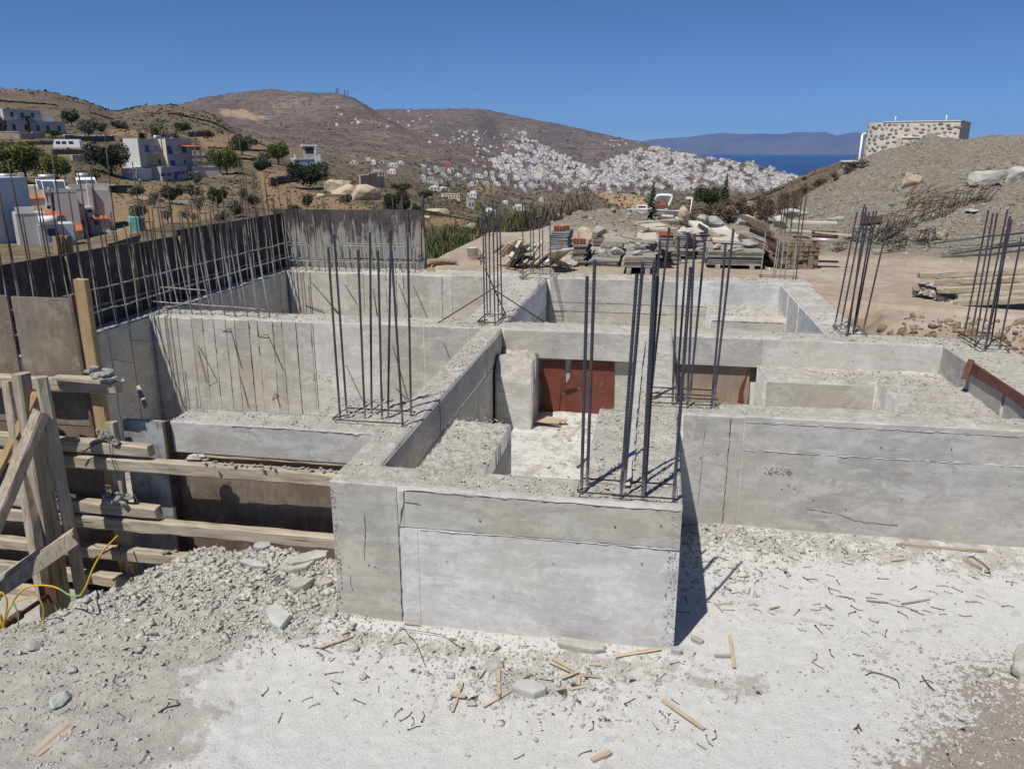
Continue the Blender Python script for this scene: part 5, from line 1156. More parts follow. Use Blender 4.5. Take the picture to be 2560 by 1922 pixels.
# loose wires
def gw(rows, label, r=.0022, o=A_, h=.02):
    P = []
    for i, (a, b_) in enumerate(rows):
        p = W(*S(a, b_, *o), 0); p[2] = float(gz(p[0], p[1])) + .005 + (h if 0 < i < len(rows) - 1 else 0); P.append(p)
    tube('binding_wire', spline(P, 6), r, M['wire'], label=label, cat='wire', n=5)
gw([(1160, 575), (1255, 490), (1310, 530), (1380, 600), (1470, 780)], 'looped binding wire below the groove of the front wall'); gw([(1250, 480), (1340, 505), (1560, 535), (1640, 560), (1800, 640)], 'long curved binding wire near the foot of the front wall'); gw([(500, 660), (570, 665), (665, 690)], 'short curved wire left below the front wall', h=.004)
gw([(840, 855), (920, 840), (1100, 900), (1135, 965)], 'long bent wire lying on the white ground at the right', .003, (1920, 1442), .004); gw([(1330, 855), (1370, 920), (1435, 985)], 'curved dark wire at the edge of the brown patch', .004, (1920, 1442), .003); gw([(740, 1315), (780, 1305), (810, 1330)], 'small hooked wire at the lower right', .004, (1920, 1442), .01)
gw([(1380, 1270), (1450, 1240), (1560, 1210), (1545, 1180)], 'dark split twig at the lower left', .004, Dd, .003); gw([(1720, 1380), (1780, 1400), (1890, 1470), (1920, 1515)], 'bent rod on the ground near the far right wall foot', .004, (1920, 1000), .01)
# ------------------------------------------------------------------ stacked boards and other things on the yard
def depth_of(p): return float((np.asarray(p) - CAM) @ _f)
def stack(px0, px1, pyt, pyb, pyback, n, mat, label, group, lift=0.0, jit=.012, rz=0.0, blocks=True):
    a = W(px0, pyb, YARD + lift); b_ = W(px1, pyb, YARD + lift); s = depth_of(a) / F; wd = (px1 - px0) * s
    zt = Wy((px0 + px1) / 2, pyt, a[1])[2]; h = zt - YARD - lift; bk = W((px0 + px1) / 2, pyback, zt); dp = max(.25, bk[1] - a[1]); cx = (a[0] + b_[0]) / 2; th = h / n
    for i in range(n):
        w2, d2 = wd * R.uniform(.975, 1.0), dp * R.uniform(.98, 1.01); t2 = th * R.uniform(.62, .86)
        me = raw_mesh('plywood_board', np.array([(sx * w2 / 2, sy * d2 / 2, z) for z in (0, t2) for sx, sy in ((-1, -1), (1, -1), (1, 1), (-1, 1))]) + np.array([[R.normal(0, .002), R.normal(0, .002), R.normal(0, t2 * .12)] for _ in range(8)]), BOXF)
        o = link('plywood_board', me, M[mat if R.random() < .75 else 'ply'], label=label, cat='board', group=group)
        o.location = (cx + R.normal(0, jit), a[1] + dp / 2 + R.normal(0, jit), YARD + lift + i * th); o.rotation_euler = (0, 0, rz + R.normal(0, .012))
    if lift and blocks:
        for sx in (-.3, .3):
            v, f = timber_geo((cx + sx * wd - .0, a[1] - .02, YARD + lift / 2), (cx + sx * wd, a[1] + dp, YARD + lift / 2), .09, lift * .96)
            link('bearer', raw_mesh('bearer', v, f), M['wood_y'], label='short timber bearer lying under ' + label[label.find('stack'):] if 'stack' in label else 'short timber bearer', cat='timber', group='bearers under the board stacks')
    return np.array([cx, a[1], zt]), wd, dp
M['board_g'] = ply('plywood_grey', (.19, .175, .155), (.29, .27, .24), (.40, .375, .335), .64)
M['board_b'] = ply('plywood_bluish', (.15, .17, .185), (.23, .26, .28), (.33, .36, .37), .66)
def st(*a, **k): return stack(*a, **k)
c1 = st(1374, 1420, 578, 626, 567, 9, 'board_b', 'bluish grey board in the tall narrow stack under three red bricks', 'boards of the tall stack at the left rear')
c2 = st(1428, 1463, 612, 666, 592, 10, 'board_g', 'short grey board in the tall stack topped by two red bricks', 'boards of the stack with two bricks')
c2b = st(1480, 1506, 592, 617, 588, 5, 'board_g', 'grey board in the small rear stack under a dark stone', 'boards of the small rear stack')
c3 = st(1472, 1548, 649, 667, 623, 5, 'board_g', 'grey board in the low broad stack under a round boulder', 'boards of the low broad stack')
c4 = st(1558, 1634, 642, 668, 600, 6, 'board_g', 'grey board in the long raised stack under a pale flat rock', 'boards of the long raised stack', lift=.12)
c5 = st(1645, 1682, 588, 640, 578, 10, 'board_g', 'grey board in the narrow stack under a pink brick tile', 'boards of the narrow stack')
c6 = st(1686, 1733, 586, 640, 572, 10, 'board_g', 'grey board in the stack held down by a crumpled sheet', 'boards of the middle rear stack', lift=.06)
c7 = st(1742, 1776, 609, 646, 596, 8, 'board_b', 'bluish sheet in the stack squeezed between two grey stacks', 'sheets of the bluish stack')
c8 = st(1768, 1904, 628, 661, 603, 7, 'board_g', 'wide grey board in the broad stack on two white blocks', 'boards of the broad stack on blocks', lift=.075)
st(1782, 1846, 598, 652, 556, 5, 'mortar', 'long pale form board in the wide pile behind the broad stack', 'long boards behind the stacks', jit=.03)
st(1852, 1912, 603, 650, 578, 5, 'board_g', 'grey board in the pile between the broad stack and the brown pack', 'boards beside the brown pack pile', jit=.03)
st(1700, 1762, 578, 640, 549, 6, 'mortar', 'long pale form board in the far pile left of the white boards', 'long boards of the far pile', jit=.03)
st(1590, 1640, 596, 632, 576, 4, 'mortar', 'pale board in the low pile behind the long raised stack', 'boards of the low rear pile', jit=.03)
st(1500, 1556, 612, 640, 596, 4, 'board_g', 'grey board in the pile behind the low broad stack', 'boards of the rear grey pile', jit=.03)
st(1655, 1700, 628, 654, 612, 4, 'board_g', 'short grey board in the low pile in front of the narrow stack', 'boards of the low front pile', jit=.02)
# bricks and stones that hold them down
def brick(px, py, base, rz, label, wpx=28, hpx=17, holes=(4, 3)):
    s = depth_of(base) / F; w_, h_ = wpx * s, hpx * s; d_ = .12; g = empty('hollow_brick', (base[0] + (px) * 0, base[1], base[2]), label, 'brick', 'red hollow bricks on the stacks', rz)
    m = MB(); m.box(-w_ / 2, w_ / 2, .004, d_, .0, h_); m.build('body', M['brick'], g)
    nx, nz = holes; m = MB(); f = MB()
    for i in range(nx):
        for j in range(nz):
            x0 = -w_ / 2 + w_ * (i + .2) / nx; x1 = -w_ / 2 + w_ * (i + .82) / nx; z0 = h_ * (j + .2) / nz; z1 = h_ * (j + .82) / nz; f.box(x0, x1, .001, .0035, z0, z1)
    f.build('holes', M['dark'], g); return g
def on_top(c, dx=0, dy=.02, dz=.0): return (c[0][0] + dx, c[0][1] + dy, c[0][2] + dz)
brick(0, 0, on_top(c1, -.0, .05), .05, 'red hollow brick lying in front on the tall bluish stack', 27, 11)
brick(0, 0, on_top(c1, -.10, .34), .0, 'red hollow brick standing rear left on the tall bluish stack', 12, 10, (2, 3)); brick(0, 0, on_top(c1, .13, .34), .0, 'red hollow brick standing rear right on the tall bluish stack', 13, 10, (2, 3))
v = MB(); v.box(-.05, .05, 0, .06, 0, .07); v.build('white_block', M['white_wall'], label='small white block between the two rear bricks on the tall stack', cat='block').location = on_top(c1, .02, .42)
brick(0, 0, on_top(c2, -.07, .1), .0, 'red hollow brick left of the pair on the stack behind the leaning planks', 14, 13, (3, 3)); brick(0, 0, on_top(c2, .06, .1), .0, 'red hollow brick right of the pair on the stack behind the leaning planks', 14, 13, (3, 3))
brick(0, 0, (W(1660, 556, 1.9)[0], c5[0][1] + 3.2, 1.62), .0, 'red hollow brick farthest back at the top of the board pile', 33, 9, (7, 2))
o = MB(); o.box(-.14, .12, 0, .30, 0, .10); o.box(-.11, .15, -.12, 0, -.01, .07); o.build('terracotta_block', M['brick'], label='smooth terracotta block and plate on the narrow board stack', cat='brick').location = on_top(c5, -.02, .12)
def rock_on(p, size, seed, label, mat='stone', name='rock', cat='rock', rough=.5, facets=8):
    v, f = rock_geo(seed, 3, rough * 1.6, size, facets + 6); o = link(name, raw_mesh(name, v, f), M[mat], label=label, cat=cat); o.location = (p[0], p[1], p[2] + size[2] * .52); o.rotation_euler = (0, 0, R.uniform(0, 6)); return o
rock_on(on_top(c3, -.05, .5), (.14, .12, .13), 700, 'round grey boulder on the low broad stack of boards'); rock_on(on_top(c3, .22, .85), (.15, .11, .10), 701, 'grey stone behind the round boulder on the low board stack')
rock_on(on_top(c4, -.02, .28), (.13, .10, .06), 702, 'pale flat rock lying on the near end of the long raised stack'); rock_on(on_top(c4, .0, 1.15), (.14, .11, .10), 703, 'white streaked rock on the far end of the long raised stack')
rock_on(on_top(c2b, 0, .1), (.20, .16, .17), 704, 'dark grey stone on the small rear board stack', 'pebble_green'); rock_on(W(1461, 604, 1.25), (.17, .15, .20), 705, 'pointed tan rock between the two small rear stacks', 'stone_tan')
rock_on(on_top(c6, .0, .1), (.22, .18, .10), 706, 'crumpled pale sack weighing down the middle rear stack', 'mortar', 'cement_sack', 'sack', 1.0)
rock_on(on_top(c8, .02, .22), (.34, .12, .06), 707, 'crumpled white sack lying on the broad stack', 'stone', 'cement_sack', 'sack', 1.2); rock_on(on_top(c8, .32, .75), (.28, .2, .10), 708, 'large flat dark stone at the rear of the broad stack', 'pebble_green'); rock_on(on_top(c8, -.32, .3), (.15, .10, .08), 712, 'tan flat stone at the left of the broad stack', 'stone_tan')
# long pale boards sloping up behind
def plank(p0, p1, wd, th, mat, label, group, name='plank', up=(0, 0, 1), cat='plank', **k):
    v, f = timber_geo(p0, p1, wd, th, up, **k); c = np.mean(v, 0); return link(name, raw_mesh(name, v - c, f), M[mat], loc=tuple(c), label=label, cat=cat, group=group)
g_l = 'long boards behind the stacks'
for i, (a, b_, wd, z0, z1, mt) in enumerate([((1765, 598), (1738, 556), .42, 1.12, 1.42, 'conc_pale'), ((1800, 600), (1772, 552), .45, 1.05, 1.45, 'mortar'), ((1828, 594), (1793, 570), .40, 1.18, 1.30, 'conc_pale'), ((1725, 572), (1695, 545), .42, 1.3, 1.55, 'conc_pale'), ((1740, 590), (1715, 560), .16, 1.1, 1.4, 'wood_y'), ((1690, 560), (1668, 540), .3, 1.4, 1.6, 'mortar')]):
    for kz in range(2): plank(W(a[0], a[1], z0 - kz * .06), W(b_[0], b_[1], z1 - kz * .06), wd, .045, mt if kz == 0 else 'wood_y', 'long pale form board sloping over the pile behind the stacks', g_l, cham=.05, wob=.004, ends=.1)
plank(W(1745, 562, 1.5), W(1830, 612, 1.12), .05, .09, 'wood_x', 'long thin edge board crossing the pale sloping boards', g_l)
for i, (a, b_, z) in enumerate([((1590, 558), (1705, 549), 1.72), ((1600, 580), (1690, 572), 1.5), ((1555, 590), (1600, 600), 1.25), ((1540, 606), (1600, 606), 1.1), ((1610, 560), (1650, 575), 1.6), ((1625, 556), (1660, 570), 1.6), ((1700, 590), (1755, 575), 1.3), ((1700, 625), (1775, 625), 1.05), ((1745, 622), (1842, 606), 1.15)]):
    plank(W(a[0], a[1], z), W(b_[0], b_[1], z), .09 if i not in (4, 5) else .3, .04, 'mortar' if i in (0, 1, 4, 5) else 'wood_x', 'loose pale plank lying across the grey gravel heap', 'loose planks on the heap')
rock_on(W(1713, 556, 1.62), (.16, .12, .22), 710, 'upright reddish tan rock on the far pale boards', 'stone_tan'); rock_on(W(1757, 551, 1.6), (.24, .14, .09), 711, 'white flat rock at the top of the long pale boards'); rock_on(W(1785, 570, 1.42), (.27, .22, .20), 713, 'big bluish grey rock holding the long pale boards', 'pebble_green')
rock_on(W(1858, 590, 1.1), (.2, .16, .08), 714, 'pale flat stones between the boards and the brown stack', 'stone'); rock_on(W(1870, 562, 1.35), (.36, .28, .16), 715, 'white block of stone in front of the far rubble'); rock_on(W(1950, 568, 1.3), (.42, .3, .2), 716, 'large white stone left of the foot of the earth heap'); rock_on(W(1985, 540, 1.7), (.3, .25, .12), 717, 'upper white stone at the left flank of the earth heap')
# messy planks and pipes at the left of the stacks
for i in range(22):
    px = 1245 + i * 4.3 + R.normal(0, 2); p0 = W(px + R.uniform(14, 24), 600 + R.normal(0, 4) + abs(i - 7) * .8, 1.42 - abs(i - 6) * .02); p1 = W(px - R.uniform(0, 8), 634 + R.normal(0, 4), 1.10)
    plank(p0, p1, .075, .03, 'mortar' if i % 2 else 'wood_y', 'split weathered plank in the untidy plank heap left of the stacks', 'planks of the untidy heap')
for i in range(12):
    px = 1268 + i * 7.5; plank(W(px + 22, 632 + R.normal(0, 2), 1.1), W(px - 6, 660 + R.normal(0, 3), .92), .07, .05, 'wood_y', 'short plank at the bottom of the untidy heap left of the stacks', 'planks of the untidy heap')
for i in range(8):
    px = 1270 + i * 15; a, b_ = W(px + 24, 640, 1.05), W(px, 662, .90); o = tube('pipe', [a, b_], .032, M['rust' if i % 3 else 'tank'], n=9, label='steel prop tube under the untidy plank heap', cat='prop', group='prop tubes under the plank heap')
for i in range(5): plank(W(1425 - i * 11, 622 + i * 1.5, 1.28), W(1386 - i * 7 + i * 6, 652, .96), .13, .03, ['mortar', 'conc_pale', 'mortar', 'wood_y', 'mortar'][i], 'pale plank leaning against the stack with two bricks', 'planks leaning on the stack')
for i in range(6): plank(W(1380 + i * 8, 650 + R.normal(0, 3), .98), W(1395 + i * 8 + R.uniform(4, 12), 664 + R.normal(0, 2), .90), .08, .06, 'mortar', 'stubby offcut lying under the leaning planks', 'offcuts under the leaning planks')
# brown timber pack with the pipes on it
base = W(1948, 672, YARD); s = depth_of(base) / F; rz_t = .0
nx, nz = 7, 6; wx = (2038 - 1945) * s / nx; hz_ = (672 - 606) * s / nz
for i in range(nx):
    for j in range(nz):
        L = 1.9 + R.normal(0, .05); x = base[0] + wx * (i + .5) + R.normal(0, .004); z = YARD + hz_ * (j + .5); y0 = base[1] + R.normal(0, .035)
        v, f = timber_geo((0, -L / 2, 0), (-.06, L / 2, 0), wx * .93, hz_ * .93, seg=2, wob=.003, cham=.06)
        o = link('timber_beam', raw_mesh('timber_beam', v, f), M['wood_pack'], label='brown squared timber in the pack at the foot of the earth heap', cat='timber', group='timbers of the brown pack'); o.location = (x, y0 + L / 2, z)
ztp = YARD + hz_ * nz
for i in range(9):
    L = 2.2; v, f = timber_geo((-.55 - .07 * i % .3, 0, 0), (-.62, L, .55 - .05 * i), .09, .05, seg=2)
for i in range(6):
    x0 = base[0] - .06 - .10 * (i % 3); plank((x0, base[1] + .05 + .0 * i, YARD + .12 + .13 * i), (x0 - .30, base[1] + 1.9, YARD + .16 + .13 * i), .05, .10, 'wood_pack', 'brown board slanting along the left side of the brown pack', 'boards beside the brown pack', ends=.1)
for i, (zz, yy) in enumerate(((.05, .0), (.12, .03), (.18, .08))): tube('steel_pipe', [(base[0] + .55, base[1] + .1 + yy, ztp + zz), (base[0] + 1.02 - .02 * i, base[1] + .05 + yy, ztp + zz - .01)], .036, M['rust' if i else 'tank'], n=10, label=('lowest', 'middle', 'uppermost')[i] + ' pinkish steel pipe on top of the brown timber pack', cat='pipe')
plank((base[0] + .1, base[1] + .3, ztp + .20), (base[0] + 1.25, base[1] - .02, ztp + .14), .06, .03, 'mortar', 'thin pale lath lying across the top of the brown pack', None); plank((base[0] + .3, base[1] + .9, ztp + .3), (base[0] + 1.1, base[1] + .75, ztp + .3), .3, .05, 'mortar', 'pale broken board at the rear of the brown pack', None)
tm = base
# pile of long squared timbers at the right
rows = [(2296, 2600, 678, 692), (2338, 2600, 697, 711), (2344, 2600, 716, 730), (2392, 2600, 733, 747), (2384, 2600, 748, 763)]
tl = ['topmost pale squared timber of the pile behind the rightmost bars', 'second squared timber of the right hand pile, set back at its end', 'third squared timber of the right hand pile with a splintered end', 'fourth squared timber of the right hand pile with a rotten end', 'lowest long squared timber of the right hand pile above the soil']
for i, (x0, x1, y0, y1) in enumerate(rows):
    yb = W(2390, 770, .80)[1] + .12 * (4 - i); s = yb / math.cos(YAW) / F * 1.04; a = Wy(x0, (y0 + y1) / 2 + 2, yb); b_ = Wy(x1, (y0 + y1) / 2 - 9, yb - .25)
    plank(a, b_, .17, (y1 - y0) * s * 1.0, 'wood_x', tl[i], 'squared timbers of the right hand pile', name='timber_beam', cat='timber', wob=.008, seed=90 + i, ends=1.2, up=(0, 0, 1))
yb = W(2390, 770, .80)[1]
for i in range(9):
    px = 2290 + i * 13; q_ = Wy(px, 720 + i * 5.5, yb + .5 - .05 * i); plank(q_, q_ + np.array([.25, .35, .0]), .10, .09, 'mortar' if i % 2 else 'wood_y', 'short rotten timber end sticking out of the left end of the right hand pile', 'timber ends of the right hand pile', ends=1.5, name='timber_end', cat='timber')
v, f = rock_geo(720, 2, .8, (.05, .07, .09)); o = link('plastic_bag', raw_mesh('plastic_bag', v, f), M['bar'], label='dark blue grey plastic bag at the left end of the timber pile', cat='bag'); o.location = tuple(Wy(2288, 726, yb + .55))
# steel lying on the yard at the foot of the heap
def rod(a, b_, za, zb_, r, n, label, spread=.05):
    g = empty('rebar_bundle', (0, 0, 0), label, 'rebar bundle'); p0, q0 = hit(*a), hit(min(b_[0], 2690), b_[1]); p0 = p0 + np.array([0, 0, za]); q0 = q0 + np.array([0, 0, zb_])
    for i in range(n):
        o = np.array([0, R.normal(0, spread), abs(R.normal(0, spread * .5))]); tube('bar', [p0 + o + (q0 - p0) * R.uniform(-.05, .05), (p0 + q0) / 2 + o * .8 + np.array([0, 0, .03]), q0 + o], r, M['bar'], g, n=6)
rod((2362, 643), (2640, 622), .05, .12, .011, 12, 'thick bundle of long straight bars lying at the foot of the earth heap'); rod((2290, 622), (2640, 596), .05, .15, .009, 4, 'thin pair of long bars lying above the thick bundle on the heap', .03); rod((2180, 637), (2262, 627), .04, .06, .010, 3, 'short bars lying on the yard below the rebar cages', .03)
# cages of bent stirrups on the slope
def cage(label, pts, n, w_, h_, r=.007, lean=.5, sc_=1.0, dist=None):
    g = empty('rebar_cage', (0, 0, 0), label, 'rebar cage', 'rebar cages on the earth heap'); P = [hit(*p) for p in pts]; P = [p for p in P if p is not None]
    L = np.cumsum([0] + [np.linalg.norm(P[i + 1] - P[i]) for i in range(len(P) - 1)])
    def at(t): i = min(np.searchsorted(L, t, 'right') - 1, len(P) - 2); k = (t - L[i]) / (L[i + 1] - L[i] + 1e-9); return P[i] + (P[i + 1] - P[i]) * k
    corner = [[], [], [], []]
    for i in range(n):
        c = at(L[-1] * (i + .5) / n); d = at(min(L[-1], L[-1] * (i + 1) / n)) - at(max(0, L[-1] * i / n)); d /= np.linalg.norm(d) + 1e-9
        up = np.array([R.normal(0, .12), -.15 + R.normal(0, .1), 1.0]) + d * R.normal(lean, .22); up /= np.linalg.norm(up); sd = np.cross(d, up); sd /= np.linalg.norm(sd)
        q = [c - sd * w_ / 2 + up * .02, c + sd * w_ / 2 + up * .02, c + sd * w_ / 2 * R.uniform(.7, 1) + up * h_, c - sd * w_ / 2 * R.uniform(.7, 1) + up * h_ * R.uniform(.9, 1.1)]
        tube('stirrup', q + [q[0], q[0] + (q[2] - q[0]) * .2], r, M['bar_rust'], g, n=4)
        for k in range(4): corner[k].append(q[k])
    for k in range(4):
        if len(corner[k]) > 2: tube('long_bar', [corner[k][j] + R.normal(0, .01, 3) for j in range(0, n, max(1, n // 12))] + [corner[k][-1]], r * 1.2, M['bar_rust'], g, n=4)
cage('long rusty rebar cage running up the earth heap towards the right', [(2190, 600), (2240, 575), (2320, 545), (2400, 515), (2440, 500)], 34, .30, .42)
cage('lower tangled rebar cage left of the long one', [(2120, 595), (2160, 605), (2210, 610), (2260, 590)], 18, .30, .35)
cage('small upper rebar cage under the big pale rocks', [(2430, 510), (2465, 498)], 6, .28, .38, lean=.9); cage('short row of small stirrups standing at the foot of the slope', [(2212, 628), (2268, 616)], 9, .14, .16, lean=0); cage('little heap of stirrups right of the short row', [(2290, 612), (2325, 600)], 9, .2, .25)
cage('two tiny stirrups standing at the left foot of the slope', [(2082, 632), (2112, 622)], 4, .10, .16, lean=-.3)
tube('bent_bar', [hit(2395, 450) + np.array([0, -.1, .05]), hit(2410, 462) + np.array([0, -.25, .1]), hit(2440, 436) + np.array([0, -.1, .12])], .012, M['bar_rust'], n=5, label='bent bar sticking out of the heap beside the big pale rock', cat='bar')
def rock_hit(px, py, size, seed, label, mat='stone', group=None, rough=.5, tilt=0): 
    p = hit(px, py); v, f = rock_geo(seed, 3, rough * 1.7, size, 16); o = link('rock', raw_mesh('rock', v, f), M[mat], label=label, cat='rock', group=group); o.location = tuple(p + np.array([0, -.05, size[2] * .42])); o.rotation_euler = (R.normal(0, .15), tilt, R.uniform(-.4, .4)); return o
rock_hit(2272, 466, (.50, .30, .27), 730, 'long tan rock with a lit top in the middle of the earth heap', 'stone_tan', tilt=-.25); rock_hit(2450, 462, (.55, .34, .30), 731, 'big pale rock above the rebar cage on the earth heap', 'stone', tilt=-.3); rock_hit(2535, 455, (.50, .34, .26), 732, 'pale rock cut by the right edge high on the earth heap', 'stone', tilt=-.2)
rock_hit(2352, 598, (.18, .14, .16), 733, 'small round tan rock at the foot of the rebar cages', 'stone_tan'); rock_hit(2090, 555, (.30, .2, .12), 734, 'flat grey rock low on the left flank of the earth heap'); rock_hit(2072, 592, (.16, .12, .08), 735, 'orange tan stone low on the left flank of the earth heap', 'stone_tan'); rock_hit(2430, 530, (.2, .14, .05), 736, 'flat dark stone beside the small upper cage', 'pebble_green')
# rusty sheet standing in the slope
p = hit(2165, 560); plate('rusty_sheet', [p + np.array(q_) for q_ in [(-.16, -.1, .0), (.30, -.15, .05), (.34, -.1, .22), (.2, -.08, .17), (0, -.08, .19), (-.14, -.05, .30)]], .006, M['rust'], label='torn rusty sheet standing on the slope behind the leaning bars', cat='metal sheet')
DB = empty('dry_branches', (0, 0, 0), 'tangle of dry brown branches below the long tan rock on the heap', 'branches')
for i in range(46):
    q = hit(R.normal(2290, 22), R.normal(505, 14)); d = np.array([R.normal(.35, .25), R.normal(-.1, .1), R.normal(.25, .15)]); tube('branch', [q, q + d * .5 + np.array([0, 0, .05]), q + d], [.012, .009, .004], M['clod'], DB, n=4)
# loose stones all over the heap and the yard edges
cc = []; cz = []
for _ in range(2600):
    px, py = R.uniform(1990, 2570), R.uniform(335, 630); h = hit(px, py, 14, 45)
    if h is None or h[2] < .95: continue
    cc.append(h + np.array([0, 0, .005])); cz.append(min(.17, .012 + R.exponential(.02)))
for _ in range(900):
    px, py = R.uniform(1380, 2010), R.uniform(525, 600); h = hit(px, py, 15, 32)
    if h is None or h[2] < .92: continue
    cc.append(h); cz.append(min(.16, .015 + R.exponential(.028)))
cc = np.array(cc); cz = np.array(cz); sel = R.random(len(cc)) < .55
M['heap_stone'] = simple('heap_stone', (.27, .245, .20), .95, .3, 3, .6, 20, .02); M['heap_stone_b'] = simple('heap_stone_greenish', (.235, .235, .20), .95, .3, 3, .6, 20, .02)
for m_, mt, nm in ((sel, 'heap_stone', 'loose_stones'), (~sel, 'heap_stone_b', 'loose_stones')):
    v, f = scatter_geo(cc[m_], cz[m_], P_CL); link(nm, raw_mesh(nm, v, f), M[mt], kind='stuff', label='loose stones strewn over the earth heap')
cc = []; cz = []
for _ in range(700):
    px, py = R.uniform(1080, 2560), R.uniform(640, 700); p = W(px, py, YARD)
    if p[1] < 13.5 and p[0] < 2.5: continue
    cc.append((p[0], p[1], float(zy(p[0], p[1])))); cz.append(min(.05, .006 + R.exponential(.009)))
v, f = scatter_geo(cc, cz, P_CL); link('yard_gravel', raw_mesh('yard_gravel', v, f), M['pebble'], kind='stuff')
# bucket
p = W(1182, 648, YARD); s = depth_of(p) / F; g = empty('bucket', tuple(p), 'white plastic bucket with dried cement standing left of the plank heap', 'bucket')
def lathe(name, prof, mat, parent=None, n=20, **kw):
    v = [(r * math.cos(2 * math.pi * i / n), r * math.sin(2 * math.pi * i / n), z) for r, z in prof for i in range(n)]; f = [(j * n + i, j * n + (i + 1) % n, (j + 1) * n + (i + 1) % n, (j + 1) * n + i) for j in range(len(prof) - 1) for i in range(n)]
    return link(name, raw_mesh(name, v, f, smooth=True), mat, parent, **kw)
H_ = 30 * s; r_ = 14 * s
lathe('body', [(.0, .0), (r_ * .78, 0), (r_, H_), (r_ * 1.06, H_), (r_ * 1.06, H_ * .93), (r_ * 1.0, H_ * .93)], M['white'], g); lathe('inside', [(r_ * .97, H_ * .99), (r_ * .8, H_ * .4), (0, H_ * .4)], M['mortar'], g)
tube('handle', spline([(-r_, -.0, H_ * .9), (-r_ * .6, -r_ * .95, H_ * .45), (0, -r_ * 1.1, H_ * .32), (r_ * .6, -r_ * .95, H_ * .45), (r_, 0, H_ * .9)]), .004, M['wire'], g, n=5)
v, f = rock_geo(741, 2, .6, (.36, .22, .07)); o = link('brown_sack', raw_mesh('brown_sack', v, f), M['clod'], label='flat brown sack lying behind the fresh stakes', cat='sack'); o.location = tuple(W(1098, 656, YARD + .04))
wb = [W(1205 + R.normal(0, 6), 640 + R.normal(0, 6), YARD + .1) for _ in range(14)]; tube('wire_coil', spline(wb, 4), .006, M['wire'], n=4, label='tangled dark wire beside the white bucket', cat='wire')
# ------------------------------------------------------------------ plants
def leaves_geo(seed, n, lobes, leaf=.16, top_bias=.15, hollow=.45):
    """a crown of many leaf-clump faces spread through uneven lobes (unit size)"""
    rg = np.random.default_rng(seed); L = [(rg.normal(0, .42, 3) * np.array([1, 1, .6]), rg.uniform(.35, .62)) for _ in range(lobes)]; L.append((np.zeros(3), .6))
    c = []; 
    while len(c) < n:
        o, r = L[int(rg.integers(len(L)))]; d = rg.normal(size=3); d /= np.linalg.norm(d); k = hollow + (1 - hollow) * rg.random() ** .5; c.append(o + d * r * k)
    c = np.array(c); c[:, 2] += top_bias * rg.random(n)
    s = leaf * rg.uniform(.55, 1.35, n); a = rg.normal(size=(n, 3)); a /= np.linalg.norm(a, axis=1)[:, None]; b = np.cross(a, rg.normal(size=(n, 3))); b /= np.linalg.norm(b, axis=1)[:, None]
    v = np.stack([c - a * s[:, None] * .6, c + b * s[:, None] * .5, c + a * s[:, None] * .7, c - b * s[:, None] * .5 + np.cross(a, b) * s[:, None] * .25], 1).reshape(-1, 3)
    f = np.arange(n * 4).reshape(n, 4); z0 = v[:, 2].min(); v[:, 2] -= z0; v[:, :2] /= np.abs(v[:, :2]).max(); v[:, 2] /= v[:, 2].max(); return v, f
CROWN = {}
def crown_mesh(kind, i):
    k = (kind, i)
    if k not in CROWN:
        n, lobes, leaf = {'big': (5200, 10, .085), 'mid': (1300, 7, .15), 'small': (420, 5, .24), 'sparse': (700, 7, .12)}[kind]
        CROWN[k] = raw_mesh('crown', *leaves_geo(900 + i * 13 + len(kind), n, lobes, leaf, hollow=.2 if kind == 'sparse' else .45))
    return CROWN[k]
CM = {}
def tree(px, d, wpx, hpx, leaf_m, label, kind='mid', cat='tree', group=None, trunk=.22, depth=1.0, name='tree', base_py=None):
    p = hit(px, base_py) if base_py else stand(px, d)
    if p is None: return
    s = depth_of(p) / F; w_ = wpx * s; h_ = hpx * s; g = empty(name, tuple(p), label, cat, group); i = int(R.integers(3)); key = (kind, i, leaf_m)
    if key not in CM: m_ = crown_mesh(kind, i).copy(); m_.materials.clear(); m_.materials.append(M[leaf_m]); CM[key] = m_
    o = link('crown', CM[key], None, g); o.location = (0, 0, h_ * trunk * .7); o.scale = (w_ / 2, w_ / 2 * depth, h_ * (1 - trunk * .7)); o.rotation_euler = (0, 0, R.uniform(0, 6.28))
    if trunk > .02:
        r = max(.04, h_ * .035); m = MB()
        m.add(*tube_geo([(0, 0, -.3), (.02 * h_, 0, h_ * .2), (-.02 * h_, .01, h_ * .5)], [r, r * .8, r * .4], 6))
        for a in range(3): an = R.uniform(0, 6.28); m.add(*tube_geo([(0, 0, h_ * trunk * .8), (math.cos(an) * w_ * .22, math.sin(an) * w_ * .22, h_ * .6)], [r * .5, r * .15], 5))
        m.build('trunk', M['bark'], g, smooth=True)
    return g
tree(66, 132, 178, 108, 'leaf_pine', 'large yellow green pine at the left edge above the white houses', 'big', trunk=.3, base_py=462)
tree(148, 126, 112, 84, 'leaf_pine', 'smaller pine leaning right beside the largest pine', 'big', trunk=.3, base_py=470); tree(226, 128, 70, 40, 'leaf_pine', 'low yellow green bush right of the pines', 'mid', 'bush', trunk=.1, name='bush', base_py=460); tree(15, 134, 60, 45, 'leaf_pine', 'pine crown cut by the left edge beneath the largest pine', 'mid', base_py=462)
tree(280, 165, 122, 84, 'leaf_dark', 'broad dark bluish tree in front of the house with blue doors', 'big', trunk=.12, base_py=440)
tree(567, 195, 104, 70, 'leaf_pine', 'round yellow green tree right of the house with blue doors', 'big', trunk=.15, base_py=436); tree(492, 185, 38, 34, 'leaf_grey', 'grey green shrub at the right corner of the house with blue doors', 'mid', 'bush', trunk=.1, name='bush', base_py=462)
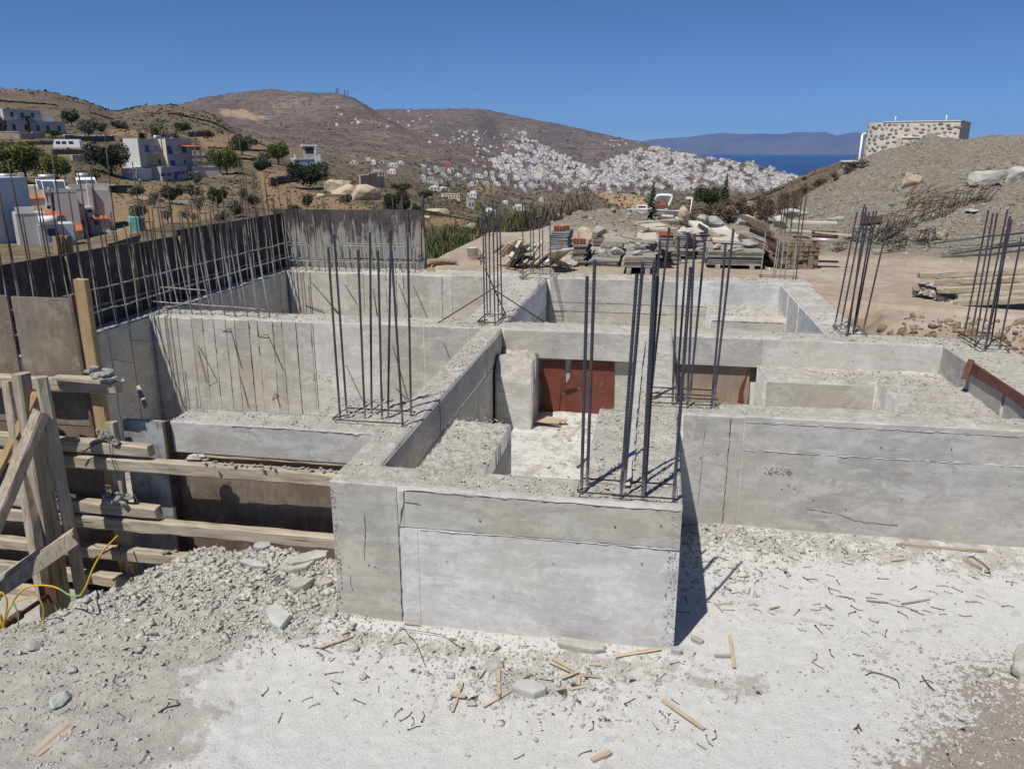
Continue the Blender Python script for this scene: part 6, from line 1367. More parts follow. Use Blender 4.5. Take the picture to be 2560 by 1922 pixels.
tree(606, 230, 84, 50, 'leaf_mid', 'mid green tree left of the modern white house', 'big', base_py=388); tree(696, 235, 80, 58, 'leaf_pine', 'yellow green tree directly left of the small white house', 'big', base_py=412); tree(660, 240, 50, 36, 'leaf_grey', 'grey agave coloured bush between two green trees', 'mid', 'bush', name='bush', trunk=.05, base_py=415); tree(655, 232, 60, 26, 'leaf_dark', 'dark low bush at the top edge of the golden field', 'mid', 'bush', name='bush', trunk=.05, base_py=428)
tree(780, 190, 116, 72, 'leaf_dark', 'big rounded dark bush above the tan boulders', 'big', 'bush', name='bush', trunk=.02, base_py=474); tree(832, 178, 52, 40, 'leaf_dry', 'brownish bush right of the big dark one above the boulders', 'mid', 'bush', name='bush', trunk=.02, base_py=478)
tree(992, 120, 100, 66, 'leaf_dark', 'big dark bush directly behind the stained back panel', 'big', 'bush', name='bush', trunk=.02, base_py=540); tree(1040, 118, 34, 40, 'leaf_mid', 'dark green bush at the right end of the back panel', 'mid', 'bush', name='bush', trunk=.02, base_py=545)
tree(1005, 300, 60, 20, 'leaf_mid', 'bright green bush patch on the slope right of the ruin', 'mid', 'bush', name='bush', trunk=.02, base_py=478); tree(1062, 260, 44, 18, 'leaf_mid', 'yellowish bush patch lower on the slope right of the ruin', 'mid', 'bush', name='bush', trunk=.02, base_py=496)
tree(870, 140, 42, 30, 'leaf_mid', 'green bush growing in front of the cracked tan boulder', 'mid', 'bush', name='bush', trunk=.02, base_py=512); tree(770, 125, 46, 34, 'leaf_mid', 'green shrub in the field below the tan boulders', 'mid', 'bush', name='bush', trunk=.05, base_py=518)
tree(395, 250, 66, 72, 'leaf_grey', 'tall thin grey eucalyptus behind the house with blue doors', 'sparse', base_py=368); tree(355, 235, 28, 20, 'leaf_dark', 'small dark round bush above the house roof', 'small', 'bush', name='bush', trunk=.05, base_py=351)
for i, (px, py, w_, h_) in enumerate([(180, 318, 60, 44), (222, 345, 62, 48), (255, 336, 44, 30), (140, 345, 50, 20), (30, 330, 70, 60), (8, 345, 44, 50), (460, 335, 60, 30), (300, 328, 70, 26), (430, 362, 44, 30), (520, 352, 40, 28)]):
    tree(px, 240, w_, h_, ['leaf_mid', 'leaf_grey', 'leaf_dry'][i % 3], ['dusty tree beside the grey villa on the left hillside', 'scrubby bush on the left hillside among the terraces'][i > 4], 'mid', group='trees on the left hillside', base_py=py)
for i, (px, py, w_, h_) in enumerate([(345, 500, 48, 40), (385, 520, 60, 50), (430, 510, 66, 48), (480, 500, 58, 44), (500, 535, 62, 52), (545, 520, 60, 54), (590, 545, 60, 44), (420, 560, 56, 48), (630, 520, 44, 36), (350, 555, 50, 50), (470, 560, 56, 40), (560, 560, 40, 34), (610, 500, 36, 30), (690, 545, 50, 34), (740, 540, 40, 30)]):
    tree(px, 110, w_, h_, ['leaf_grey', 'leaf_grey', 'leaf_mid'][i % 3], 'grey green olive tree in the dry fields behind the black shuttering', ['mid', 'sparse', 'mid'][i % 3], group='olive trees in the dry fields', base_py=py)
# conifers behind the yard
def conifer(px, base_py, hpx, wpx, label):
    p = hit(px, base_py); s = depth_of(p) / F; h_ = hpx * s; w_ = wpx * s; g = empty('conifer', tuple(p), label, 'tree'); v = []; n = 0
    for t in range(26):
        z = .1 + .9 * t / 25; r = (1 - z) ** .8 * w_ / 2 + .05 * w_
        for b_ in range(9):
            an = R.uniform(0, 6.28); L = r * R.uniform(.7, 1.1); c = np.array([0, 0, z * h_]); e = c + np.array([math.cos(an) * L, math.sin(an) * L, -.16 * L + .04 * h_ * R.normal()]); sd = np.array([-math.sin(an), math.cos(an), 0]) * L * .16
            for q in range(5):
                k0 = .15 + .17 * q; m_ = c + (e - c) * k0; tp = c + (e - c) * min(1, k0 + .3); v += [m_ - sd * R.uniform(.6, 1.4) * (1.1 - k0), tp + np.array([0, 0, -.02 * h_]), m_ + sd * R.uniform(.6, 1.4) * (1.1 - k0), m_ + np.array([0, 0, .02 * h_])]
    v = np.array(v); link('crown', raw_mesh('crown', v, np.arange(len(v)).reshape(-1, 4)), M['leaf_dark'], g); tube('trunk', [(0, 0, -.5), (0, 0, h_ * .95)], [h_ * .02, h_ * .004], M['bark'], g, n=6)
conifer(1630, 548, 90, 44, 'dark pointed conifer in front of the white boat'); conifer(1812, 520, 82, 40, 'dark feathery conifer right of the bright green tree')
tree(1775, 100, 90, 62, 'leaf_mid', 'bright green tree behind the yard left of the feathery conifer', 'big', trunk=.1, base_py=525)
for i, (px, py, w_, h_) in enumerate([(1715, 556, 60, 40), (1765, 552, 80, 46), (1820, 556, 84, 52), (1870, 556, 76, 58), (1915, 560, 74, 66), (1955, 560, 60, 66), (1985, 545, 44, 70), (1800, 540, 60, 40), (1850, 535, 66, 46), (1905, 530, 70, 48), (1960, 520, 60, 52)]):
    tree(px, 48, w_, h_, 'leaf_dry', 'leafless brown bush in the thicket between the yard and the hillside', 'sparse', 'bush', group='brown bushes behind the yard', name='bush', trunk=.03, base_py=py)
tree(1790, 40, 40, 16, 'leaf_grey', 'low ochre bush in front of the brown thicket', 'small', 'bush', name='bush', trunk=.02, base_py=556)
for i, (px, py, w_, h_) in enumerate([(2150, 420, 60, 24), (2120, 432, 50, 22), (2085, 452, 50, 26), (2045, 470, 52, 30), (2010, 490, 50, 34), (1985, 505, 40, 30)]): tree(px, 60, w_, h_, 'leaf_dry', 'grey brown shrub along the left skirt of the earth heap', 'sparse', 'bush', group='shrubs beside the earth heap', name='bush', trunk=.02, base_py=py)
tree(2127, 90, 34, 16, 'leaf_dark', 'dark green shrub below the white terrace wall', 'small', 'bush', name='bush', trunk=.02, base_py=424); tree(2010, 215, 22, 9, 'leaf_dark', 'dark bush in the middle of the sunlit hillside', 'small', 'bush', name='bush', trunk=.02, base_py=452)
# palms
def palm(px, py, hpx, label):
    p = hit(px, py); s = depth_of(p) / F; h_ = hpx * s; g = empty('palm_tree', tuple(p), label, 'palm'); tube('trunk', [(0, 0, -.4), (0, 0, h_ * .72)], [h_ * .05, h_ * .04], M['bark'], g, n=7); v = []; f = []
    for a in range(26):
        an = a * 2.4; el = R.uniform(-.5, 1.1); L = h_ * .42; P = [np.array([math.cos(an) * L * t * math.cos(el * (1 - t * .8)), math.sin(an) * L * t * math.cos(el * (1 - t * .8)), h_ * .74 + L * t * math.sin(el) - L * .55 * t * t]) for t in (0, .35, .7, 1)]
        for t in range(3):
            sd = np.array([-math.sin(an), math.cos(an), 0]) * L * (.10, .14, .09)[t]; se = np.array([-math.sin(an), math.cos(an), 0]) * L * (.14, .09, .01)[t]; n = len(v); v += [P[t] - sd, P[t] + sd, P[t + 1] + se, P[t + 1] - se]; f.append((n, n + 1, n + 2, n + 3))
    link('fronds', raw_mesh('fronds', v, f), M['leaf_mid'], g)
palm(76, 336, 50, 'palm tree in front of the grey villa'); palm(214, 346, 26, 'short palm right of the grey villa above the caravan')
# reeds behind the yard: one mass nobody could count
v = []; f = []
def reeds(px0, px1, d0, d1, n, h0, h1, zb=None):
    for _ in range(n):
        p = stand(R.uniform(px0, px1), R.uniform(d0, d1)); h_ = R.uniform(h0, h1); an = R.uniform(0, 6.28); ln = R.normal(0, .12, 2)
        for q in range(4):
            a2 = an + q * 1.7; L = h_ * R.uniform(.35, .6); b_ = p + np.array([ln[0] * h_ * q / 4, ln[1] * h_ * q / 4, h_ * (.1 + .25 * q)]); d = np.array([math.cos(a2), math.sin(a2), 0]); sd = np.array([-d[1], d[0], 0]) * R.uniform(.010, .022); k = len(v)
            v.extend([b_ - sd, b_ + sd, b_ + d * L * .5 + np.array([0, 0, L * .75]) + sd * .35, b_ + d * L * .5 + np.array([0, 0, L * .75]) - sd * .35]); f.append((k, k + 1, k + 2, k + 3))
reeds(1195, 1385, 27, 36, 6500, .7, 1.35); reeds(1045, 1210, 26, 36, 5500, .35, .85); reeds(1060, 1330, 36, 50, 3000, .6, 1.2)
link('reed_bed', raw_mesh('reed_bed', np.array(v), np.array(f)), M['reed'], kind='stuff', label='green reed bed growing beyond the edge of the yard')
v = []; f = []; reeds(1080, 1230, 21, 24, 260, .25, .55); reeds(1330, 1480, 24, 27, 500, .4, .9); reeds(1400, 1580, 26, 29, 300, .4, .8)
link('dry_weeds', raw_mesh('dry_weeds', np.array(v), np.array(f)), M['leaf_dry'], kind='stuff', label='dry weeds along the edge of the yard')
# twigs round the dug strip
v = []; f = []
for _ in range(420):
    x, y = R.normal(3.3, .8), R.normal(9.75, .28)
    if y < 9.45: continue
    p = np.array([x, y, float(zy(x, y))]); d = R.normal(size=3); d[2] = abs(d[2]) * .7; d *= .1 / np.linalg.norm(d); sd = np.cross(d, (0, 0, 1)); sd *= .004 / (np.linalg.norm(sd) + 1e-9); k = len(v); v += [p - sd, p + sd, p + d * 1.5 + sd, p + d * 1.5 - sd]; f.append((k, k + 1, k + 2, k + 3))
link('dry_twigs', raw_mesh('dry_twigs', np.array(v), np.array(f)), M['leaf_dry'], kind='stuff')
# scrub over valley and hills
def scrub(n, reg, s0, s1, mat, seed, label, gate=.0, dmin=60, nl=30):
    cc = []; cz = []
    for _ in range(n):
        px, py = R.uniform(reg[0], reg[2]), R.uniform(reg[1], reg[3]); h = hit(px, py, dmin)
        if h is None: continue
        if gate and fbm(np.array([h[0] / 60]), np.array([h[1] / 60]), seed=seed)[0] < gate - .5: continue
        cc.append(h); cz.append(min(R.uniform(s0, s1) * R.choice([.6, 1, 1, 1.5]), depth_of(h) / F * R.uniform(2.4, 7.5)))
    pr = [leaves_geo(950 + seed + i, nl, 3, .62 if nl > 20 else .95) for i in range(4)]
    pr = [(v - np.array([0, 0, .35]), f) for v, f in pr]
    v, f = scatter_geo(cc, cz, pr, .75); link('scrub', raw_mesh('scrub', v, f), M[mat], kind='stuff', label=label)
scrub(1500, (0, 270, 620, 520), .4, 1.5, 'leaf_mid', 1, 'scrub on the left hillside'); scrub(2200, (560, 400, 1250, 600), .5, 1.7, 'leaf_mid', 2, 'scrub on the valley slopes'); scrub(500, (250, 420, 1100, 640), .4, 1.0, 'leaf_dry', 3, 'dry scrub on the near slopes', dmin=40)
scrub(5200, (1050, 400, 1950, 580), 1.0, 3.6, 'leaf_mid', 4, 'dark scrub dotted over the valley floor', dmin=150, nl=14); scrub(5200, (0, 215, 1560, 430), 1.2, 4.2, 'leaf_dark', 5, 'scrub on the far hills', gate=.36, dmin=500, nl=9); scrub(1900, (1230, 330, 2000, 480), 3.5, 7, 'leaf_dark', 8, 'trees among the houses of the far town', dmin=1200, nl=10); scrub(350, (310, 250, 560, 340), .8, 2.2, 'leaf_dark', 6, 'scrub on the rocky knoll', dmin=300)
scrub(260, (1900, 395, 2150, 500), .3, .9, 'leaf_dry', 7, 'scrub on the sunlit hillside', dmin=60)
# ------------------------------------------------------------------ buildings
def site(px, py, d=None): return hit(px, py) if d is None else stand(px, d)
def bld(name, p, rot, label, cat, group=None):
    th = math.atan2(-p[0], p[1]); return empty(name, tuple(p), label, cat, group, th + math.radians(rot))
def bx(g, name, x0, x1, y0, y1, z0, z1, mat, label=None): return box(name, x0, x1, y0, y1, z0, z1, M[mat], g, **({'label': label} if label else {}))
# house with the blue doors; shade painted grey on fronts, sunlight pale on ends
p = stand(338, 172); p[2] = 3 + 172 * tan_el(338, 454); G = bld('house', p, 62, 'three storey house painted in shade grey and sunlit cream with blue doors and shutters on the left slope', 'house'); zz = lambda y: (1040 - y) * .01045
xa = lambda x: 1.3 + (x - 525) * .0222; xb = lambda x: 9.2 + (x - 1040) * .0209
bx(G, 'wall', 1.3, 9.2, 0, 2.9, 2.6, zz(296), 'grey_wall'); bx(G, 'wall', 1.298, 1.31, -.002, 2.902, 2.6, zz(294), 'white_wall', 'end wall with sunlight painted white'); bx(G, 'wall', xa(650), 9.15, -.05, -.004, zz(800), zz(560), 'ochre_wall', 'ochre wall patch')
bx(G, 'wall', 9.2, 20.5, -1.5, 5.5, 2.6, zz(300), 'grey_wall'); bx(G, 'wall', 9.15, 9.198, -1.52, .0, zz(800), zz(290), 'cream', 'end wall with sunlit tone painted cream'); bx(G, 'wall', 4.5, 20.6, -2.3, 5.4, -.8, 2.62, 'grey_wall', 'plinth storey')
bx(G, 'parapet', 9.2, 20.5, -1.5, -1.3, zz(300), zz(300) + .3, 'grey_wall')
def op(x0, x1, y0, y1, y, mat, name): bx(G, name, x0, x1, y - .07, y - .003, zz(y1), zz(y0), mat)
op(xa(635), xa(700), 410, 530, 0, 'blue', 'door'); op(xa(810), xa(850), 415, 470, 0, 'glass', 'window'); op(xa(840), xa(885), 665, 735, -.05, 'glass', 'window'); op(xa(700), xa(850), 515, 570, -.25, 'grey_wall', 'balcony')
op(xb(1060), xb(1140), 415, 570, -1.5, 'blue', 'door'); op(xb(1090), xb(1160), 685, 780, -1.5, 'blue', 'door'); op(xb(1140), xb(1280), 505, 570, -1.75, 'pale_blue', 'balcony'); op(xb(1165), xb(1280), 690, 775, -1.7, 'pale_blue', 'balcony'); op(xb(1380), xb(1415), 690, 745, -1.5, 'glass', 'window')
for i, x in enumerate((1360, 1395, 1430)): op(xb(x), xb(x + 28), 440, 550, -1.5, 'blue', 'shutter')
for x0, x1, y0, y1 in ((740, 870, 908, 962), (885, 940, 905, 965), (1080, 1125, 895, 952), (1140, 1165, 900, 952), (1185, 1220, 892, 955)): op(xb(x0) + 1.2, xb(x1) + 1.2, y0, y1, -2.3, 'blue', 'shutter')
op(xb(1000) + 1.2, xb(1070) + 1.2, 900, 1040, -2.3, 'blue', 'door'); op(xb(1255) + 1.2, xb(1315) + 1.2, 892, 920, -2.3, 'glass', 'window')
plate('porch_roof', [(14.6, -1.55, zz(395)), (20.8, -1.55, zz(395)), (20.8, -3.6, zz(425)), (14.6, -3.6, zz(425))], .12, M['tile'], G, nrm=(0, 0, 1)); bx(G, 'column', 17.6, 17.95, -3.5, -3.15, 2.6, zz(428), 'white_wall'); bx(G, 'column', 20.3, 20.6, -3.5, -3.2, 2.6, zz(428), 'white_wall')
bx(G, 'chimney', 17.5, 17.9, 1, 1.4, zz(300), zz(255), 'white_wall'); tube('water_tank', [(11.0, 1.5, zz(255)), (13.0, 1.5, zz(255))], .35, M['tank'], G, n=10); plate('solar_panel', [(10.9, .0, zz(296) + .35), (13.2, .0, zz(296) + .35), (13.2, 1.3, zz(262)), (10.9, 1.3, zz(262))], .06, M['panel'], G, nrm=(0, -.6, .8)); bx(G, 'side_door', 20.602, 20.66, 0, 1.2, .2, zz(660), 'blue'); bx(G, 'wall', -.5, 4.4, -.5, 3, -1.5, 2.4, 'white_wall', 'low white annexe')
# terrace of pinkish white houses, bottom left
def hs(px0, d): 
    p = stand(px0, d); s = depth_of(p) / F; return p, s
c0 = .16275
HOUSES = []
def terr(name, pxc, d, rot, label):
    p = stand(pxc, d); p[2] = 3 + d * tan_el(pxc, 612) - 1.0; g = bld(name, p, rot, label, 'house', 'houses below the site'); s = depth_of(p) / F; return g, s, pxc
def zpx(py, d, p): return None
def mk(g, s, pxc, zbase_py=612):
    def X(zx): return (zx * c0 - pxc) * s
    def Z(zy): return (zbase_py - (360 + zy * c0)) * s + 1.0
    return X, Z
g, s, pc = terr('house', 138, 92, 6, 'pinkish white flat roofed house with three tall solar panels, nearest of the left houses'); X_, Z_ = mk(g, s, pc)
bx(g, 'wall', X_(735), X_(1045), 0, 5.5, -2, Z_(745), 'mauve'); bx(g, 'parapet', X_(640), X_(1050), -.02, .3, Z_(780), Z_(728), 'grey_wall'); bx(g, 'wall', X_(645), X_(735), .9, 5.5, -2, Z_(735), 'mauve'); bx(g, 'wall', X_(668), X_(702), .2, .9, -2, Z_(700), 'mauve'); bx(g, 'wall', X_(400), X_(645), 3.0, 6, -2, Z_(690), 'cream')
plate('tiled_roof', [(X_(535), .4, Z_(1020)), (X_(800), .4, Z_(1060)), (X_(800), -1.0, Z_(1100)), (X_(560), -1.0, Z_(1140))], .12, M['tile'], g, nrm=(0, 0, 1)); plate('tiled_roof', [(X_(825), -.05, Z_(1245)), (X_(1050), -.05, Z_(1255)), (X_(1030), -1.3, Z_(1330)), (X_(840), -1.3, Z_(1350))], .12, M['tile'], g, nrm=(0, 0, 1)); bx(g, 'wall', X_(540), X_(800), -.5, .4, -2, Z_(1140), 'grey_wall')
bx(g, 'wall', X_(850), X_(1040), -1.0, 0, -2, Z_(1345), 'mauve'); bx(g, 'window', X_(615), X_(665), -.56, -.502, Z_(1010) - .0, Z_(960), 'glass')
for x0, x1, y0, y1, z0 in ((555, 620, .5, 1.6, 600), (625, 772, .3, 1.5, 605), (778, 915, .3, 1.5, 608)): plate('solar_panel', [(X_(x0), y0, Z_(722)), (X_(x1), y0, Z_(722)), (X_(x1), y1, Z_(z0)), (X_(x0), y1, Z_(z0))], .06, M['panel'], g, nrm=(0, -.5, .86)); plate('panel_frame', [(X_(x0) - .05, y0 + .03, Z_(726)), (X_(x1) + .05, y0 + .03, Z_(726)), (X_(x1) + .05, y1 + .03, Z_(z0 - 4)), (X_(x0) - .05, y1 + .03, Z_(z0 - 4))], .04, M['white'], g, nrm=(0, -.5, .86))
tube('water_tank', [(X_(600), 2.2, Z_(560)), (X_(820), 2.2, Z_(560))], .26, M['tank'], g, n=10)
g, s, pc = terr('house', 212, 96, 6, 'pinkish white house with two solar panels, right of the three panel house'); X_, Z_ = mk(g, s, pc)
bx(g, 'wall', X_(1040), X_(1570), 1.5, 7, -2, Z_(720), 'mauve'); bx(g, 'parapet', X_(1030), X_(1585), 1.46, 1.8, Z_(740), Z_(665), 'grey_wall'); bx(g, 'wall', X_(1265), X_(1320), .2, 1.48, -2, Z_(660), 'mauve'); bx(g, 'wall', X_(1330), X_(1570), .6, 1.48, -2, Z_(745), 'mauve'); bx(g, 'wall', X_(1090), X_(1200), -.2, 1.4, -2, Z_(1015), 'mauve'); bx(g, 'wall', X_(1205), X_(1300), -.5, 1.4, -2, Z_(985), 'mauve')
plate('tiled_roof', [(X_(1240), 1.2, Z_(1100)), (X_(1480), 1.2, Z_(1115)), (X_(1480), -1.0, Z_(1160)), (X_(1230), -1.0, Z_(1155))], .12, M['tile'], g, nrm=(0, 0, 1)); plate('tiled_roof', [(X_(1105), -.2, Z_(1178)), (X_(1205), -.2, Z_(1178)), (X_(1205), -.7, Z_(1212)), (X_(1105), -.7, Z_(1212))], .1, M['tile'], g, nrm=(0, 0, 1))
bx(g, 'window', X_(1215), X_(1275), -.56, -.502, Z_(1070), Z_(1015), 'glass'); bx(g, 'window', X_(1100), X_(1135), 1.40, 1.496, Z_(925), Z_(905), 'glass'); bx(g, 'window', X_(1145), X_(1190), 1.40, 1.496, Z_(985), Z_(960), 'glass'); bx(g, 'window', X_(1280), X_(1350), -.9, -.8, Z_(1260), Z_(1180), 'glass'); bx(g, 'wall', X_(1225), X_(1480), -.8, 1.3, -2, Z_(1165), 'mauve'); bx(g, 'yard_wall', X_(1390), X_(1600), -2.5, -2.3, -2, Z_(1330), 'white_wall')
for x0, x1 in ((1175, 1300), (1306, 1428)): plate('solar_panel', [(X_(x0), 2.2, Z_(682)), (X_(x1), 2.2, Z_(682)), (X_(x1), 3.3, Z_(578)), (X_(x0), 3.3, Z_(578))], .06, M['panel'], g, nrm=(0, -.5, .86)); plate('panel_frame', [(X_(x0) - .05, 2.23, Z_(686)), (X_(x1) + .05, 2.23, Z_(686)), (X_(x1) + .05, 3.33, Z_(572)), (X_(x0) - .05, 3.33, Z_(572))], .04, M['white'], g, nrm=(0, -.5, .86))
tube('water_tank', [(X_(1200), 3.8, Z_(545)), (X_(1360), 3.8, Z_(545))], .28, M['tank'], g, n=10)
g, s, pc = terr('house', -150, 88, -58, 'house with shade painted pale blue at the left edge with a white balcony wall'); s2 = s
bx(g, 'wall', -6, 2.2, 0, 6, -2, (612 - 455) * s + 1, 'pale_blue'); bx(g, 'parapet', -6.05, 2.25, -.05, .2, (612 - 462) * s + 1, (612 - 449) * s + 1, 'grey_wall'); bx(g, 'window', -1.2, -.6, -.06, -.004, 3.4, 5.0, 'glass'); bx(g, 'balcony', -1.0, 2.0, -1.5, -.05, 2.0, 2.7, 'white_wall'); bx(g, 'wall', -5, 3.5, -3.4, -.1, -2, 1.9, 'pale_blue')
g, s, pc = terr('house', 58, 94, 6, 'cream house with a tiled lean-to and pink chimney behind the shade blue house'); X_, Z_ = mk(g, s, pc)
bx(g, 'wall', X_(170), X_(640), 2, 7, -2, Z_(735), 'cream'); bx(g, 'chimney', X_(265), X_(335), 1.2, 1.95, -2, Z_(500), 'mauve'); plate('tiled_roof', [(X_(225), 1.9, Z_(795)), (X_(640), 1.9, Z_(815)), (X_(560), .2, Z_(870)), (X_(235), .2, Z_(880))], .12, M['tile'], g, nrm=(0, 0, 1)); bx(g, 'wall', X_(240), X_(630), .3, 1.9, -2, Z_(880), 'cream'); bx(g, 'solar_panel', X_(175), X_(300), 1.2, 1.3, Z_(730), Z_(630), 'panel'); bx(g, 'parapet', X_(165), X_(400), 1.95, 2.2, Z_(735), Z_(728), 'white_wall'); tube('water_tank', [(X_(0), 3, Z_(550)), (X_(240), 3, Z_(550))], .25, M['tank'], g, n=10)
g, s, pc = terr('roof_terrace', 62, 84, 6, 'small grey flat roof carrying a round white water tank and antenna'); X_, Z_ = mk(g, s, pc); g['category'] = 'building'
bx(g, 'wall', X_(120), X_(520), 0, 3, -3, Z_(1085), 'grey_wall'); bx(g, 'parapet', X_(125), X_(370), -.05, .2, Z_(1090), Z_(990), 'white_wall'); tube('water_tank', [(X_(400), -.8, Z_(1190)), (X_(640), -.8, Z_(1190))], .40, M['white'], g, n=12); bx(g, 'wall', X_(380), X_(880), -.5, 2.5, -3, Z_(1260), 'pale_blue'); plate('solar_panel', [(X_(480), -1.2, Z_(1500)), (X_(640), -1.2, Z_(1500)), (X_(620), -.6, Z_(1320)), (X_(500), -.6, Z_(1320))], .05, M['panel'], g, nrm=(0, -.5, .86))
# turquoise shed and pergola
p = stand(325, 88); p[2] = 3 + 88 * tan_el(325, 585); G = bld('shed', p, 10, 'small turquoise shed beyond the black shuttering', 'shed'); bx(G, 'wall', -.8, -.05, 0, 1, -1, 1.6, 'cyan'); bx(G, 'wall', -.02, .5, .1, 1, -1, 1.5, 'panel')
p = hit(278, 482); G = bld('garden_shelter', p, 8, 'low dark shelter with a pale roof in the dry field above the houses', 'shelter'); bx(G, 'wall', -1.6, 3.4, .6, 2.4, -.5, 1.0, 'glass'); bx(G, 'roof', -2.2, .6, .0, 2.5, 1.02, 1.12, 'mortar')
# grey villa, walls, caravan
p = stand(100, 255); p[2] = 3 + 255 * tan_el(100, 335); s = depth_of(p) / F; G = bld('villa', p, 40, 'large grey villa with a white roof room on the left hillside', 'house')
bx(G, 'wall', -13, 9, 0, 8, -1, 3.2, 'grey_wall'); bx(G, 'wall', -8, 3, 1.2, 8, 3.2, 6.0, 'grey_wall'); bx(G, 'wall', -13, -8.2, 2.5, 8, 3.2, 6.4, 'white_wall', 'white roof room'); bx(G, 'wall', 3, 8, 2.5, 7, 3.2, 5.0, 'white_wall'); bx(G, 'wall', -13.03, -13.0, .0, 8, -1, 3.2, 'white_wall')
for x in (-10, -7, -3.5, 0, 3, 6.5): bx(G, 'window', x, x + .9, -.06, -.003, .8, 2.2, 'glass')
for x in (-6, -3, 0): bx(G, 'window', x, x + .8, 1.14, 1.197, 4.0, 5.2, 'glass')
def stone_wall(rows, h, th, label, mat='stone', cap=None, name='stone_wall', cat='wall', d=None):
    P = [hit(*r_) for r_ in rows]; P = [q for q in P if q is not None]; m = MB(); mc = MB()
    for a, b_ in zip(P[:-1], P[1:]):
        n = max(1, int(np.linalg.norm(b_ - a) / 3)); 
        for i in range(n):
            q0, q1 = a + (b_ - a) * i / n, a + (b_ - a) * (i + 1) / n; z0 = min(q0[2], q1[2], float(T(q0[0], q0[1]))); hh = h * R.uniform(.88, 1.1); v, f = timber_geo((q0[0], q0[1], z0 + hh / 2 - .2), (q1[0], q1[1], z0 + hh / 2 - .2), th, hh + .4, wob=.03, seg=3); m.add(v, f)
            if cap: v, f = timber_geo((q0[0], q0[1], z0 + hh + .08), (q1[0], q1[1], z0 + hh + .08), th * 1.3, .2, wob=.01, seg=2); mc.add(v, f)
    g = empty(name, (0, 0, 0), label, cat); m.build('wall', M[mat], g)
    if cap: mc.build('coping', M[cap], g)
M['dry_stone'] = simple('dry_stone', (.15, .12, .095), .95, .4, 1.2, .8, 5, .1)
stone_wall([(-20, 347), (50, 348), (112, 345)], 1.4, .4, 'pale retaining wall under the grey villa', 'stone_tan', 'mortar'); stone_wall([(162, 353), (230, 353), (285, 351)], 1.2, .5, 'dark stone wall with a white coping behind the caravan', 'dry_stone', 'white_wall'); stone_wall([(-10, 365), (60, 364), (140, 361)], .9, .4, 'long dark dry stone wall left of the caravan', 'dry_stone'); stone_wall([(130, 387), (190, 386), (235, 387)], 1.0, .5, 'dark dry stone wall below the caravan', 'dry_stone')
stone_wall([(180, 402), (225, 403)], 1.2, .5, 'grey retaining wall beside the dark bluish tree', 'stone'); stone_wall([(675, 466), (740, 452)], 1.6, .5, 'short dark dry stone wall left of the big rounded bush', 'dry_stone'); stone_wall([(900, 468), (960, 470)], 3.0, .5, 'reddish ruined wall behind the tan boulders', 'stone_tan'); stone_wall([(440, 395), (520, 395), (560, 392)], .8, .4, 'low terrace wall right of the house with blue doors', 'stone'); stone_wall([(460, 410), (540, 412)], .8, .4, 'second low terrace wall right of the house with blue doors', 'dry_stone'); stone_wall([(470, 342), (510, 340)], 1.8, .6, 'dark stone ruin in the orange fields high on the left', 'dry_stone', 'mortar')
for rows, lab in [([(300, 355), (420, 352), (470, 352)], 'dark terrace wall just above the roof of the house with blue doors'), ([(520, 372), (600, 378), (680, 380)], 'dark terrace wall above the round yellow green tree'), ([(560, 400), (640, 402)], 'dark terrace wall right beside the round yellow green tree'), ([(300, 318), (400, 322)], 'dark terrace wall below the rocky knoll on the left'), ([(530, 320), (620, 325)], 'dark terrace wall highest up left of the big hill'), ([(430, 372), (500, 375)], 'short dark terrace wall under the dark stone ruin')]: stone_wall(rows, .8, .5, lab, 'dry_stone', name='terrace_wall')
stone_wall([(330, 492), (400, 502), (470, 510)], .5, .4, 'pale field wall running among the olive trees', 'stone'); stone_wall([(815, 492), (950, 500)], .6, .4, 'low dark wall at the lower edge of the boulder field', 'dry_stone')
p = stand(171, 198); p[2] = float(T(p[0], p[1])) + .5; s = depth_of(p) / F; G = bld('caravan', p, -14, 'white touring caravan parked on the dry field of the left hillside', 'caravan')
prof = [(-2.5, .1), (-2.55, .7), (-2.2, 1.75), (-1.9, 1.95), (2.3, 1.95), (2.55, 1.7), (2.6, .4), (2.5, .1)]; v = [(x, y, z) for y in (-1, 1) for x, z in prof]; n = len(prof); me = raw_mesh('body', v, [tuple(range(n)), tuple(range(2 * n - 1, n - 1, -1))] + [(i, i + n, (i + 1) % n + n, (i + 1) % n) for i in range(n)]); bm_fix(me); link('body', me, M['white'], G)
for x0, x1 in ((-1.9, -1.1), (-.8, .0), (.5, 1.4)): bx(G, 'window', x0, x1, -1.03, -1.002, 1.0, 1.55, 'glass')
plate('window', [(-2.57, -.8, .95), (-2.57, .8, .95), (-2.34, .8, 1.6), (-2.34, -.8, 1.6)], .03, M['glass'], G, nrm=(-1, 0, .3)); tube('wheel', [(.2, -1.02, .0), (.2, -.8, .0)], .33, M['dark'], G, n=14); bx(G, 'skirt', -2.4, 2.4, -1.012, -1.001, .15, .4, 'grey_wall'); tube('wheel', [(.2, 1.02, .0), (.2, .8, .0)], .33, M['dark'], G, n=14)
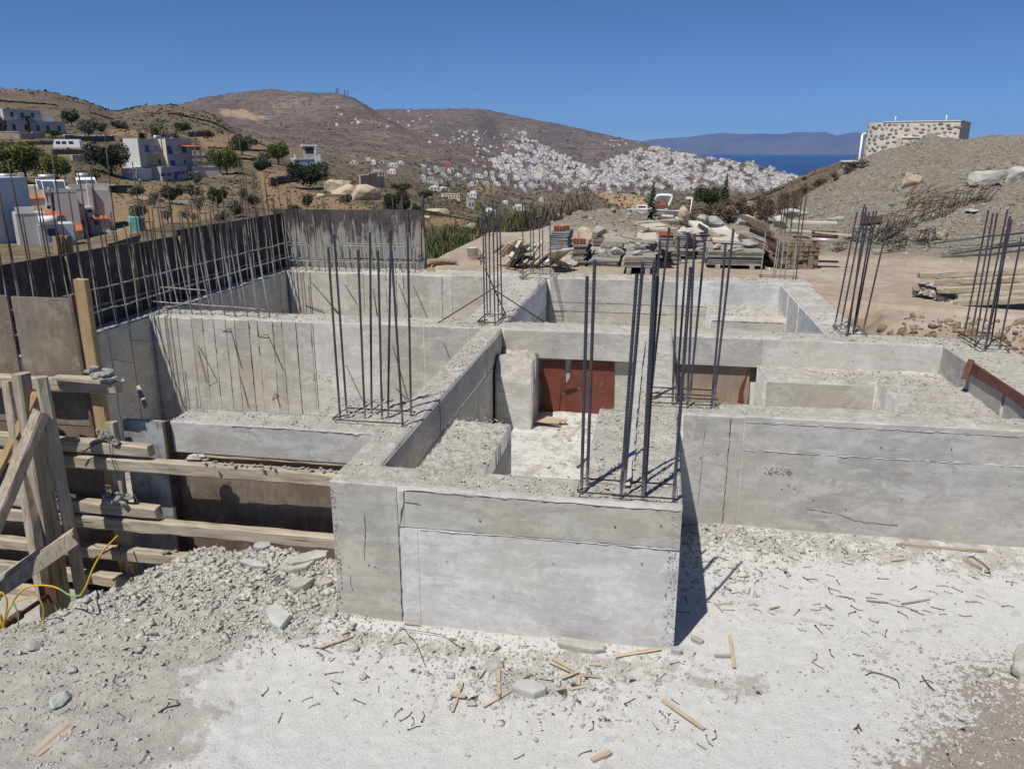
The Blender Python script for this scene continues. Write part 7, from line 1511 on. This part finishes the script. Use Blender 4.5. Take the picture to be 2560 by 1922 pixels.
# modern white house and small white house in the middle distance
p = hit(778, 412); s = depth_of(p) / F; G = bld('house', p, 12, 'modern house with a white slab roof over a glazed grey wall on the spur', 'house'); k = s
bx(G, 'wall', -16 * k, 14 * k, 0, 12 * k, -2, 44 * k, 'grey_wall'); bx(G, 'roof', -20 * k, 18 * k, -3 * k, 14 * k, 44 * k, 48 * k, 'white_wall'); bx(G, 'wall', 10 * k, 24 * k, -2 * k, 8 * k, -2, 25 * k, 'white_wall'); bx(G, 'column', 11 * k, 14 * k, -3 * k, 0 * k, 25 * k, 44 * k, 'white_wall'); bx(G, 'wall', -48 * k, -16 * k, 4 * k, 14 * k, -2, 42 * k, 'ochre_wall', 'ochre side wing'); bx(G, 'window', -12 * k, 8 * k, -.4 * k, -.02, 27 * k, 42 * k, 'glass')
p = hit(764, 417); s = depth_of(p) / F; G = bld('house', p, 25, 'small low white house with a white chimney just below the modern house', 'house'); k = s
bx(G, 'wall', -27 * k, 26 * k, 0, 20 * k, -3, 17 * k, 'pale_blue'); bx(G, 'parapet', -28 * k, 27 * k, -1 * k, 21 * k, 17 * k, 20 * k, 'white_wall'); bx(G, 'chimney', -26 * k, -22 * k, 2 * k, 6 * k, 20 * k, 30 * k, 'white_wall'); bx(G, 'window', 6 * k, 9 * k, -.4 * k, -.02, 7 * k, 13 * k, 'glass')
p = hit(518, 443); s = depth_of(p) / F; G = bld('shed', p, 20, 'low grey block shed below the round yellow green tree', 'shed'); bx(G, 'wall', -3, 3.2, 0, 3, -1, 2.0, 'mauve'); bx(G, 'roof', -3.1, 3.3, -.1, 3.1, 2.0, 2.12, 'grey_wall')
# boulders
for px, py, sz, seed, lab in [(835, 478, (3.0, 2, 2.6), 801, 'upright tan boulder at the left of the boulder group'), (862, 488, (3.2, 2, 1.8), 802, 'pale tan boulder in the middle of the boulder group'), (905, 500, (3.6, 2.4, 2.2), 803, 'cracked tan boulder at the right of the boulder group'), (800, 494, (.9, .8, .9), 804, 'small orange boulder left of the boulder group'), (858, 466, (2.2, 1.8, 1.2), 805, 'tan boulder at the rear of the boulder group'), (1095, 535, (2.6, 1.8, 1.1), 806, 'orange outcrop above the sandy field'), (1062, 548, (.9, .7, .6), 807, 'white rock at the left of the sandy field'), (1180, 570, (1.2, .9, .6), 808, 'pale rock at the right of the sandy field')]:
    q = hit(px, py); v, f = rock_geo(seed, 3, .6, sz, 9); o = link('boulder', raw_mesh('boulder', v, f), M['stone_tan'], label=lab, cat='boulder', loc=tuple(q + np.array([0, 0, sz[2] * .25])))
# white houses in the valley
def vhouse(px, py, wpx, hpx, mat, label, rot=None, group='white houses in the valley', two=True):
    q = hit(px, py, 61); s = depth_of(q) / F; w_, h_ = wpx * s, hpx * s; d_ = max(4.0, w_ * .6); g = bld('house', q, R.uniform(-25, 25) if rot is None else rot, label, 'house', group); bx(g, 'wall', -w_ / 2, w_ / 2, 0, d_, -2, h_ * (.62 if two else 1), mat)
    if two: bx(g, 'wall', -w_ * R.uniform(.1, .45), w_ * R.uniform(.1, .45), .6, d_, h_ * .62, h_, mat)
    bx(g, 'parapet', -w_ / 2 - .1, w_ / 2 + .1, -.1, .15, h_ * (.62 if two else 1), h_ * (.62 if two else 1) + .3, mat); n = max(2, int(wpx / 7))
    for i in range(n):
        x = -w_ / 2 + w_ * (i + .3) / n; z = h_ * (.2 if two else .3); bx(g, 'window', x, x + w_ * .28 / n * 1.1, -.12, -.004, z, z + min(1.7, h_ * .3), 'glass')
S2 = lambda x, y: (640 + x * .28933, 180 + y * .28933); S3 = lambda x, y: (1280 + x * .28933, 180 + y * .28933)
VH = [(S2, 970, 770, 40, 30), (S2, 1015, 800, 45, 40), (S2, 1100, 790, 60, 22), (S2, 1180, 822, 90, 34), (S2, 1245, 800, 60, 30), (S2, 850, 800, 60, 36), (S2, 1170, 880, 80, 40), (S2, 1440, 820, 60, 20), (S2, 1747, 908, 62, 32), (S2, 1915, 915, 80, 34), (S2, 2075, 835, 70, 34), (S2, 2165, 850, 60, 34), (S2, 2130, 920, 80, 36), (S2, 1550, 1028, 90, 40), (S2, 1640, 1025, 70, 30), (S2, 1985, 985, 50, 30), (S2, 2080, 980, 60, 30), (S2, 1865, 1085, 84, 52), (S2, 2150, 1145, 50, 30), (S2, 2045, 1235, 60, 50), (S2, 1970, 825, 36, 20),
      (S3, 60, 1195, 90, 46), (S3, 250, 1120, 44, 36), (S3, 40, 935, 60, 40), (S3, 110, 940, 70, 40), (S3, 225, 935, 80, 60), (S3, 350, 935, 100, 40), (S3, 470, 940, 90, 40), (S3, 410, 965, 60, 30), (S3, 545, 1000, 60, 26), (S3, 720, 1005, 90, 30), (S3, 640, 990, 60, 24), (S3, 80, 1005, 50, 30), (S3, 170, 985, 50, 30), (S3, 630, 1318, 170, 44), (S3, 1500, 1030, 80, 24), (S3, 1600, 1040, 70, 22)]
vl = ['white cubic house in the valley between the fields left of the town', 'white house on the valley floor below the cone shaped town']
for i, (fn, x, y, wz, hz_) in enumerate(VH): q = fn(x, y); vhouse(q[0], q[1], wz * .28933, hz_ * .28933, 'white_wall' if i % 5 else 'cream', vl[q[0] > 1280])
q = S2(1680, 860); vhouse(q[0], q[1], 26, 20, 'pinkred', 'pink red house standing alone among the white valley houses', 10, None); q = S2(1690, 1100); vhouse(q[0], q[1], 42, 12, 'cream', 'long cream garden wall building beside the white tower house', 10, None, False); q = S2(1862, 1185); vhouse(q[0], q[1], 15, 26, 'grey_wall', 'narrow grey building below the white tower house', 10, None, False); q = S2(1060, 905); vhouse(q[0], q[1], 32, 17, 'grey_wall', 'grey unfinished house on the spur in the middle distance', 10, None); q = S3(415, 1320); vhouse(q[0], q[1], 58, 24, 'white_wall', 'nearest white house just above the red bricks on the stacks', 12, None)
# stone building on the right
M['stucco'] = simple('pale_pointing', (.66, .61, .52), .95, .1, 2, .5, 20, .02)
p = stand(2256, 62); p[2] = 3 + 62 * tan_el(2256, 420); s = depth_of(p) / F; G = bld('stone_house', p, -9, 'round cornered rubble stone house with white roof edge above the earth heap', 'house')
zt = (420 - 311) * s; x0, x1 = -100 * s, 120 * s
def arc_wall(inset=0.0, dz=0.0):
    o = []
    for a in np.linspace(180, 270, 9): o.append((x0 + 1.6 + (1.6 - inset) * math.cos(math.radians(a)), 1.6 + (1.6 - inset) * math.sin(math.radians(a))))
    return [(x0 + inset, 6)] + o + [(x1 - inset, inset), (x1 - inset, 6)]
pts = arc_wall(); n = len(pts); z0_ = -3.5
me = raw_mesh('wall', [(a, b_, z0_) for a, b_ in pts] + [(a, b_, zt - .0) for a, b_ in pts], [(i, (i + 1) % n, (i + 1) % n + n, i + n) for i in range(n)] + [tuple(range(n, 2 * n))]); bm_fix(me); link('wall', me, M['stucco'], G)
# face stones of the wall, the nearest 300 as pieces
SM = []
for i in range(6): v, f = rock_geo(820 + i, 1, .25, (1, .35, .62), 5); SM.append(raw_mesh('stone', v, f))
SMATS = []
for c in ((.36, .29, .215), (.25, .205, .165), (.42, .36, .28), (.19, .185, .18), (.31, .25, .19)): SMATS.append(simple('face_stone', c, .95, .25, 4, .6, 12, .02))
SMM = {}
cnt = 0; z = zt - .2
while z > -1.2:
    x = x0 + R.uniform(-.4, .4); rowh = R.uniform(.20, .30)
    while x < x1 - .2 and cnt < 300:
        w_ = R.uniform(.20, .46)
        if R.random() < .93:
            i, j = int(R.integers(6)), int(R.integers(5))
            if (i, j) not in SMM: m_ = SM[i].copy(); m_.materials.append(SMATS[j]); SMM[(i, j)] = m_
            o = link('stone', SMM[(i, j)], None, G); xx = x + w_ / 2; yy = 0.0; rz = 0
            if xx < x0 + 1.6: t = max(0, (x0 + 1.6 - xx) / 1.6); t = min(t, .97); an = math.asin(t); yy = 1.6 - 1.6 * math.cos(an); rz = -an
            o.location = (xx, yy - .005, z + R.normal(0, .06)); o.rotation_euler = (0, R.normal(0, .08), rz); k_ = w_ * R.uniform(.36, .56); o.scale = (k_, .09, rowh * R.uniform(.45, .85)); cnt += 1
        x += w_ + R.uniform(.03, .10)
    z -= rowh + .02
bx(G, 'roof_edge', x0 + 1.3, x1 + .04, -.04, 6, zt, zt + .06, 'white_wall'); bx(G, 'lintel_band', x0 + 2.6, x0 + 5.6, -.07, -.002, zt - 1.02, zt - .95, 'white_wall'); bx(G, 'lintel_band', x0 + 2.6, x0 + 4.8, -.08, -.003, zt - 1.95, zt - 1.88, 'white_wall'); bx(G, 'buttress', x0 + 2.3, x0 + 2.62, -.12, -.003, -2, zt - 1.0, 'mortar'); tube('drain_pipe', [(x0 - .12, .9, zt - .75), (x0 - .12, .75, zt - 3.4)], .07, M['white'], G, n=8); tube('drain_pipe', [(x0 - .12, .9, zt - .75), (x0 + .1, 1.0, zt - .7)], .07, M['white'], G, n=8)
for x in (x0 + 2.0, x1 - .9): tube('roof_post', [(x, .2, zt), (x, .2, zt + .38)], .035, M['white'], G, n=6)
p = stand(2140, 62); p[2] = 3 + 62 * tan_el(2140, 424); s = depth_of(p) / F; G = bld('terrace_wall', p, 8, 'low stone terrace wall with white coping left of the stone house', 'wall'); bx(G, 'wall', -27 * s, 27 * s, 0, 1.0, -1, 18 * s, 'mortar'); bx(G, 'coping', -30 * s, 30 * s, -.1, 1.1, 18 * s, 21.5 * s, 'white_wall')
for i in range(14):
    o = link('stone', SMM[list(SMM)[i % len(SMM)]], None, G); o.location = (-24 * s + 48 * s * ((i * .37) % 1), -.005, 14 * s * ((i * .61) % 1) + .05); o.scale = (.18, .1, .13)
# boat on land behind the yard
p = stand(1648, 66); p[2] = 3 + 66 * tan_el(1648, 536); s = depth_of(p) / F; G = bld('boat', p, 0, 'white motor boat with a raised arch standing ashore behind the conifer', 'boat'); k = s
m = MB(); sec = [(-78, 2, 12), (-60, 9, 14), (-20, 13, 13), (30, 14, 10), (62, 13, 10)]; v = []; f = []
for x, hw, zt_ in sec: v += [(x * k, -hw * k, zt_ * k), (x * k, -hw * .7 * k, 2 * k), (x * k, 0, -4 * k), (x * k, hw * .7 * k, 2 * k), (x * k, hw * k, zt_ * k)]
for i in range(len(sec) - 1):
    for j in range(4): f.append((i * 5 + j, i * 5 + j + 1, i * 5 + 6 + j, i * 5 + 5 + j))
    f.append((i * 5 + 4, i * 5, i * 5 + 5, i * 5 + 9))
f += [(0, 1, 2, 3, 4), tuple((len(sec) - 1) * 5 + j for j in (4, 3, 2, 1, 0))]; me = raw_mesh('hull', v, f); bm_fix(me); link('hull', me, M['white'], G); bx(G, 'cabin', -48 * k, -22 * k, -9 * k, 9 * k, 12 * k, 22 * k, 'white'); bx(G, 'window', -45 * k, -26 * k, -9.3 * k, -9.05 * k, 16 * k, 20 * k, 'glass')
for sy in (-9, 9): tube('arch', spline([(-12 * k, sy * k, 12 * k), (-4 * k, sy * .9 * k, 36 * k), (4 * k, sy * .8 * k, 46 * k), (32 * k, sy * .8 * k, 46 * k), (36 * k, sy * .85 * k, 38 * k), (24 * k, sy * k, 12 * k)], 6), 3.0 * k, M['white'], G, n=8)
bx(G, 'arch_top', -2 * k, 34 * k, -8 * k, 8 * k, 45 * k, 48.5 * k, 'white')
for x in (-40, 30): bx(G, 'cradle', (x - 2) * k, (x + 2) * k, -8 * k, 8 * k, -22 * k, 4 * k, 'bark')
p = stand(1730, 64); s = depth_of(p) / F; p[2] = 3 + 64 * tan_el(1730, 545); G = bld('sign_post', p, 0, 'thin white post with a small cross plate right of the boat', 'post'); tube('post', [(0, 0, -1), (8 * s, 0, 48 * s)], 1.2 * s, M['white'], G, n=6); bx(G, 'plate', -8 * s, 8 * s, -.03, .03, 46 * s, 51 * s, 'white')
# poles and masts
def pole(px, py, hpx, label, name='utility_pole', group='utility poles', arm=True, mat='bark', r=1.0):
    q = hit(px, py); s = depth_of(q) / F; g = empty(name, tuple(q), label, 'pole', group); tube('pole', [(0, 0, -.5), (0, 0, hpx * s)], [r * s, r * .7 * s], M[mat], g, n=6)
    if arm: bx(g, 'cross_arm', -5 * s, 5 * s, -.05, .05, hpx * s * .93, hpx * s * .95, mat)
for px, py, h_, lab in [(263, 344, 60, 'tall thin dead pole with side branches above the white coping wall'), (238, 372, 74, 'utility pole just right of the caravan'), (926, 470, 82, 'utility pole in front of the white houses on the spur'), (955, 478, 76, 'utility pole right of the first one on the spur'), (34, 366, 26, 'short pole on the wall at the far left'), (268, 380, 50, 'utility pole behind the dark bluish tree'), (627, 375, 36, 'pole at the left of the mid green trees'), (573, 362, 34, 'thin pole in the orange fields'), (492, 372, 40, 'bent pole below the dark stone ruin'), (1188, 470, 44, 'thin pole by the pink red house')]: pole(px, py, h_, lab)
for px, h_, lab in [(841, 15, 'lattice mast with dishes on the far hill top'), (845, 13, 'second mast close to the dish mast on the far hill top'), (862, 15, 'slender mast right of the dish mast on the far hill top'), (870, 15, 'rightmost slender mast on the far hill top')]:
    q = None; py = 200
    while q is None and py < 260: q = hit(px, py, 2000); py += 1
    s = depth_of(q) / F; g = empty('antenna_mast', tuple(q), lab, 'mast', 'antenna masts on the hill'); tube('mast', [(0, 0, -3), (0, 0, h_ * s)], [.9 * s, .5 * s], M['bark'], g, n=4)
    for z in (.4, .6, .8): bx(g, 'platform', -1.4 * s, 1.4 * s, -1.0 * s, 1.0 * s, h_ * s * z, h_ * s * z + 1.0 * s, 'bark')
q = hit(838, 232, 1900); q = stand(838, 3050) if q is None else q; s = depth_of(q) / F; G = bld('hut', q, 0, 'tiny hut at the foot of the hill top masts', 'hut'); bx(G, 'wall', -4 * s, 4 * s, 0, 4 * s, -2, 3 * s, 'grey_wall')
# ------------------------------------------------------------------ the town: about 300 nearest houses as things, the rest as one mass
TOWN = [[(1252, 345), (1310, 327), (1345, 345), (1440, 405), (1500, 432), (1500, 464), (1400, 458), (1300, 446), (1240, 430), (1228, 400), (1262, 378)],
        [(1500, 412), (1560, 387), (1600, 369), (1690, 366), (1700, 380), (1760, 398), (1830, 394), (1900, 406), (1990, 430), (2012, 434), (1995, 458), (1930, 482), (1800, 482), (1680, 478), (1600, 466), (1500, 466)]]
dens_gap = lambda x, y: vn(np.array([x / 16.]), np.array([y / 9.]), seed=90)[0]
def thouse(seed):
    rg = np.random.default_rng(seed); w_, d_, h_ = rg.uniform(.7, 1.25), rg.uniform(.6, 1.0), rg.uniform(.55, 1.15); v = []; f = []; mi = []
    def bb(x0, x1, y0, y1, z0, z1, m_):
        k = len(v); v.extend([(x0, y0, z0), (x1, y0, z0), (x1, y1, z0), (x0, y1, z0), (x0, y0, z1), (x1, y0, z1), (x1, y1, z1), (x0, y1, z1)]); f.extend([tuple(i + k for i in q) for q in BOXF]); mi.extend([m_] * 6)
    bb(-w_ / 2, w_ / 2, -d_ / 2, d_ / 2, -.6, h_, 0)
    if rg.random() < .5: bb(-w_ * .45, w_ * rg.uniform(-.1, .2), -d_ * .3, d_ * .45, h_, h_ + .3, 0)
    for i in range(int(rg.integers(2, 4))):
        for zz_ in (.15, .6):
            if zz_ + .25 < h_: x = -w_ / 2 + w_ * (i + .3) / 3; bb(x, x + .13, -d_ / 2 - .012, -d_ / 2 - .001, zz_, zz_ + .24, 1)
    if rg.random() < .5: bb(w_ / 2 + .001, w_ / 2 + .012, -.1, .06, .2, .5, 1)
    return np.array(v), f, mi
TM = ['t_white', 't_white', 't_cream', 't_pink', 't_grey']; tv = [thouse(1000 + i) for i in range(8)]; TME = {}
pts = []
for poly in TOWN:
    xs = [q[0] for q in poly]; ys2 = [q[1] for q in poly]; A = (max(xs) - min(xs)) * (max(ys2) - min(ys2))
    for _ in range(int(A / 13)):
        x, y = R.uniform(min(xs), max(xs)), R.uniform(min(ys2), max(ys2))
        if not in_poly(np.array([x]), np.array([y]), poly)[0] or dens_gap(x, y) > .30: continue
        h = hit(x, y, 1200, 2700)
        if h is not None: pts.append(h)
EX = [(R.uniform(1050, 1500), R.uniform(425, 470)) for _ in range(120)] + [(R.uniform(830, 1100), R.uniform(272, 325)) for _ in range(24)] + [(R.uniform(1060, 1200), R.uniform(330, 360)) for _ in range(24)] + [(R.uniform(1510, 1600), R.uniform(352, 368)) for _ in range(16)] + [(R.uniform(1180, 1270), R.uniform(330, 420)) for _ in range(30)] + [(R.uniform(1290, 1660), R.uniform(455, 490)) for _ in range(40)] + [(R.uniform(1280, 1330), R.uniform(327, 340)) for _ in range(6)]
for x, y in EX:
    h = hit(x, y, 500)
    if h is not None: pts.append(h)
pts = np.array(pts); od = np.argsort(np.hypot(pts[:, 0], pts[:, 1])); pts = pts[od]
VV = [[], []]; rest = []
for i, q in enumerate(pts):
    sc_ = min(R.uniform(5.2, 9.5) * (1.1 if i < 300 else 1.0), depth_of(q) / F * R.uniform(8, 14)); az = math.atan2(-q[0], q[1]) + R.uniform(-.5, .5); j = int(R.integers(8)); mt = TM[int(R.integers(5))]
    if i < 300:
        if (j, mt) not in TME:
            v, f, mi = tv[j]; me = raw_mesh('town_house', v, f); me.materials.append(M[mt]); me.materials.append(M['glass']); me.polygons.foreach_set('material_index', np.array(mi, np.int32)); TME[(j, mt)] = me
        o = link('town_house', TME[(j, mt)], None, label='small white or pale flat roofed house in the dense town on the far slopes', cat='house', group='houses of the far town'); o.location = tuple(q); o.rotation_euler = (0, 0, az); o.scale = (sc_, sc_, sc_ * .85)
    else: rest.append((q, az, sc_, j, TM.index(mt)))
v_ = []; f_ = []; m_ = []; n = 0
for q, az, sc_, j, mt in rest:
    v, f, mi = tv[j]; c, s_ = math.cos(az), math.sin(az); vv = v * np.array([sc_, sc_, sc_ * .85]); vv = np.stack([vv[:, 0] * c - vv[:, 1] * s_, vv[:, 0] * s_ + vv[:, 1] * c, vv[:, 2]], 1) + q; v_.append(vv); f_.append(np.array(f) + n); m_ += [5 if a else mt for a in mi]; n += len(v)
me = raw_mesh('far_town', np.vstack(v_), np.vstack(f_))
for nm in TM + ['glass']: me.materials.append(M[nm])
me.polygons.foreach_set('material_index', np.array(m_, np.int32)); link('far_town', me, None, kind='stuff', label='dense mass of small white houses climbing the two far hills')
# church and large buildings on the hill tops of the town
for px, py, w_, h_, lab in [(1307, 337, 22, 9, 'pale church on the very top of the cone shaped town'), (1640, 372, 36, 7, 'long pale building on the crest of the right town hill'), (1600, 378, 14, 9, 'square white building on the left crest of the right town hill'), (1858, 478, 18, 12, 'white and blue ship funnel like block at the harbour end of the town')]: vhouse(px, py, w_, h_, 'cream' if w_ != 18 else 'white_wall', lab, 5, None)
HZ = None
for o in sc.objects:
    if o.parent is None and 'category' in o and 'kind' not in o: o['kind'] = 'thing'
